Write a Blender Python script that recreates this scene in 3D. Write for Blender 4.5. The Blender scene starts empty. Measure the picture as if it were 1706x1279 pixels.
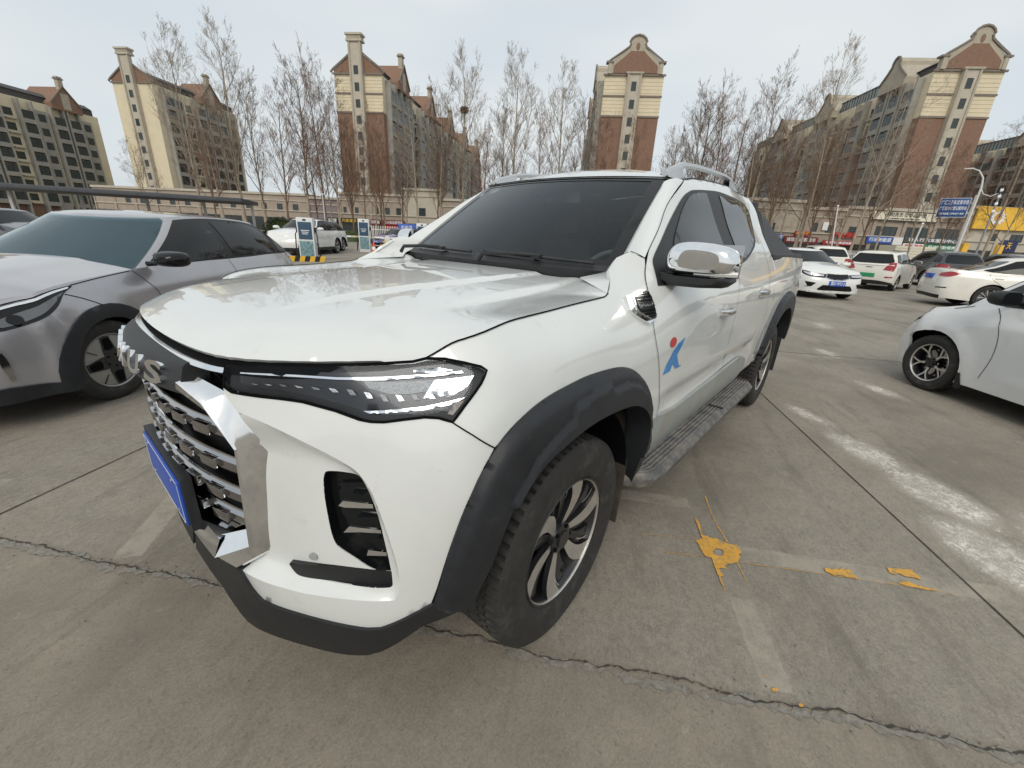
import bpy, bmesh, math, random
import numpy as np
from mathutils import Vector, Matrix, Euler
from mathutils.geometry import delaunay_2d_cdt, tessellate_polygon

# ---------------------------------------------------------------- camera
# metres; x forward and y left of the white pickup, its front axle stands over the origin
SC = bpy.context.scene
CAM_F, CAM_PITCH, CAM_ROLL, CAM_YAW = 687.325, 0.347252, 0.049624, -2.440946
CAM_POS = Vector((1.03707, 1.51096, 1.38170))
cd = bpy.data.cameras.new('camera'); cam = bpy.data.objects.new('camera', cd); SC.collection.objects.link(cam)
fw = Vector((math.cos(CAM_YAW)*math.cos(CAM_PITCH), math.sin(CAM_YAW)*math.cos(CAM_PITCH), -math.sin(CAM_PITCH)))
rt = fw.cross(Vector((0,0,1))).normalized(); up = rt.cross(fw)
r2 = math.cos(CAM_ROLL)*rt + math.sin(CAM_ROLL)*up; u2 = -math.sin(CAM_ROLL)*rt + math.cos(CAM_ROLL)*up
cam.matrix_world = Matrix(((r2.x,u2.x,-fw.x,CAM_POS.x),(r2.y,u2.y,-fw.y,CAM_POS.y),(r2.z,u2.z,-fw.z,CAM_POS.z),(0,0,0,1)))
cd.sensor_fit = 'HORIZONTAL'; cd.sensor_width = 36; cd.lens = 36*CAM_F/1706; cd.clip_start = .05; cd.clip_end = 4000
SC.camera = cam

# ---------------------------------------------------------------- sky, hazy sun, exposure
SUN_EL, SUN_AZ = math.radians(40), math.radians(32)      # high thin haze, the sun behind the camera
w = bpy.data.worlds.new('World'); SC.world = w; w.use_nodes = True
nt = w.node_tree; nt.nodes.clear()
out = nt.nodes.new('ShaderNodeOutputWorld'); bg = nt.nodes.new('ShaderNodeBackground')
sky = nt.nodes.new('ShaderNodeTexSky'); sky.sky_type = 'NISHITA'; sky.sun_disc = False
sky.sun_elevation = SUN_EL; sky.sun_rotation = math.pi/2 - SUN_AZ
sky.air_density = 1.0; sky.dust_density = 4.0; sky.ozone_density = 1.0; sky.altitude = 50
# a thin even layer of cloud greys the blue of the sky
mixs = nt.nodes.new('ShaderNodeMix'); mixs.data_type = 'RGBA'; mixs.inputs['Factor'].default_value = .86
mixs.inputs['B'].default_value = (7.2, 7.75, 8.2, 1)
tc = nt.nodes.new('ShaderNodeTexCoord'); ns = nt.nodes.new('ShaderNodeTexNoise'); ns.inputs['Scale'].default_value = 1.3; ns.inputs['Detail'].default_value = 3
mp = nt.nodes.new('ShaderNodeMapping'); mp.inputs['Scale'].default_value = (1, 1, 3)
nt.links.new(tc.outputs['Generated'], mp.inputs['Vector']); nt.links.new(mp.outputs['Vector'], ns.inputs['Vector'])
cr = nt.nodes.new('ShaderNodeValToRGB'); cr.color_ramp.elements[0].position = .36; cr.color_ramp.elements[0].color = (7.3,8.0,8.45,1)
cr.color_ramp.elements[1].position = .62; cr.color_ramp.elements[1].color = (8.9,9.2,9.1,1)
nt.links.new(ns.outputs['Fac'], cr.inputs['Fac']); nt.links.new(cr.outputs['Color'], mixs.inputs['B'])
nt.links.new(sky.outputs['Color'], mixs.inputs['A']); nt.links.new(mixs.outputs['Result'], bg.inputs['Color'])
bg.inputs['Strength'].default_value = 0.1
nt.links.new(bg.outputs[0], out.inputs[0])
sl = bpy.data.lights.new('sun', 'SUN'); sun = bpy.data.objects.new('sun', sl); SC.collection.objects.link(sun)
sl.energy = 1.5; sl.angle = math.radians(32); sl.color = (1, .93, .82)
sd = Vector((math.cos(SUN_AZ)*math.cos(SUN_EL), math.sin(SUN_AZ)*math.cos(SUN_EL), math.sin(SUN_EL)))
sun.rotation_euler = sd.to_track_quat('Z', 'Y').to_euler()
SC.view_settings.view_transform = 'Standard'; SC.view_settings.look = 'None'; SC.view_settings.exposure = 0.0; SC.view_settings.gamma = 1
SC.cycles.max_bounces = 7; SC.cycles.glossy_bounces = 4; SC.cycles.transparent_max_bounces = 16
random.seed(7)
COL = SC.collection
PI = math.pi

# ---------------------------------------------------------------- materials
MATS = {}
def mat(name, color, rough=.6, metal=0., coat=0., noise=0., nscale=20., bump=0., bscale=200., spec=.5, trans=0., coat_rough=.03, aniso=None, dirt=None):
    """principled material; noise varies the base colour, bump roughens the surface"""
    if name in MATS: return MATS[name]
    m = bpy.data.materials.new(name); m.use_nodes = True; t = m.node_tree; b = t.nodes['Principled BSDF']
    c = tuple(color) + ((1,) if len(color) == 3 else ())
    b.inputs['Base Color'].default_value = c; b.inputs['Roughness'].default_value = rough; b.inputs['Metallic'].default_value = metal
    b.inputs['Coat Weight'].default_value = coat; b.inputs['Coat Roughness'].default_value = coat_rough; b.inputs['Specular IOR Level'].default_value = spec
    if trans: b.inputs['Transmission Weight'].default_value = trans
    co = t.nodes.new('ShaderNodeTexCoord')
    if noise:
        n = t.nodes.new('ShaderNodeTexNoise'); n.inputs['Scale'].default_value = nscale; n.inputs['Detail'].default_value = 6; n.inputs['Roughness'].default_value = .65
        t.links.new(co.outputs['Object'], n.inputs['Vector'])
        r = t.nodes.new('ShaderNodeValToRGB'); r.color_ramp.elements[0].position = .3; r.color_ramp.elements[1].position = .7
        r.color_ramp.elements[0].color = tuple(x*(1-noise) for x in c[:3]) + (1,); r.color_ramp.elements[1].color = tuple(min(1, x*(1+noise)) for x in c[:3]) + (1,)
        t.links.new(n.outputs['Fac'], r.inputs['Fac']); last = r.outputs['Color']
        if dirt:
            n2 = t.nodes.new('ShaderNodeTexNoise'); n2.inputs['Scale'].default_value = dirt[1]; n2.inputs['Detail'].default_value = 8; n2.inputs['Roughness'].default_value = .75
            t.links.new(co.outputs['Object'], n2.inputs['Vector'])
            r2_ = t.nodes.new('ShaderNodeValToRGB'); r2_.color_ramp.elements[0].position = dirt[2]; r2_.color_ramp.elements[1].position = dirt[2] + .12
            t.links.new(n2.outputs['Fac'], r2_.inputs['Fac'])
            mx = t.nodes.new('ShaderNodeMix'); mx.data_type = 'RGBA'; mx.inputs['B'].default_value = tuple(dirt[0]) + (1,)
            ml = t.nodes.new('ShaderNodeMath'); ml.operation = 'MULTIPLY'; ml.inputs[1].default_value = dirt[3]
            t.links.new(r2_.outputs['Color'], ml.inputs[0]); t.links.new(ml.outputs[0], mx.inputs['Factor']); t.links.new(last, mx.inputs['A']); last = mx.outputs['Result']
        t.links.new(last, b.inputs['Base Color'])
    if bump:
        n = t.nodes.new('ShaderNodeTexNoise'); n.inputs['Scale'].default_value = bscale; n.inputs['Detail'].default_value = 4
        t.links.new(co.outputs['Object'], n.inputs['Vector'])
        bp = t.nodes.new('ShaderNodeBump'); bp.inputs['Strength'].default_value = bump; bp.inputs['Distance'].default_value = .002
        t.links.new(n.outputs['Fac'], bp.inputs['Height']); t.links.new(bp.outputs['Normal'], b.inputs['Normal'])
    MATS[name] = m; return m

def glass_mat(name, tint, refl_rough=.01, clear=.3, ior=1.5):
    """window glass: a tinted see-through layer under a glossy one"""
    if name in MATS: return MATS[name]
    m = bpy.data.materials.new(name); m.use_nodes = True; t = m.node_tree; t.nodes.clear()
    o = t.nodes.new('ShaderNodeOutputMaterial'); tr = t.nodes.new('ShaderNodeBsdfTransparent'); gl = t.nodes.new('ShaderNodeBsdfGlossy')
    tr.inputs['Color'].default_value = tuple(x*clear for x in tint) + (1,)
    gl.inputs['Roughness'].default_value = refl_rough; gl.inputs['Color'].default_value = (.9, .95, 1, 1)
    fr = t.nodes.new('ShaderNodeFresnel'); fr.inputs['IOR'].default_value = ior
    mx = t.nodes.new('ShaderNodeMixShader'); t.links.new(fr.outputs[0], mx.inputs[0]); t.links.new(tr.outputs[0], mx.inputs[1]); t.links.new(gl.outputs[0], mx.inputs[2])
    t.links.new(mx.outputs[0], o.inputs[0]); MATS[name] = m; return m

# ---------------------------------------------------------------- objects
def tag(o, label=None, cat=None, group=None, kind=None):
    if label: o['label'] = label
    if cat: o['category'] = cat
    if group: o['group'] = group
    if kind: o['kind'] = kind
    return o
def empty(name, loc=(0,0,0), rz=0.):
    o = bpy.data.objects.new(name, None); COL.objects.link(o); o.location = loc; o.rotation_euler = (0,0,rz); o.empty_display_size = .2
    return o
def mesh_obj(name, verts, faces, m, parent=None, smooth=True, label=None, mi=None, angle=None):
    me = bpy.data.meshes.new(name); me.from_pydata([tuple(v) for v in verts], [], [tuple(f) for f in faces])
    ms = m if isinstance(m, (list, tuple)) else [m]
    for x in ms: me.materials.append(x)
    if mi is not None: me.polygons.foreach_set('material_index', mi)
    if smooth: me.polygons.foreach_set('use_smooth', [True]*len(me.polygons))
    me.update()
    if smooth and angle: me.set_sharp_from_angle(angle=math.radians(angle))
    o = bpy.data.objects.new(name, me); COL.objects.link(o)
    if parent: o.parent = parent
    if label: o['label'] = label
    return o
def copy_tree(o, parent=None):
    c = o.copy(); COL.objects.link(c); c.parent = parent
    for ch in list(o.children): copy_tree(ch, c)
    return c

class MB:
    """collects shapes, then builds ONE mesh object"""
    def __init__(s): s.v = []; s.f = []; s.mi = []; s.k = 0
    def m(s, k): s.k = k; return s
    def add(s, v, f, M=None):
        n = len(s.v)
        if M is not None: v = [M @ Vector(p) for p in v]
        s.v += [tuple(p) for p in v]; s.f += [tuple(n+i for i in q) for q in f]; s.mi += [s.k]*len(f); return s
    def box(s, x0, x1, y0, y1, z0, z1, M=None, bev=0.):
        if bev > 0:
            bm = bmesh.new(); r = bmesh.ops.create_cube(bm, size=1)
            for q in bm.verts: q.co = Vector(((x0+x1)/2 + q.co.x*(x1-x0), (y0+y1)/2 + q.co.y*(y1-y0), (z0+z1)/2 + q.co.z*(z1-z0)))
            bmesh.ops.bevel(bm, geom=bm.edges[:], offset=bev, segments=2, profile=.6, affect='EDGES')
            bm.verts.index_update(); s.add([q.co.copy() for q in bm.verts], [[q.index for q in f.verts] for f in bm.faces], M); bm.free(); return s
        v = [(x0,y0,z0),(x1,y0,z0),(x1,y1,z0),(x0,y1,z0),(x0,y0,z1),(x1,y0,z1),(x1,y1,z1),(x0,y1,z1)]
        return s.add(v, [(0,3,2,1),(4,5,6,7),(0,1,5,4),(1,2,6,5),(2,3,7,6),(3,0,4,7)], M)
    def tube(s, pts, r, n=8, closed=False, cap=True):
        pts = [Vector(p) for p in pts]; N = len(pts); rr = r if isinstance(r, (list, tuple)) else [r]*N
        base = len(s.v); prev = None; v = []
        for i, p in enumerate(pts):
            a = pts[(i-1) % N] if (i > 0 or closed) else p; b = pts[(i+1) % N] if (i < N-1 or closed) else p
            d = (b - a).normalized() if (b-a).length > 1e-9 else Vector((0,0,1))
            if prev is None: u = d.orthogonal().normalized()
            else:
                u = prev - d*prev.dot(d); u = u.normalized() if u.length > 1e-6 else d.orthogonal().normalized()
            prev = u; w_ = d.cross(u)
            for k in range(n):
                t = 2*PI*k/n; v.append(p + (u*math.cos(t) + w_*math.sin(t))*rr[i])
        f = []
        for i in range(N if closed else N-1):
            j = (i+1) % N
            for k in range(n): f.append((i*n+k, i*n+(k+1)%n, j*n+(k+1)%n, j*n+k))
        if cap and not closed: f.append(tuple(range(n))[::-1]); f.append(tuple((N-1)*n+k for k in range(n)))
        return s.add(v, f)
    def lathe(s, prof, n=32, M=None, a0=0., a1=2*PI):
        """prof: (radius, height) pairs turned about local z"""
        v = []; f = []; full = abs(a1-a0-2*PI) < 1e-6; N = n if full else n+1
        for r, h in prof:
            for k in range(N):
                t = a0 + (a1-a0)*k/n; v.append((r*math.cos(t), r*math.sin(t), h))
        for i in range(len(prof)-1):
            for k in range(n):
                k2 = (k+1) % N; f.append((i*N+k, i*N+k2, (i+1)*N+k2, (i+1)*N+k))
        return s.add(v, f, M)
    def prism(s, poly, h0, h1, M=None):
        """poly in local xy pulled from h0 to h1 along local z"""
        n = len(poly); v = [(x,y,h0) for x,y in poly] + [(x,y,h1) for x,y in poly]
        tri = tessellate_polygon([[Vector((x,y,0)) for x,y in poly]])
        area = sum(poly[i][0]*poly[(i+1)%n][1]-poly[(i+1)%n][0]*poly[i][1] for i in range(n))
        f = []
        for t in tri:
            a = Vector((poly[t[1]][0]-poly[t[0]][0], poly[t[1]][1]-poly[t[0]][1])); b = Vector((poly[t[2]][0]-poly[t[0]][0], poly[t[2]][1]-poly[t[0]][1]))
            t = tuple(t) if a.x*b.y-a.y*b.x > 0 else tuple(t)[::-1]
            f.append(tuple(i+n for i in t)); f.append(t[::-1])
        for i in range(n):
            j = (i+1) % n; q = (i, j, j+n, i+n); f.append(q if area > 0 else q[::-1])
        return s.add(v, f, M)
    def grid(s, P, closed_u=False, closed_v=False):
        """P[i][j] points"""
        nu = len(P); nv = len(P[0]); v = [p for row in P for p in row]; f = []
        for i in range(nu if closed_u else nu-1):
            for j in range(nv if closed_v else nv-1):
                i2 = (i+1) % nu; j2 = (j+1) % nv; f.append((i*nv+j, i2*nv+j, i2*nv+j2, i*nv+j2))
        return s.add(v, f)
    def build(s, name, m, parent=None, smooth=True, label=None, angle=35, mirror=False):
        o = mesh_obj(name, s.v, s.f, m, parent, smooth, label, s.mi, angle); 
        bm = bmesh.new(); bm.from_mesh(o.data)
        if len(bm.faces) < 40000: bmesh.ops.recalc_face_normals(bm, faces=bm.faces[:])
        bm.to_mesh(o.data); bm.free()
        if smooth and angle: o.data.set_sharp_from_angle(angle=math.radians(angle))
        return o

def mirror_obj(o, parent=None):
    """the same part on the other side (y -> -y)"""
    me = o.data.copy(); me.transform(Matrix.Scale(-1, 4, (0,1,0))); me.flip_normals()
    c = bpy.data.objects.new(o.name.split('.')[0], me); COL.objects.link(c); c.parent = parent or o.parent
    if 'label' in o: c['label'] = o['label']
    return c

# ---------------------------------------------------------------- panels cut out of a curved surface
def _inside(poly, X, Y):
    poly = np.asarray(poly); x0, y0 = poly[:,0], poly[:,1]; x1, y1 = np.roll(x0,-1), np.roll(y0,-1)
    c = np.zeros(X.shape, bool)
    for a, b, c_, d in zip(x0, y0, x1, y1):
        if b == d: continue
        k = ((b > Y) != (d > Y)) & (X < (c_-a)*(Y-b)/(d-b)+a); c ^= k
    return c
def _edist(poly, X, Y, closed=True):
    poly = np.asarray(poly, float); D = np.full(X.shape, 1e9); n = len(poly)
    for i in range(n if closed else n-1):
        a = poly[i]; b = poly[(i+1) % n]; d = b-a; L = max((d*d).sum(), 1e-12)
        t = np.clip(((X-a[0])*d[0]+(Y-a[1])*d[1])/L, 0, 1); D = np.minimum(D, np.hypot(X-a[0]-t*d[0], Y-a[1]-t*d[1]))
    return D
def _resample(poly, step, closed=True):
    out = []; n = len(poly)
    for i in range(n if closed else n-1):
        a = np.array(poly[i], float); b = np.array(poly[(i+1) % n], float); k = max(1, int(math.ceil(np.hypot(*(b-a))/step)))
        for j in range(k): out.append(tuple(a + (b-a)*j/k))
    if not closed: out.append(tuple(poly[-1]))
    return out
def smooth_poly(pts, closed=True, sub=4, corner=55):
    """Catmull-Rom through the points, real corners kept"""
    P = [Vector((p[0], p[1])) for p in pts]; n = len(P); out = []
    def is_corner(i):
        if not closed and (i <= 0 or i >= n-1): return True
        a = P[i]-P[(i-1)%n]; b = P[(i+1)%n]-P[i]
        return a.length < 1e-9 or b.length < 1e-9 or math.degrees(a.angle(b)) > corner
    for i in range(n if closed else n-1):
        p1 = P[i]; p2 = P[(i+1)%n]
        p0 = P[(i-1)%n] if not is_corner(i) else p1 - (p2-p1)
        p3 = P[(i+2)%n] if not is_corner((i+1)%n) else p2 + (p2-p1)
        d1 = (p2-p0)*.5; d2 = (p3-p1)*.5; L = (p2-p1).length
        if d1.length > L: d1 = d1*(L/d1.length)
        if d2.length > L: d2 = d2*(L/d2.length)
        for k in range(sub):
            t = k/sub; t2 = t*t; t3 = t2*t
            q = (2*t3-3*t2+1)*p1 + (t3-2*t2+t)*d1 + (-2*t3+3*t2)*p2 + (t3-t2)*d2; out.append((q.x, q.y))
    if not closed: out.append(tuple(P[-1]))
    return out
def panel(name, fn, poly, mtl, parent=None, holes=(), step=.03, thick=.012, off=0., disp=None, label=None, rimstep=None, flip=False, rnd=.0, lines=()):
    """sheet cut from the surface fn(u,v) along poly; off and disp(U,V) push it out along the normal; thick turns its edge inwards"""
    rs = rimstep or step*.8
    outer = _resample(poly, rs); hs = [_resample(h, rs) for h in holes]
    pts = list(outer); edges = [(i, (i+1) % len(outer)) for i in range(len(outer))]
    for h in hs:
        b = len(pts); pts += h; edges += [(b+i, b+(i+1) % len(h)) for i in range(len(h))]
    ln = [_resample(l, rs, False) for l in lines]
    for l in ln:
        b = len(pts); pts += l; edges += [(b+i, b+i+1) for i in range(len(l)-1)]
    A = np.array(outer); x0, y0 = A.min(0); x1, y1 = A.max(0)
    gx = np.arange(x0+step*.5, x1, step); gy = np.arange(y0+step*.43, y1, step*.87)
    X, Y = np.meshgrid(gx, gy); X = X + (np.arange(len(gy)) % 2 * step*.5)[:,None]; X = X.ravel(); Y = Y.ravel()
    k = _inside(outer, X, Y) & (_edist(outer, X, Y) > step*.45)
    for h in hs: k &= ~_inside(h, X, Y) & (_edist(h, X, Y) > step*.45)
    for l in ln: k &= _edist(l, X, Y, False) > step*.4
    pts += list(zip(X[k], Y[k]))
    vs, es, fs, *_ = delaunay_2d_cdt([Vector(p) for p in pts], edges, [], 0, 1e-6)
    V = np.array([(v.x, v.y) for v in vs]); F = [tuple(f) for f in fs]
    C = np.array([V[list(f)].mean(0) for f in F]); k = _inside(outer, C[:,0], C[:,1])
    for h in hs: k &= ~_inside(h, C[:,0], C[:,1])
    F = [f for f, q in zip(F, k) if q]
    e = 1e-3
    P = np.array([fn(a, b) for a, b in V]); Pu = np.array([fn(a+e, b) for a, b in V]) - P; Pv = np.array([fn(a, b+e) for a, b in V]) - P
    N = np.cross(Pu, Pv); N /= np.maximum(np.linalg.norm(N, axis=1), 1e-12)[:,None]
    if flip: N = -N
    D = np.full(len(V), off, float)
    if disp is not None: D = D + disp(V[:,0], V[:,1])
    Q = P + N*D[:,None]
    # orient faces with the normals
    def orient(f):
        a, b, c = Q[f[0]], Q[f[1]], Q[f[2]]; return f if np.dot(np.cross(b-a, c-a), N[f[0]]) > 0 else f[::-1]
    F = [orient(f) for f in F]
    verts = list(map(tuple, Q)); faces = list(F)
    if thick:
        cnt = {}
        for f in F:
            for i in range(len(f)):
                a, b = f[i], f[(i+1) % len(f)]; cnt[(a, b)] = cnt.get((a, b), 0) + 1
        be = [(a, b) for (a, b) in cnt if (b, a) not in cnt]
        mp_ = {}
        for a, b in be:
            for q in (a, b):
                if q not in mp_:
                    mp_[q] = (len(verts), len(verts)+1); verts.append(tuple(Q[q])); verts.append(tuple(Q[q]-N[q]*thick))
        for a, b in be: faces.append((mp_[a][0], mp_[a][1], mp_[b][1], mp_[b][0])[::-1][::-1])
    me_faces = faces
    o = mesh_obj(name, verts, me_faces, mtl, parent, True, label)
    return o
def ribbon(fn, line, w, off=.0008):
    """narrow strip following a line on the surface: a shut line between panels"""
    L = _resample(line, .02, closed=False); n = len(L); v = []; f = []
    for i, (a, b) in enumerate(L):
        p = L[max(0, i-1)]; q = L[min(n-1, i+1)]; d = Vector((q[0]-p[0], q[1]-p[1])); d = d.normalized() if d.length else Vector((1,0)); nn = Vector((-d.y, d.x))*w*.5
        for s in (-1, 1):
            u_, v_ = a+nn.x*s, b+nn.y*s; P = Vector(fn(u_, v_)); Pu = Vector(fn(u_+1e-3, v_))-P; Pv = Vector(fn(u_, v_+1e-3))-P
            N = Pu.cross(Pv).normalized(); v.append(P + N*off)
    for i in range(n-1): f.append((2*i, 2*i+1, 2*i+3, 2*i+2))
    return v, f
def loft(curves, name, m, parent=None, label=None, sub=1, smooth=True):
    """skin between curves with equal numbers of points"""
    mb = MB(); mb.grid(curves); return mb.build(name, m, parent, smooth, label, angle=50)
def text_obj(body, name, size, m, M, parent=None, extrude=.004, align='CENTER', width=None, label=None, bold=0.):
    cu = bpy.data.curves.new(name, 'FONT'); cu.body = body; cu.size = size; cu.extrude = extrude; cu.align_x = align; cu.align_y = 'CENTER'; cu.resolution_u = 3; cu.offset = bold
    t = bpy.data.objects.new(name, cu); COL.objects.link(t)
    dg = bpy.context.evaluated_depsgraph_get(); dg.update(); me = bpy.data.meshes.new_from_object(t.evaluated_get(dg)); bpy.data.objects.remove(t)
    if width and len(me.vertices):
        xs = [v.co.x for v in me.vertices]; s = width/max(1e-6, max(xs)-min(xs))
        for v in me.vertices: v.co.x *= s
    me.materials.clear(); me.materials.append(m); me.transform(M)
    o = bpy.data.objects.new(name, me); COL.objects.link(o)
    if parent: o.parent = parent
    if label: o['label'] = label
    return o
def frame_matrix(o, x, y, z=None):
    x = Vector(x).normalized(); y = Vector(y).normalized(); z = Vector(z).normalized() if z else x.cross(y).normalized()
    return Matrix(((x.x,y.x,z.x,o[0]),(x.y,y.y,z.y,o[1]),(x.z,y.z,z.z,o[2]),(0,0,0,1)))

# ---------------------------------------------------------------- body surfaces of the pickup
def _hermite(xs, P, t):
    """cubic interpolation of rows P (n,k) at knots xs (n) for parameter t"""
    n = len(xs)
    i = int(np.clip(np.searchsorted(xs, t) - 1, 0, n - 2))
    def tan(j):
        if j == 0: return (P[1] - P[0]) / (xs[1] - xs[0])
        if j == n - 1: return (P[-1] - P[-2]) / (xs[-1] - xs[-2])
        a = (P[j] - P[j-1]) / (xs[j] - xs[j-1]); b = (P[j+1] - P[j]) / (xs[j+1] - xs[j])
        wa = xs[j+1] - xs[j]; wb = xs[j] - xs[j-1]
        return (a * wa + b * wb) / (wa + wb)
    h = xs[i+1] - xs[i]; s = (t - xs[i]) / h
    m0 = tan(i) * h; m1 = tan(i+1) * h
    if s < 0: return P[i] + m0 * s
    if s > 1: return P[i+1] + m1 * (s - 1)
    s2 = s*s; s3 = s2*s
    return (2*s3-3*s2+1)*P[i] + (s3-2*s2+s)*m0 + (-2*s3+3*s2)*P[i+1] + (s3-s2)*m1

ZR = np.array([.30, .42, .55, .70, .85, 1.0, 1.10, 1.20, 1.28, 1.50, 1.66, 1.74])
# columns run from the middle of the front (u = 1.42) round the corner and back along the left side (u = x)
COLS = [
 (1.42, [(.845,0),(.845,0),(.845,0),(.85,0),(.85,0),(.85,0),(.835,0),(.78,0)]),
 (1.17, [(.838,.24),(.838,.25),(.84,.25),(.845,.25),(.845,.25),(.845,.25),(.825,.25),(.77,.25)]),
 (0.97, [(.815,.40),(.82,.44),(.825,.46),(.825,.46),(.82,.46),(.80,.45),(.775,.44),(.72,.42)]),
 (0.80, [(.75,.56),(.755,.60),(.745,.62),(.735,.62),(.72,.61),(.70,.57),(.675,.56),(.62,.52)]),
 (0.66, [(.665,.70),(.665,.75),(.65,.77),(.64,.76),(.625,.74),(.60,.71),(.57,.67),(.52,.62)]),
 (0.53, [(.56,.79),(.58,.83),(.57,.85),(.56,.855),(.545,.84),(.51,.81),(.475,.765),(.44,.70)]),
 (0.40, [(.40,.86),(.44,.895),(.45,.915),(.45,.925),(.44,.92),(.41,.90),(.385,.86),(.36,.77)]),
 (0.22, [(.22,.89),(.22,.915),(.22,.935),(.22,.945),(.22,.942),(.22,.925),(.22,.89),(.22,.79)]),
 (0.0,  [(0,.90),(0,.925),(0,.94),(0,.95),(0,.945),(0,.93),(0,.90),(0,.79)]),
 (-.35, [(-.35,.88),(-.35,.905),(-.35,.93),(-.35,.945),(-.35,.945),(-.35,.935),(-.35,.905),(-.35,.835),(-.35,.745),(-.35,.62),(-.35,.56),(-.35,.52)]),
 (-.6,  [(-.6,.865),(-.6,.89),(-.6,.928),(-.6,.942),(-.6,.945),(-.6,.941),(-.6,.925),(-.6,.885),(-.6,.822),(-.6,.69),(-.6,.63),(-.6,.58)]),
 (-.9,  [(-.9,.85),(-.9,.88),(-.9,.925),(-.9,.94),(-.9,.945),(-.9,.945),(-.9,.937),(-.9,.912),(-.9,.862),(-.9,.715),(-.9,.638),(-.9,.58)]),
 (-1.5, [(-1.5,.85),(-1.5,.88),(-1.5,.925),(-1.5,.942),(-1.5,.948),(-1.5,.948),(-1.5,.94),(-1.5,.918),(-1.5,.878),(-1.5,.735),(-1.5,.65),(-1.5,.59)]),
 (-2.2, [(-2.2,.85),(-2.2,.88),(-2.2,.925),(-2.2,.942),(-2.2,.948),(-2.2,.948),(-2.2,.94),(-2.2,.918),(-2.2,.880),(-2.2,.74),(-2.2,.652),(-2.2,.59)]),
 (-2.75,[(-2.75,.87),(-2.75,.89),(-2.75,.925),(-2.75,.94),(-2.75,.946),(-2.75,.946),(-2.75,.938),(-2.75,.92),(-2.75,.892),(-2.75,.75),(-2.75,.66),(-2.75,.59)]),
 (-3.16,[(-3.16,.90),(-3.16,.91),(-3.16,.93),(-3.16,.94),(-3.16,.944),(-3.16,.944),(-3.16,.937),(-3.16,.92),(-3.16,.90)]),
 (-3.65,[(-3.65,.88),(-3.65,.90),(-3.65,.92),(-3.65,.93),(-3.65,.935),(-3.65,.935),(-3.65,.93),(-3.65,.915),(-3.65,.895)]),
 (-4.15,[(-4.15,.84),(-4.15,.87),(-4.15,.89),(-4.15,.90),(-4.15,.905),(-4.15,.905),(-4.15,.90),(-4.15,.89),(-4.15,.875)]),
 (-4.38,[(-4.36,.78),(-4.38,.82),(-4.38,.85),(-4.38,.86),(-4.38,.865),(-4.38,.865),(-4.38,.86),(-4.38,.85),(-4.38,.835)]),
]
COLS = sorted(COLS, key=lambda c: c[0])
CU = np.array([c[0] for c in COLS])
def _fill(c):
    p = [np.array(q, float) for q in c]
    while len(p) < len(ZR):
        k = len(p)
        d = (p[-1] - p[-2]) / (ZR[k-1] - ZR[k-2])
        q = p[-1] + np.clip(d, -.5, .5) * (ZR[k] - ZR[k-1]); p.append(q)
    return np.array(p)
GRID = np.array([_fill(c[1]) for c in COLS])            # [col][row][2]
def shell(u, z):
    cu = CU
    i = int(np.clip(np.searchsorted(cu, u) - 1, 0, len(cu) - 2))
    lo = max(0, i - 1); hi = min(len(cu), i + 3)
    rows = np.array([_hermite(ZR, GRID[k], z) for k in range(lo, hi)])
    q = _hermite(cu[lo:hi], rows, u)
    return np.array([q[0], q[1], z])

def hood_front(y):
    y = abs(y)
    return float(np.interp(y, [0,.1,.2,.3,.4,.45,.5,.55,.6,.65,.70,.75,.8], [.829,.828,.822,.812,.792,.776,.740,.694,.642,.580,.505,.43,.36]))
_hy = np.linspace(0, .8, 33); _hv = np.array([hood_front(y) for y in _hy])
for _ in range(6): _hv[1:-1] = .25*_hv[:-2] + .5*_hv[1:-1] + .25*_hv[2:]
def hood_front(y): return float(np.interp(abs(y), _hy, _hv))
def _ss(a, b, x):
    t = min(1., max(0., (x - a) / (b - a))); return t*t*(3-2*t)
def crease1(x): return float(np.interp(-x, [-.7,-.25,.28,.66], [.286,.270,.341,.405]))
def crease2(x): return float(np.interp(-x, [-.4,.26,.79], [.535,.53,.546]))
def hood(x, y):
    t = hood_front(y) - x
    ay = abs(y)
    z = 1.09 + .062*(1 - math.exp(-max(t, -.02)/.10)) + .062*max(t, 0)
    z -= .028*(ay/.8)**2.2*_ss(0, .5, t)
    z += .009*_ss(crease1(x) + .022, crease1(x), ay)*_ss(.12, .5, t)
    z -= .010*_ss(crease2(x), crease2(x) + .035, ay)*_ss(.35, .8, t)*_ss(.78, .62, ay)
    return np.array([x, y, z])
def wscreen(y, z):
    a = (z - 1.255)/(1.672 - 1.255)
    xb = -.435 - .105*(y/.683)**2; xt = -1.045 - .085*(y/.596)**2
    return np.array([xb*(1-a) + xt*a - .012*4*a*(1-a)*-1, y, z])
def roofz(x, y):
    w = .70
    z = 1.735 - .055*abs(y/w)**2.6 - .028*((x + 1.7)/.75)**2*(1 if x > -1.7 else .8)
    return np.array([x, y, z])

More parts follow.
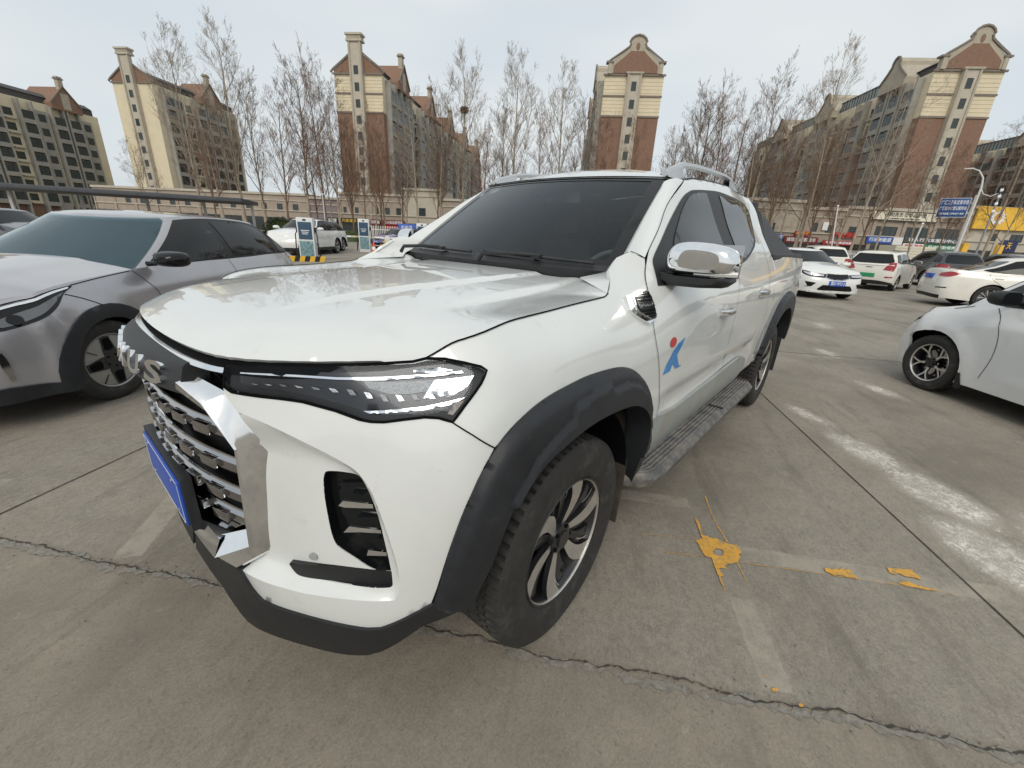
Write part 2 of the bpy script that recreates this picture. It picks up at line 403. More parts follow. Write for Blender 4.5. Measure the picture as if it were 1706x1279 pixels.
# worn paint outlines on the ground, metres
MARKS = {"blob": [[-1.026, 1.093],[-1.022, 1.109],[-0.995, 1.13],[-0.913, 1.168],[-0.921, 1.186],[-0.923, 1.208],[-0.94, 1.231],[-0.934, 1.243],[-0.939, 1.258],[-0.936, 1.281],[-0.96, 1.318],[-0.943, 1.334],[-0.915, 1.35],[-0.891, 1.341],[-0.885, 1.351],[-0.859, 1.351],[-0.839, 1.351],[-0.809, 1.337],[-0.789, 1.32],[-0.767, 1.313],[-0.755, 1.326],[-0.743, 1.304],[-0.729, 1.298],[-0.707, 1.327],[-0.677, 1.318],[-0.65, 1.342],[-0.635, 1.345],[-0.591, 1.369],[-0.635, 1.34],[-0.689, 1.307],[-0.727, 1.281],[-0.779, 1.253],[-0.769, 1.227],[-0.799, 1.196],[-0.826, 1.18],[-0.851, 1.158],[-0.887, 1.176],[-0.949, 1.14]], "hole": [[-0.845, 1.244],[-0.864, 1.252],[-0.872, 1.272],[-0.859, 1.286],[-0.833, 1.287],[-0.816, 1.271],[-0.81, 1.256],[-0.821, 1.246]], "l1": [[-1.282, 1.069],[-1.199, 1.111],[-1.134, 1.148],[-1.07, 1.185],[-1.029, 1.217],[-0.951, 1.275]], "l2": [[-0.696, 0.926],[-0.767, 1.018],[-0.871, 1.173]], "l3": [[-0.654, 1.064],[-0.709, 1.144],[-0.765, 1.223]], "l4": [[-0.844, 1.356],[-0.958, 1.536],[-1.042, 1.67],[-1.115, 1.785],[-1.207, 1.929],[-1.262, 2.023],[-1.311, 2.115]], "l5": [[-0.836, 1.348],[-0.791, 1.379],[-0.735, 1.413]], "p2": [[-1.083, 1.662],[-1.098, 1.674],[-1.095, 1.687],[-1.122, 1.703],[-1.115, 1.712],[-1.151, 1.723],[-1.137, 1.732],[-1.16, 1.75],[-1.136, 1.758],[-1.13, 1.771],[-1.111, 1.781],[-1.096, 1.752],[-1.085, 1.736],[-1.079, 1.715],[-1.057, 1.699],[-1.063, 1.686],[-1.058, 1.667]], "p3": [[-1.301, 1.881],[-1.309, 1.902],[-1.333, 1.919],[-1.337, 1.939],[-1.37, 1.969],[-1.347, 1.974],[-1.341, 1.988],[-1.312, 2.001],[-1.31, 1.979],[-1.298, 1.959],[-1.286, 1.938],[-1.294, 1.926],[-1.266, 1.906],[-1.266, 1.889]], "p4": [[-1.21, 1.917],[-1.237, 1.937],[-1.256, 1.954],[-1.253, 1.969],[-1.261, 1.993],[-1.273, 2.024],[-1.29, 2.064],[-1.25, 2.015],[-1.231, 1.976],[-1.212, 1.945]], "d1": [[-0.285, 1.59],[-0.295, 1.596],[-0.3, 1.606],[-0.293, 1.607],[-0.28, 1.599],[-0.278, 1.592]], "d2": [[-0.288, 1.665],[-0.296, 1.67],[-0.294, 1.678],[-0.286, 1.676],[-0.283, 1.668]], "d3": [[-0.316, 1.557],[-0.324, 1.563],[-0.324, 1.568],[-0.315, 1.563]]}
# outlines on the body surface (distance along the body, height), metres
TRACE = {
 'headlight': [(0.9651,1.079),(0.871,1.082),(0.7156,1.085),(0.616,1.091),(0.5524,1.096),(0.5231,1.103),(0.4796,1.104),(0.4368,1.098),(0.3997,1.09),(0.3867,1.082),(0.4043,1.056),(0.4425,1.01),(0.4684,0.9755),(0.4979,0.9835),(0.529,0.9846),(0.5753,0.9786),(0.6184,0.9717),(0.6462,0.9708),(0.6692,0.9737),(0.7146,0.9883),(0.7755,1.001),(0.8657,1.008),(0.9453,1.016),(0.9677,1.026)],
 'hl_lens': [(0.9385,1.065),(0.8689,1.066),(0.7148,1.07),(0.6162,1.079),(0.5456,1.089),(0.4733,1.098),(0.438,1.091),(0.417,1.082),(0.4349,1.043),(0.4705,0.9959),(0.5015,1),(0.5646,0.9906),(0.6253,0.9851),(0.6624,0.9897),(0.6965,1),(0.7692,1.014),(0.8661,1.024),(0.9323,1.033)],
 'hl_line_top': [(0.9295,1.061),(0.8123,1.06),(0.7145,1.06),(0.6164,1.065),(0.5109,1.074),(0.4465,1.083),(0.4434,1.079),(0.5112,1.069),(0.6166,1.059),(0.7144,1.055),(0.8119,1.055),(0.9292,1.058)],
 'hl_line_low': [(0.664,0.9923),(0.6182,0.9962),(0.5292,1.007),(0.4773,1.019),(0.4406,1.029),(0.4442,1.025),(0.4773,1.011),(0.5292,0.9996),(0.6183,0.9902),(0.6526,0.9876)],
 'hl_pod': [(0.6639,1.056),(0.6167,1.055),(0.5114,1.062),(0.4179,1.075),(0.4327,1.054),(0.4771,1.046),(0.5646,1.032),(0.607,1.031),(0.6511,1.041)],
 'hl_ribs': [(0.9324,1.038),(0.8666,1.037),(0.7698,1.035),(0.6959,1.038),(0.6514,1.032),(0.6175,1.028),(0.5539,1.03),(0.5014,1.037),(0.4632,1.045),(0.4773,1.028),(0.5646,1.019),(0.6248,1.014),(0.6618,1.018),(0.7142,1.026),(0.7696,1.029),(0.8663,1.031),(0.9323,1.034)],
 'hl_bright': [(0.5079,1.062),(0.4179,1.075),(0.4365,1.05),(0.4669,1.033),(0.5328,1.024),(0.5222,1.041)],
 'hl_upper': [(0.5531,1.081),(0.4959,1.088),(0.4644,1.084),(0.5108,1.076),(0.5532,1.077)],
 'hl_corner': [(0.4635,1.016),(0.4424,1.022),(0.4687,0.9892),(0.4808,0.9924)],
 'fog': [(0.7569,0.8361),(0.7632,0.8237),(0.765,0.8054),(0.7644,0.7682),(0.7581,0.7083),(0.7517,0.6637),(0.7407,0.6367),(0.7084,0.6168),(0.6654,0.594),(0.6163,0.5951),(0.6262,0.6537),(0.6419,0.746),(0.656,0.7968),(0.6684,0.8287),(0.679,0.8422),(0.7138,0.8428),(0.7395,0.8406)],
 'foglow': [(0.8609,0.5533),(0.8478,0.5321),(0.8341,0.5217),(0.8072,0.521),(0.7687,0.526),(0.6835,0.5374),(0.617,0.5441),(0.6096,0.5508),(0.6151,0.5939),(0.6654,0.5928),(0.7264,0.5835),(0.7919,0.5683)],
 'fb1': [(0.727,0.7606),(0.7171,0.7747),(0.6535,0.7733),(0.6527,0.7629),(0.7136,0.7581)],
 'fb2': [(0.7195,0.6914),(0.7072,0.7095),(0.6388,0.7084),(0.6372,0.6998),(0.6862,0.6975)],
 'fb3': [(0.6747,0.6359),(0.6704,0.6514),(0.6275,0.649),(0.6259,0.6398)],
 'seam': [(0.4686,0.9747),(0.4228,0.9456),(0.3678,0.906)],
 'flo': [(0.3678,0.906),(0.4036,0.8352),(0.4402,0.7421),(0.4689,0.637),(0.4889,0.4918)],
 'botw': [(0.489,0.4918),(0.6223,0.4254),(0.6587,0.4201),(0.6905,0.4209),(0.8165,0.423),(0.8812,0.4231),(0.9268,0.4245),(0.9457,0.4373),(0.964,0.4539),(0.9976,0.5016),(1.016,0.5102)],
 'lipbot': [(1.403,0.3431),(1.146,0.348),(1.049,0.33),(0.9895,0.2985),(0.941,0.2906),(0.8471,0.2997),(0.7606,0.3028),(0.6819,0.3045),(0.6352,0.3111),(0.6098,0.3308),(0.5112,0.417),(0.4077,0.4601)],
 'frame_out': [(0.8735,0.6232),(0.8742,0.6875),(0.8758,0.7807),(0.8781,0.8659),(0.8813,0.8806),(0.8817,0.8819),(0.9155,0.9534),(0.9578,1.012)],
 'flare_out': [(0.4889,0.4918),(0.4689,0.637),(0.4402,0.7421),(0.4036,0.8352),(0.3709,0.9064),(0.3322,0.9428),(0.2815,0.9652),(0.206,0.9863),(0.1021,0.9949),(-0.0012,0.9994),(-0.1102,0.9947),(-0.1764,0.9894),(-0.2305,0.9808),(-0.2991,0.9544),(-0.3835,0.8997),(-0.44,0.8476),(-0.4784,0.7871),(-0.5097,0.6924),(-0.5205,0.5828),(-0.5551,0.4945),(-0.5995,0.3673),(-0.6324,0.2848)],
 'flare_in': [(0.4072,0.4932),(0.3883,0.5492),(0.3702,0.5969),(0.3519,0.681),(0.3288,0.7465),(0.306,0.7838),(0.276,0.8113),(0.2442,0.833),(0.1983,0.8436),(0.1399,0.8587),(0.0599,0.868),(-0.0233,0.8691),(-0.1218,0.8649),(-0.2028,0.8559),(-0.274,0.8417),(-0.3413,0.8087),(-0.4042,0.7615),(-0.4407,0.7018),(-0.4513,0.6154),(-0.4534,0.5409),(-0.5012,0.4188)],
 'hood_seam': [(0.5248,1.108),(0.4388,1.141),(0.2497,1.169),(0.0175,1.179),(-0.2387,1.196)],
 'fend_top': [(-0.2387,1.196),(-0.3527,1.251),(-0.3676,1.272),(-0.5273,1.341),(-0.5859,1.316)],
 'doorcut': [(-1.266,1.677),(-0.9994,1.567),(-0.814,1.454),(-0.6401,1.354),(-0.5699,1.29),(-0.5155,1.231),(-0.4868,1.182),(-0.4642,1.107),(-0.4694,1.043),(-0.5066,0.9527),(-0.5591,0.8383),(-0.6015,0.719),(-0.6021,0.6031),(-0.7096,0.4316)],
 'doortop': [(-1.266,1.677),(-1.659,1.723),(-2.24,1.751),(-2.728,1.725),(-2.71,1.629),(-2.67,1.471),(-2.48,1.322),(-2.452,1.209),(-2.556,1.058),(-2.668,0.8679),(-2.46,0.71),(-2.451,0.5631)],
 'bseam': [(-1.85,1.312),(-1.544,1.192),(-1.448,0.9742),(-1.544,0.7484),(-1.667,0.5207)],
 'dlo': [(-0.6351,1.317),(-0.6046,1.264),(-0.5754,1.22),(-0.7334,1.219),(-1.077,1.235),(-1.734,1.283),(-2.036,1.332),(-2.321,1.411),(-2.494,1.525),(-2.557,1.644),(-2.225,1.677),(-1.87,1.683),(-1.551,1.661),(-1.41,1.648),(-1.296,1.632),(-1.165,1.592),(-0.9772,1.5),(-0.7814,1.401)],
 'fglass': [(-0.6467,1.263),(-0.7861,1.38),(-0.9825,1.477),(-1.169,1.582),(-1.276,1.614),(-1.532,1.644),(-1.583,1.617),(-1.53,1.5),(-1.401,1.386),(-1.293,1.304),(-1.182,1.25)],
 'rglass': [(-1.825,1.652),(-2.087,1.654),(-2.452,1.628),(-2.383,1.528),(-2.199,1.398),(-2.005,1.338),(-1.752,1.296),(-1.498,1.295),(-1.6,1.401),(-1.76,1.565)],
 'rocker': [(-0.5045,0.5797),(-0.512,0.6424),(-0.5595,0.6827),(-0.6898,0.6701),(-0.8436,0.6576),(-1.091,0.6615),(-1.383,0.6649),(-1.788,0.69),(-1.998,0.667),(-2.151,0.626),(-2.201,0.5777),(-2.091,0.5376)],
 'crease': [(-0.5704,0.7827),(-2.256,0.7912)],
 'handle1': [(-1.17,1.044),(-1.233,1.083),(-1.42,1.081),(-1.476,1.04),(-1.32,1.015)],
 'handle2': [(-2.066,1.085),(-2.141,1.118),(-2.367,1.124),(-2.369,1.079),(-2.163,1.07)],
 'vent': [(-0.3392,1.19),(-0.4726,1.203),(-0.4869,1.2),(-0.4871,1.178),(-0.4797,1.141),(-0.4719,1.106),(-0.4137,1.094),(-0.34,1.135),(-0.3308,1.149)],
 'vent_in': [(-0.3747,1.181),(-0.417,1.191),(-0.4704,1.193),(-0.4811,1.181),(-0.4741,1.141),(-0.4653,1.118),(-0.435,1.112),(-0.3809,1.137),(-0.3714,1.146)],
 'dec_red': [(-0.6395,1.001),(-0.6723,0.9963),(-0.6444,0.9819)],
 'dec_blue': [(-0.7793,1.002),(-0.7631,0.9834),(-0.7066,0.9338),(-0.7539,0.879),(-0.7802,0.8772),(-0.779,0.8719),(-0.7137,0.8708),(-0.6714,0.9022),(-0.6558,0.8731),(-0.5796,0.8733),(-0.6019,0.9119),(-0.6538,0.9596),(-0.709,0.9864)],
 'rflare_out': [(-3.861,0.9062),(-3.88,0.9395),(-3.492,1.013),(-3.175,1.016),(-2.963,0.9718),(-2.837,0.8934),(-2.732,0.7518),(-2.607,0.643),(-2.483,0.5565),(-2.187,0.5799)],
 'rflare_in': [(-3.991,0.8436),(-3.51,0.8429),(-3.297,0.7952),(-3.206,0.726),(-3.073,0.6109),(-3.028,0.4744)],
 'bedtop': [(-2.476,1.32),(-2.89,1.325),(-3.768,1.298)],
 'bedrear': [(-3.768,1.298),(-3.732,1.193),(-3.705,1.086),(-3.737,0.9734)],
 'bumpcrease': [(0.864,0.9466),(0.8097,0.9234),(0.7599,0.9001),(0.7118,0.8764),(0.685,0.857),(0.6704,0.8335),(0.6539,0.7919),(0.633,0.7254),(0.6152,0.6546),(0.5897,0.5703),(0.6059,0.5377)],
 'bumprecess': [(0.7407,0.6367),(0.6654,0.594),(0.8609,0.5533),(1.002,0.5189)],
}
# ---------------------------------------------------------------- materials of the setting
M_CREAM = mat('cream_render', (.66,.585,.43), .85, noise=.07, nscale=.6)
M_CREAM2 = mat('beige_stone', (.40,.36,.29), .85, noise=.12, nscale=.8)
M_BRICK = mat('red_brown_brick', (.225,.135,.095), .9, noise=.16, nscale=3.)
M_GREYR = mat('grey_render', (.30,.29,.26), .88, noise=.14, nscale=.7)
M_ROOF = mat('dark_roof', (.07,.068,.068), .8, noise=.2, nscale=2)
M_TRIM = mat('dark_cornice', (.20,.17,.145), .8, noise=.1, nscale=2)
M_WIN = mat('window_pane', (.03,.042,.045), .08, spec=.6)
M_WINB = mat('window_pane_bright', (.16,.19,.19), .12, spec=.6)
M_WFR = mat('window_frame_dark', (.055,.065,.06), .5)
M_STONE = mat('pinkish_stone', (.34,.285,.235), .85, noise=.14, nscale=.8, dirt=((.22,.19,.16), .5, .55, .4))
M_CONC = mat('pale_stone', (.46,.42,.35), .85, noise=.1, nscale=.6)
def bricklines(m, sc, dark=.75, w=.25, h=.08):
    """adds courses to a wall material"""
    t = m.node_tree; b = t.nodes['Principled BSDF']; co = t.nodes.new('ShaderNodeTexCoord'); br = t.nodes.new('ShaderNodeTexBrick')
    return m
_win = {}
def window_mesh(w, h, kind=0):
    key = (round(w,2), round(h,2), kind)
    if key not in _win:
        mb = MB(); fr = .07
        mb.m(0).box(-.02,.05,-w/2,-w/2+fr,-h/2,h/2); mb.box(-.02,.05,w/2-fr,w/2,-h/2,h/2); mb.box(-.02,.05,-w/2+fr,w/2-fr,h/2-fr,h/2); mb.box(-.02,.05,-w/2+fr,w/2-fr,-h/2,-h/2+fr)
        if kind == 0: mb.box(-.0,.04,-w/2+fr,w/2-fr,-.03,.03)
        else:
            n = max(1, int(round(w/.8)))
            for i in range(1, n): y = -w/2 + w*i/n; mb.box(0,.04,y-.025,y+.025,-h/2+fr,h/2-fr)
            mb.box(.0,.04,-w/2+fr,w/2-fr,h*.18-.02,h*.18+.02)
        mb.m(1).box(-.012,.006,-w/2+fr,w/2-fr,-h/2+fr,h/2-fr)
        me = bpy.data.meshes.new('window'); me.from_pydata(mb.v, [], mb.f); me.materials.append(M_WFR); me.materials.append(M_WINB if kind == 2 else M_WIN); me.polygons.foreach_set('material_index', mb.mi); _win[key] = me
    return _win[key]
class Wins:
    """windows of one building: the hundred that show largest are parts, the rest is one mesh"""
    def __init__(s): s.L = []
    def add(s, w, h, M, dist, kind=0, name='window'): s.L.append((w*h/max(1, dist)**2, w, h, M, kind, name))
    def build(s, root, maxn=96):
        s.L.sort(key=lambda a: -a[0])
        for sc_, w, h, M, k, nm in s.L[:maxn]:
            o = bpy.data.objects.new(nm, window_mesh(w, h, k)); COL.objects.link(o); o.parent = root; o.matrix_local = M
        rest = s.L[maxn:]
        if rest:
            mb = MB()
            for sc_, w, h, M, k, nm in rest:
                me = window_mesh(w, h, k); mi = [0]*len(me.polygons); me.polygons.foreach_get('material_index', mi); n0 = len(s.L)
                base = len(mb.v); mb.v += [tuple(M @ v.co) for v in me.vertices]; mb.f += [tuple(base+i for i in p.vertices) for p in me.polygons]; mb.mi += mi
            o = mesh_obj('far_windows', mb.v, mb.f, [M_WFR, M_WIN], root, False, None, mb.mi); o['kind'] = 'stuff'
def facade_M(x, y, z, nrm):
    """window placed at x,y,z whose outside looks along nrm (local)"""
    n = Vector((nrm[0], nrm[1], 0)).normalized(); t = Vector((0,0,1)).cross(n)
    return Matrix(((n.x,t.x,0,x),(n.y,t.y,0,y),(0,0,1,z),(0,0,0,1)))
U_AZ = math.radians(-145.5)
def apartment(cx, cy, W, L, style, side, label, gables, H=31., zc=24.3, cam_d=110, detail=True, group='tall apartment blocks beyond the shops'):
    """block whose narrow end faces the car park; local x runs away along its length; side = +1/-1 is the long face in view"""
    R = tag(empty('apartment_building', (cx, cy, 0), U_AZ), label, 'apartment building', group)
    h = W/2; EH = H + 2.8
    # walls: brick below, cream above
    mb = MB(); mb.m(0).box(0, L, -h, h, 0, zc); mb.m(1).box(0, L, -h, h, zc+.003, H); mb.build('wall', [M_BRICK, M_CREAM], R, False)
    # cream cladding joints and cornices on the near end
    for bx in [q for z in (zc, zc+3.4) for q in ((-.16, 0, -h-.1, -1.45, z-.18, z+.12), (-.16, 0, 1.45, h+.1, z-.18, z+.12))] + [(-.30, 0, -h-.3, -1.5, H-.05, H+.25), (-.30, 0, 1.5, h+.3, H-.05, H+.25)]: tb = MB(); tb.box(*bx); tb.build('cornice', M_TRIM, R, False)
    for ya, yb in ((-h,-1.45),(1.45,h)):
        k = zc+.75
        while k < H-.3:
            if cam_d < 125: jb = MB(); jb.box(-.03, 0, ya, yb, k, k+.05); jb.build('cladding_joint', mat('joint_tone', (.50,.43,.29), .9), R, False)
            k += .62
    # end strip with one window a floor
    st = MB(); top = EH+2.6 if style == 'chimney' else H+.1
    st.m(0).box(-.75, 0, -1.35, 1.35, 0, top); st.m(1).box(-.92,-.75,-1.35,-1.0,0,top); st.box(-.92,-.75,1.0,1.35,0,top)
    if style == 'chimney':
        st.m(0).box(-1.05,.6,-1.65,1.65,top,top+.35); st.m(1).box(-.95,.5,-1.5,1.5,top+.35,top+1.0); st.m(0).box(-1.15,.7,-1.75,1.75,top+1.0,top+1.35)
        for i in range(7): y = -1.3+i*.43; st.m(1).box(-1.0,-.95,y,y+.2,top+.38,top+.98)
    else:
        st.m(1).box(-1.0, 0, -1.6, 1.6, top, top+.3)
    st.build('stair_strip', [M_CONC, M_CREAM2], R, False)
    WN = Wins(); z = H-1.9 if style != 'chimney' else H+.6
    while z > 2: WN.add(.95, 1.5, facade_M(-.76, 0, z, (-1,0)), cam_d); z -= 2.95
    # gable on the near end
    gb = MB()
    if style == 'chimney':
        prof = [(-h-.55,H+.3),(-h-.2,H+.35),(-h-.0,H+.9),(0,EH+1.7),(h,H+.9),(h+.2,H+.35),(h+.55,H+.3)]
        pts = [(-h,H+.1),(-h,H+.75),(0,EH+1.5),(h,H+.75),(h,H+.1)]
        gb.m(0).prism([(y, zz) for y, zz in pts], 0, 1.0, Matrix(((0,0,1,-.02),(1,0,0,0),(0,1,0,0),(0,0,0,1))))
        for s in (-1, 1): gb.m(1).tube([(-.1, s*(h+.7), H+.35), (-.1, s*h, H+1.0), (-.1, s*h*.5, (H+1.0+EH+1.8)/2-.05), (-.1, 0, EH+1.8)], .22, 4)
    else:
        pts = [(-h*.86,H+.3),(-h*.86,EH-.8),(-h*.80,EH-.5),(-h*.5,EH+.6),(-h*.27,EH+1.5),(-h*.23,EH+2.0),(-h*.27,EH+2.3),(-h*.22,EH+2.8),(-h*.12,EH+3.2),(0,EH+3.35)]
        full = pts + [(-a, b) for a, b in pts[-2::-1]]
        gb.m(0).prism([(y, zz) for y, zz in full], 0, .9, Matrix(((0,0,1,-.35),(1,0,0,0),(0,1,0,0),(0,0,0,1))))
        inn = [(y*.86, zz-.45 if zz > H+1 else zz) for y, zz in full]
        gb.m(2).prism([(y*.74/.86, min(zz-.6, EH+1.0) if zz > H+1 else zz+.02) for y, zz in full], 0, .04, Matrix(((0,0,1,-.39),(1,0,0,0),(0,1,0,0),(0,0,0,1))))
        gb.m(1).tube([(-.4, y*1.06, zz+.12) for y, zz in full[1:-1]], .20, 4)
        gb.m(0).box(-.5,.5,-h*.92,-h*.80,H+.2,EH-.9); gb.box(-.5,.5,h*.80,h*.92,H+.2,EH-.9); gb.m(1).box(-.6,.6,-h*1.0,-h*.76,EH-.9,EH-.6); gb.box(-.6,.6,h*.76,h*1.0,EH-.9,EH-.6)
        gb.m(2).prism([(.35*math.cos(a), EH+1.7+.6*math.sin(a)) for a in np.linspace(0, 2*PI, 13)[:-1]], 0, .05, Matrix(((0,0,1,-.40),(1,0,0,0),(0,1,0,0),(0,0,0,1))))
        # terrace railing either side
    gb.build('gable', [M_BRICK if style == 'chimney' else M_CREAM2, M_TRIM, M_BRICK], R, False)
    # roof between the gables
    rf = MB(); rf.box(.9, L, -h+1.2, h-1.2, H, H+1.6); rf.prism([(-h+.9,H+1.6),(h-.9,H+1.6),(h-2.6,EH-.2),(-h+2.6,EH-.2)], 1.2, L-.3, Matrix(((0,0,1,0),(1,0,0,0),(0,1,0,0),(0,0,0,1)))); rf.build('roof', M_ROOF, R, False)
    # long face: bays, slabs, glazing
    s = side; BAL = []
    gx = list(gables)
    rng = random.Random(int(cx*7+cy))
    x = 1.6; k = 0
    while x < L-3:
        near = any(abs(x+1.5-g) < 3.4 for g in gx)
        d = math.hypot(cx + math.cos(U_AZ)*x, cy + math.sin(U_AZ)*x)
        if style == 'chimney': kind = k % 3
        else: kind = (0, 2, 1, 2)[k % 4]
        if kind == 0 or near:
            w_, pr = 3.0, 1.15; y0, y1 = (h, h+pr) if s > 0 else (-h-pr, -h)
            
            for xa in (x, x+w_-.35): bays = MB(); bays.box(xa, xa+.35, y0, y1, 0, H-.4); bays.build('bay_pier', M_GREYR, R, False)
            z = 4.2
            while z < H-1.2:
                sl_ = MB(); sl_.box(x+.35, x+w_-.35, y0, y1-.0, z-1.45, z-.55); BAL.append((d, sl_))
                WN.add(w_-.7, 1.75, facade_M(x+w_/2, s*(h+pr-.06), z+.32, (0,s)), d, 1); z += 2.95
            # glazed cheeks catch the light
            x += w_+.5
        elif kind == 1:
            w_, pr = 2.4, .55; y0, y1 = (h, h+pr) if s > 0 else (-h-pr, -h)
            bays = MB(); bays.box(x, x+w_, y0, y1, 0, H-1.8); bays.build('bay', M_GREYR if style == 'chimney' else M_CREAM2, R, False)
            z = 4.3
            while z < H-1.5: WN.add(1.5, 1.6, facade_M(x+w_/2, s*(h+pr), z+.2, (0,s)), d, 0); z += 2.95
            x += w_+.7
        else:
            w_ = 2.6; z = 4.3
            while z < H-1: 
                WN.add(1.7, 1.55, facade_M(x+w_/2, s*h, z+.2, (0,s)), d, 0)
                sl_ = MB(); BAL.append((d, sl_)); sl_.box(x+.2, x+w_-.2, h if s > 0 else -h-.75, h+.75 if s > 0 else -h, z-1.3, z-1.12)
                if k % 2: 
                    for q in range(7): xx = x+.25+q*.35; sl_.box(xx, xx+.05, (h+.68) if s > 0 else -h-.72, (h+.72) if s > 0 else -h-.68, z-1.12, z-.35)
                    sl_.box(x+.2, x+w_-.2, (h+.66) if s > 0 else -h-.74, (h+.74) if s > 0 else -h-.66, z-.35, z-.28)
                z += 2.95
            x += w_+.3
        k += 1
    BAL.sort(key=lambda q: q[0])
    for d_, q in BAL[:95]: q.build('balcony', M_GREYR, R, False)
    if BAL[95:]:
        al = MB()
        for d_, q in BAL[95:]: al.add(q.v, q.f)
        al.build('far_balconies', M_GREYR, R, False)['kind'] = 'stuff'
    WN.build(R)
    # cross gables over the long face
    for g in gx:
        c = MB(); w_ = 3.4; y0 = s*(h+1.25)
        if style == 'chimney':
            P_ = [(g-w_,H-.6),(g-w_,H+.6),(g,EH+1.9),(g+w_,H+.6),(g+w_,H-.6)]
        else:
            P_ = [(g-w_,H-.6),(g-w_,H+.8),(g-1.7,EH-.4),(g-.9,EH+.6),(g-.9,EH+1.2),(g-.5,EH+1.8),(g,EH+2.0),(g+.5,EH+1.8),(g+.9,EH+1.2),(g+.9,EH+.6),(g+1.7,EH-.4),(g+w_,H+.8),(g+w_,H-.6)]
        c.m(0).prism([(a, b) for a, b in P_], 0, abs(y0)+h*.3, Matrix(((1,0,0,0),(0,0,-s,y0),(0,1,0,0),(0,0,0,1))))
        c.m(2).box(g-.9, g+.9, y0 if s > 0 else y0-.03, y0+.03 if s > 0 else y0, H-.2, EH+.4)
        c.m(1).tube([(P_[i][0]*1. + (-.2 if i == 1 else 0), y0+.1*s, P_[i][1]+.12) for i in range(1, len(P_)-1)], .2, 4)
        if style == 'chimney':
            c.m(2).box(g-.55, g+.55, s*(h+.2) if s > 0 else s*(h+1.1), s*(h+1.1) if s > 0 else s*(h+.2), EH+.6, EH+3.4); c.m(1).box(g-.75, g+.75, s*h if s > 0 else s*(h+1.3), s*(h+1.3) if s > 0 else s*h, EH+3.4, EH+3.65); c.m(2).box(g-.6, g+.6, s*(h+.15) if s > 0 else s*(h+1.15), s*(h+1.15) if s > 0 else s*(h+.15), EH+3.65, EH+4.0)
        c.build('cross_gable', [M_BRICK if style == 'chimney' else M_CREAM2, M_TRIM, M_CREAM2], R, False)
    # glazed roof terraces
    if style != 'chimney':
        for a, b in zip([4.5]+[g+4 for g in gx], [g-4 for g in gx]+[L-2]):
            if b-a < 3: continue
            tz = MB(); y0, y1 = (h-1.2, h-.2) if s > 0 else (-h+.2, -h+1.2)
            tz.m(0).box(a, b, min(y0,y1), max(y0,y1), H+.002, H+1.9); tz.m(1).box(a-.1, b+.1, min(y0,y1)-.15, max(y0,y1)+.15, H+1.9, H+2.1)
            xx = a
            while xx < b: tz.m(1).box(xx, xx+.1, (h-.2) if s > 0 else -h+.12, (h-.12) if s > 0 else -h+.2, H+.002, H+1.9); xx += .9
            tz.build('roof_terrace', [M_WINB, M_WFR], R, False)
    return R

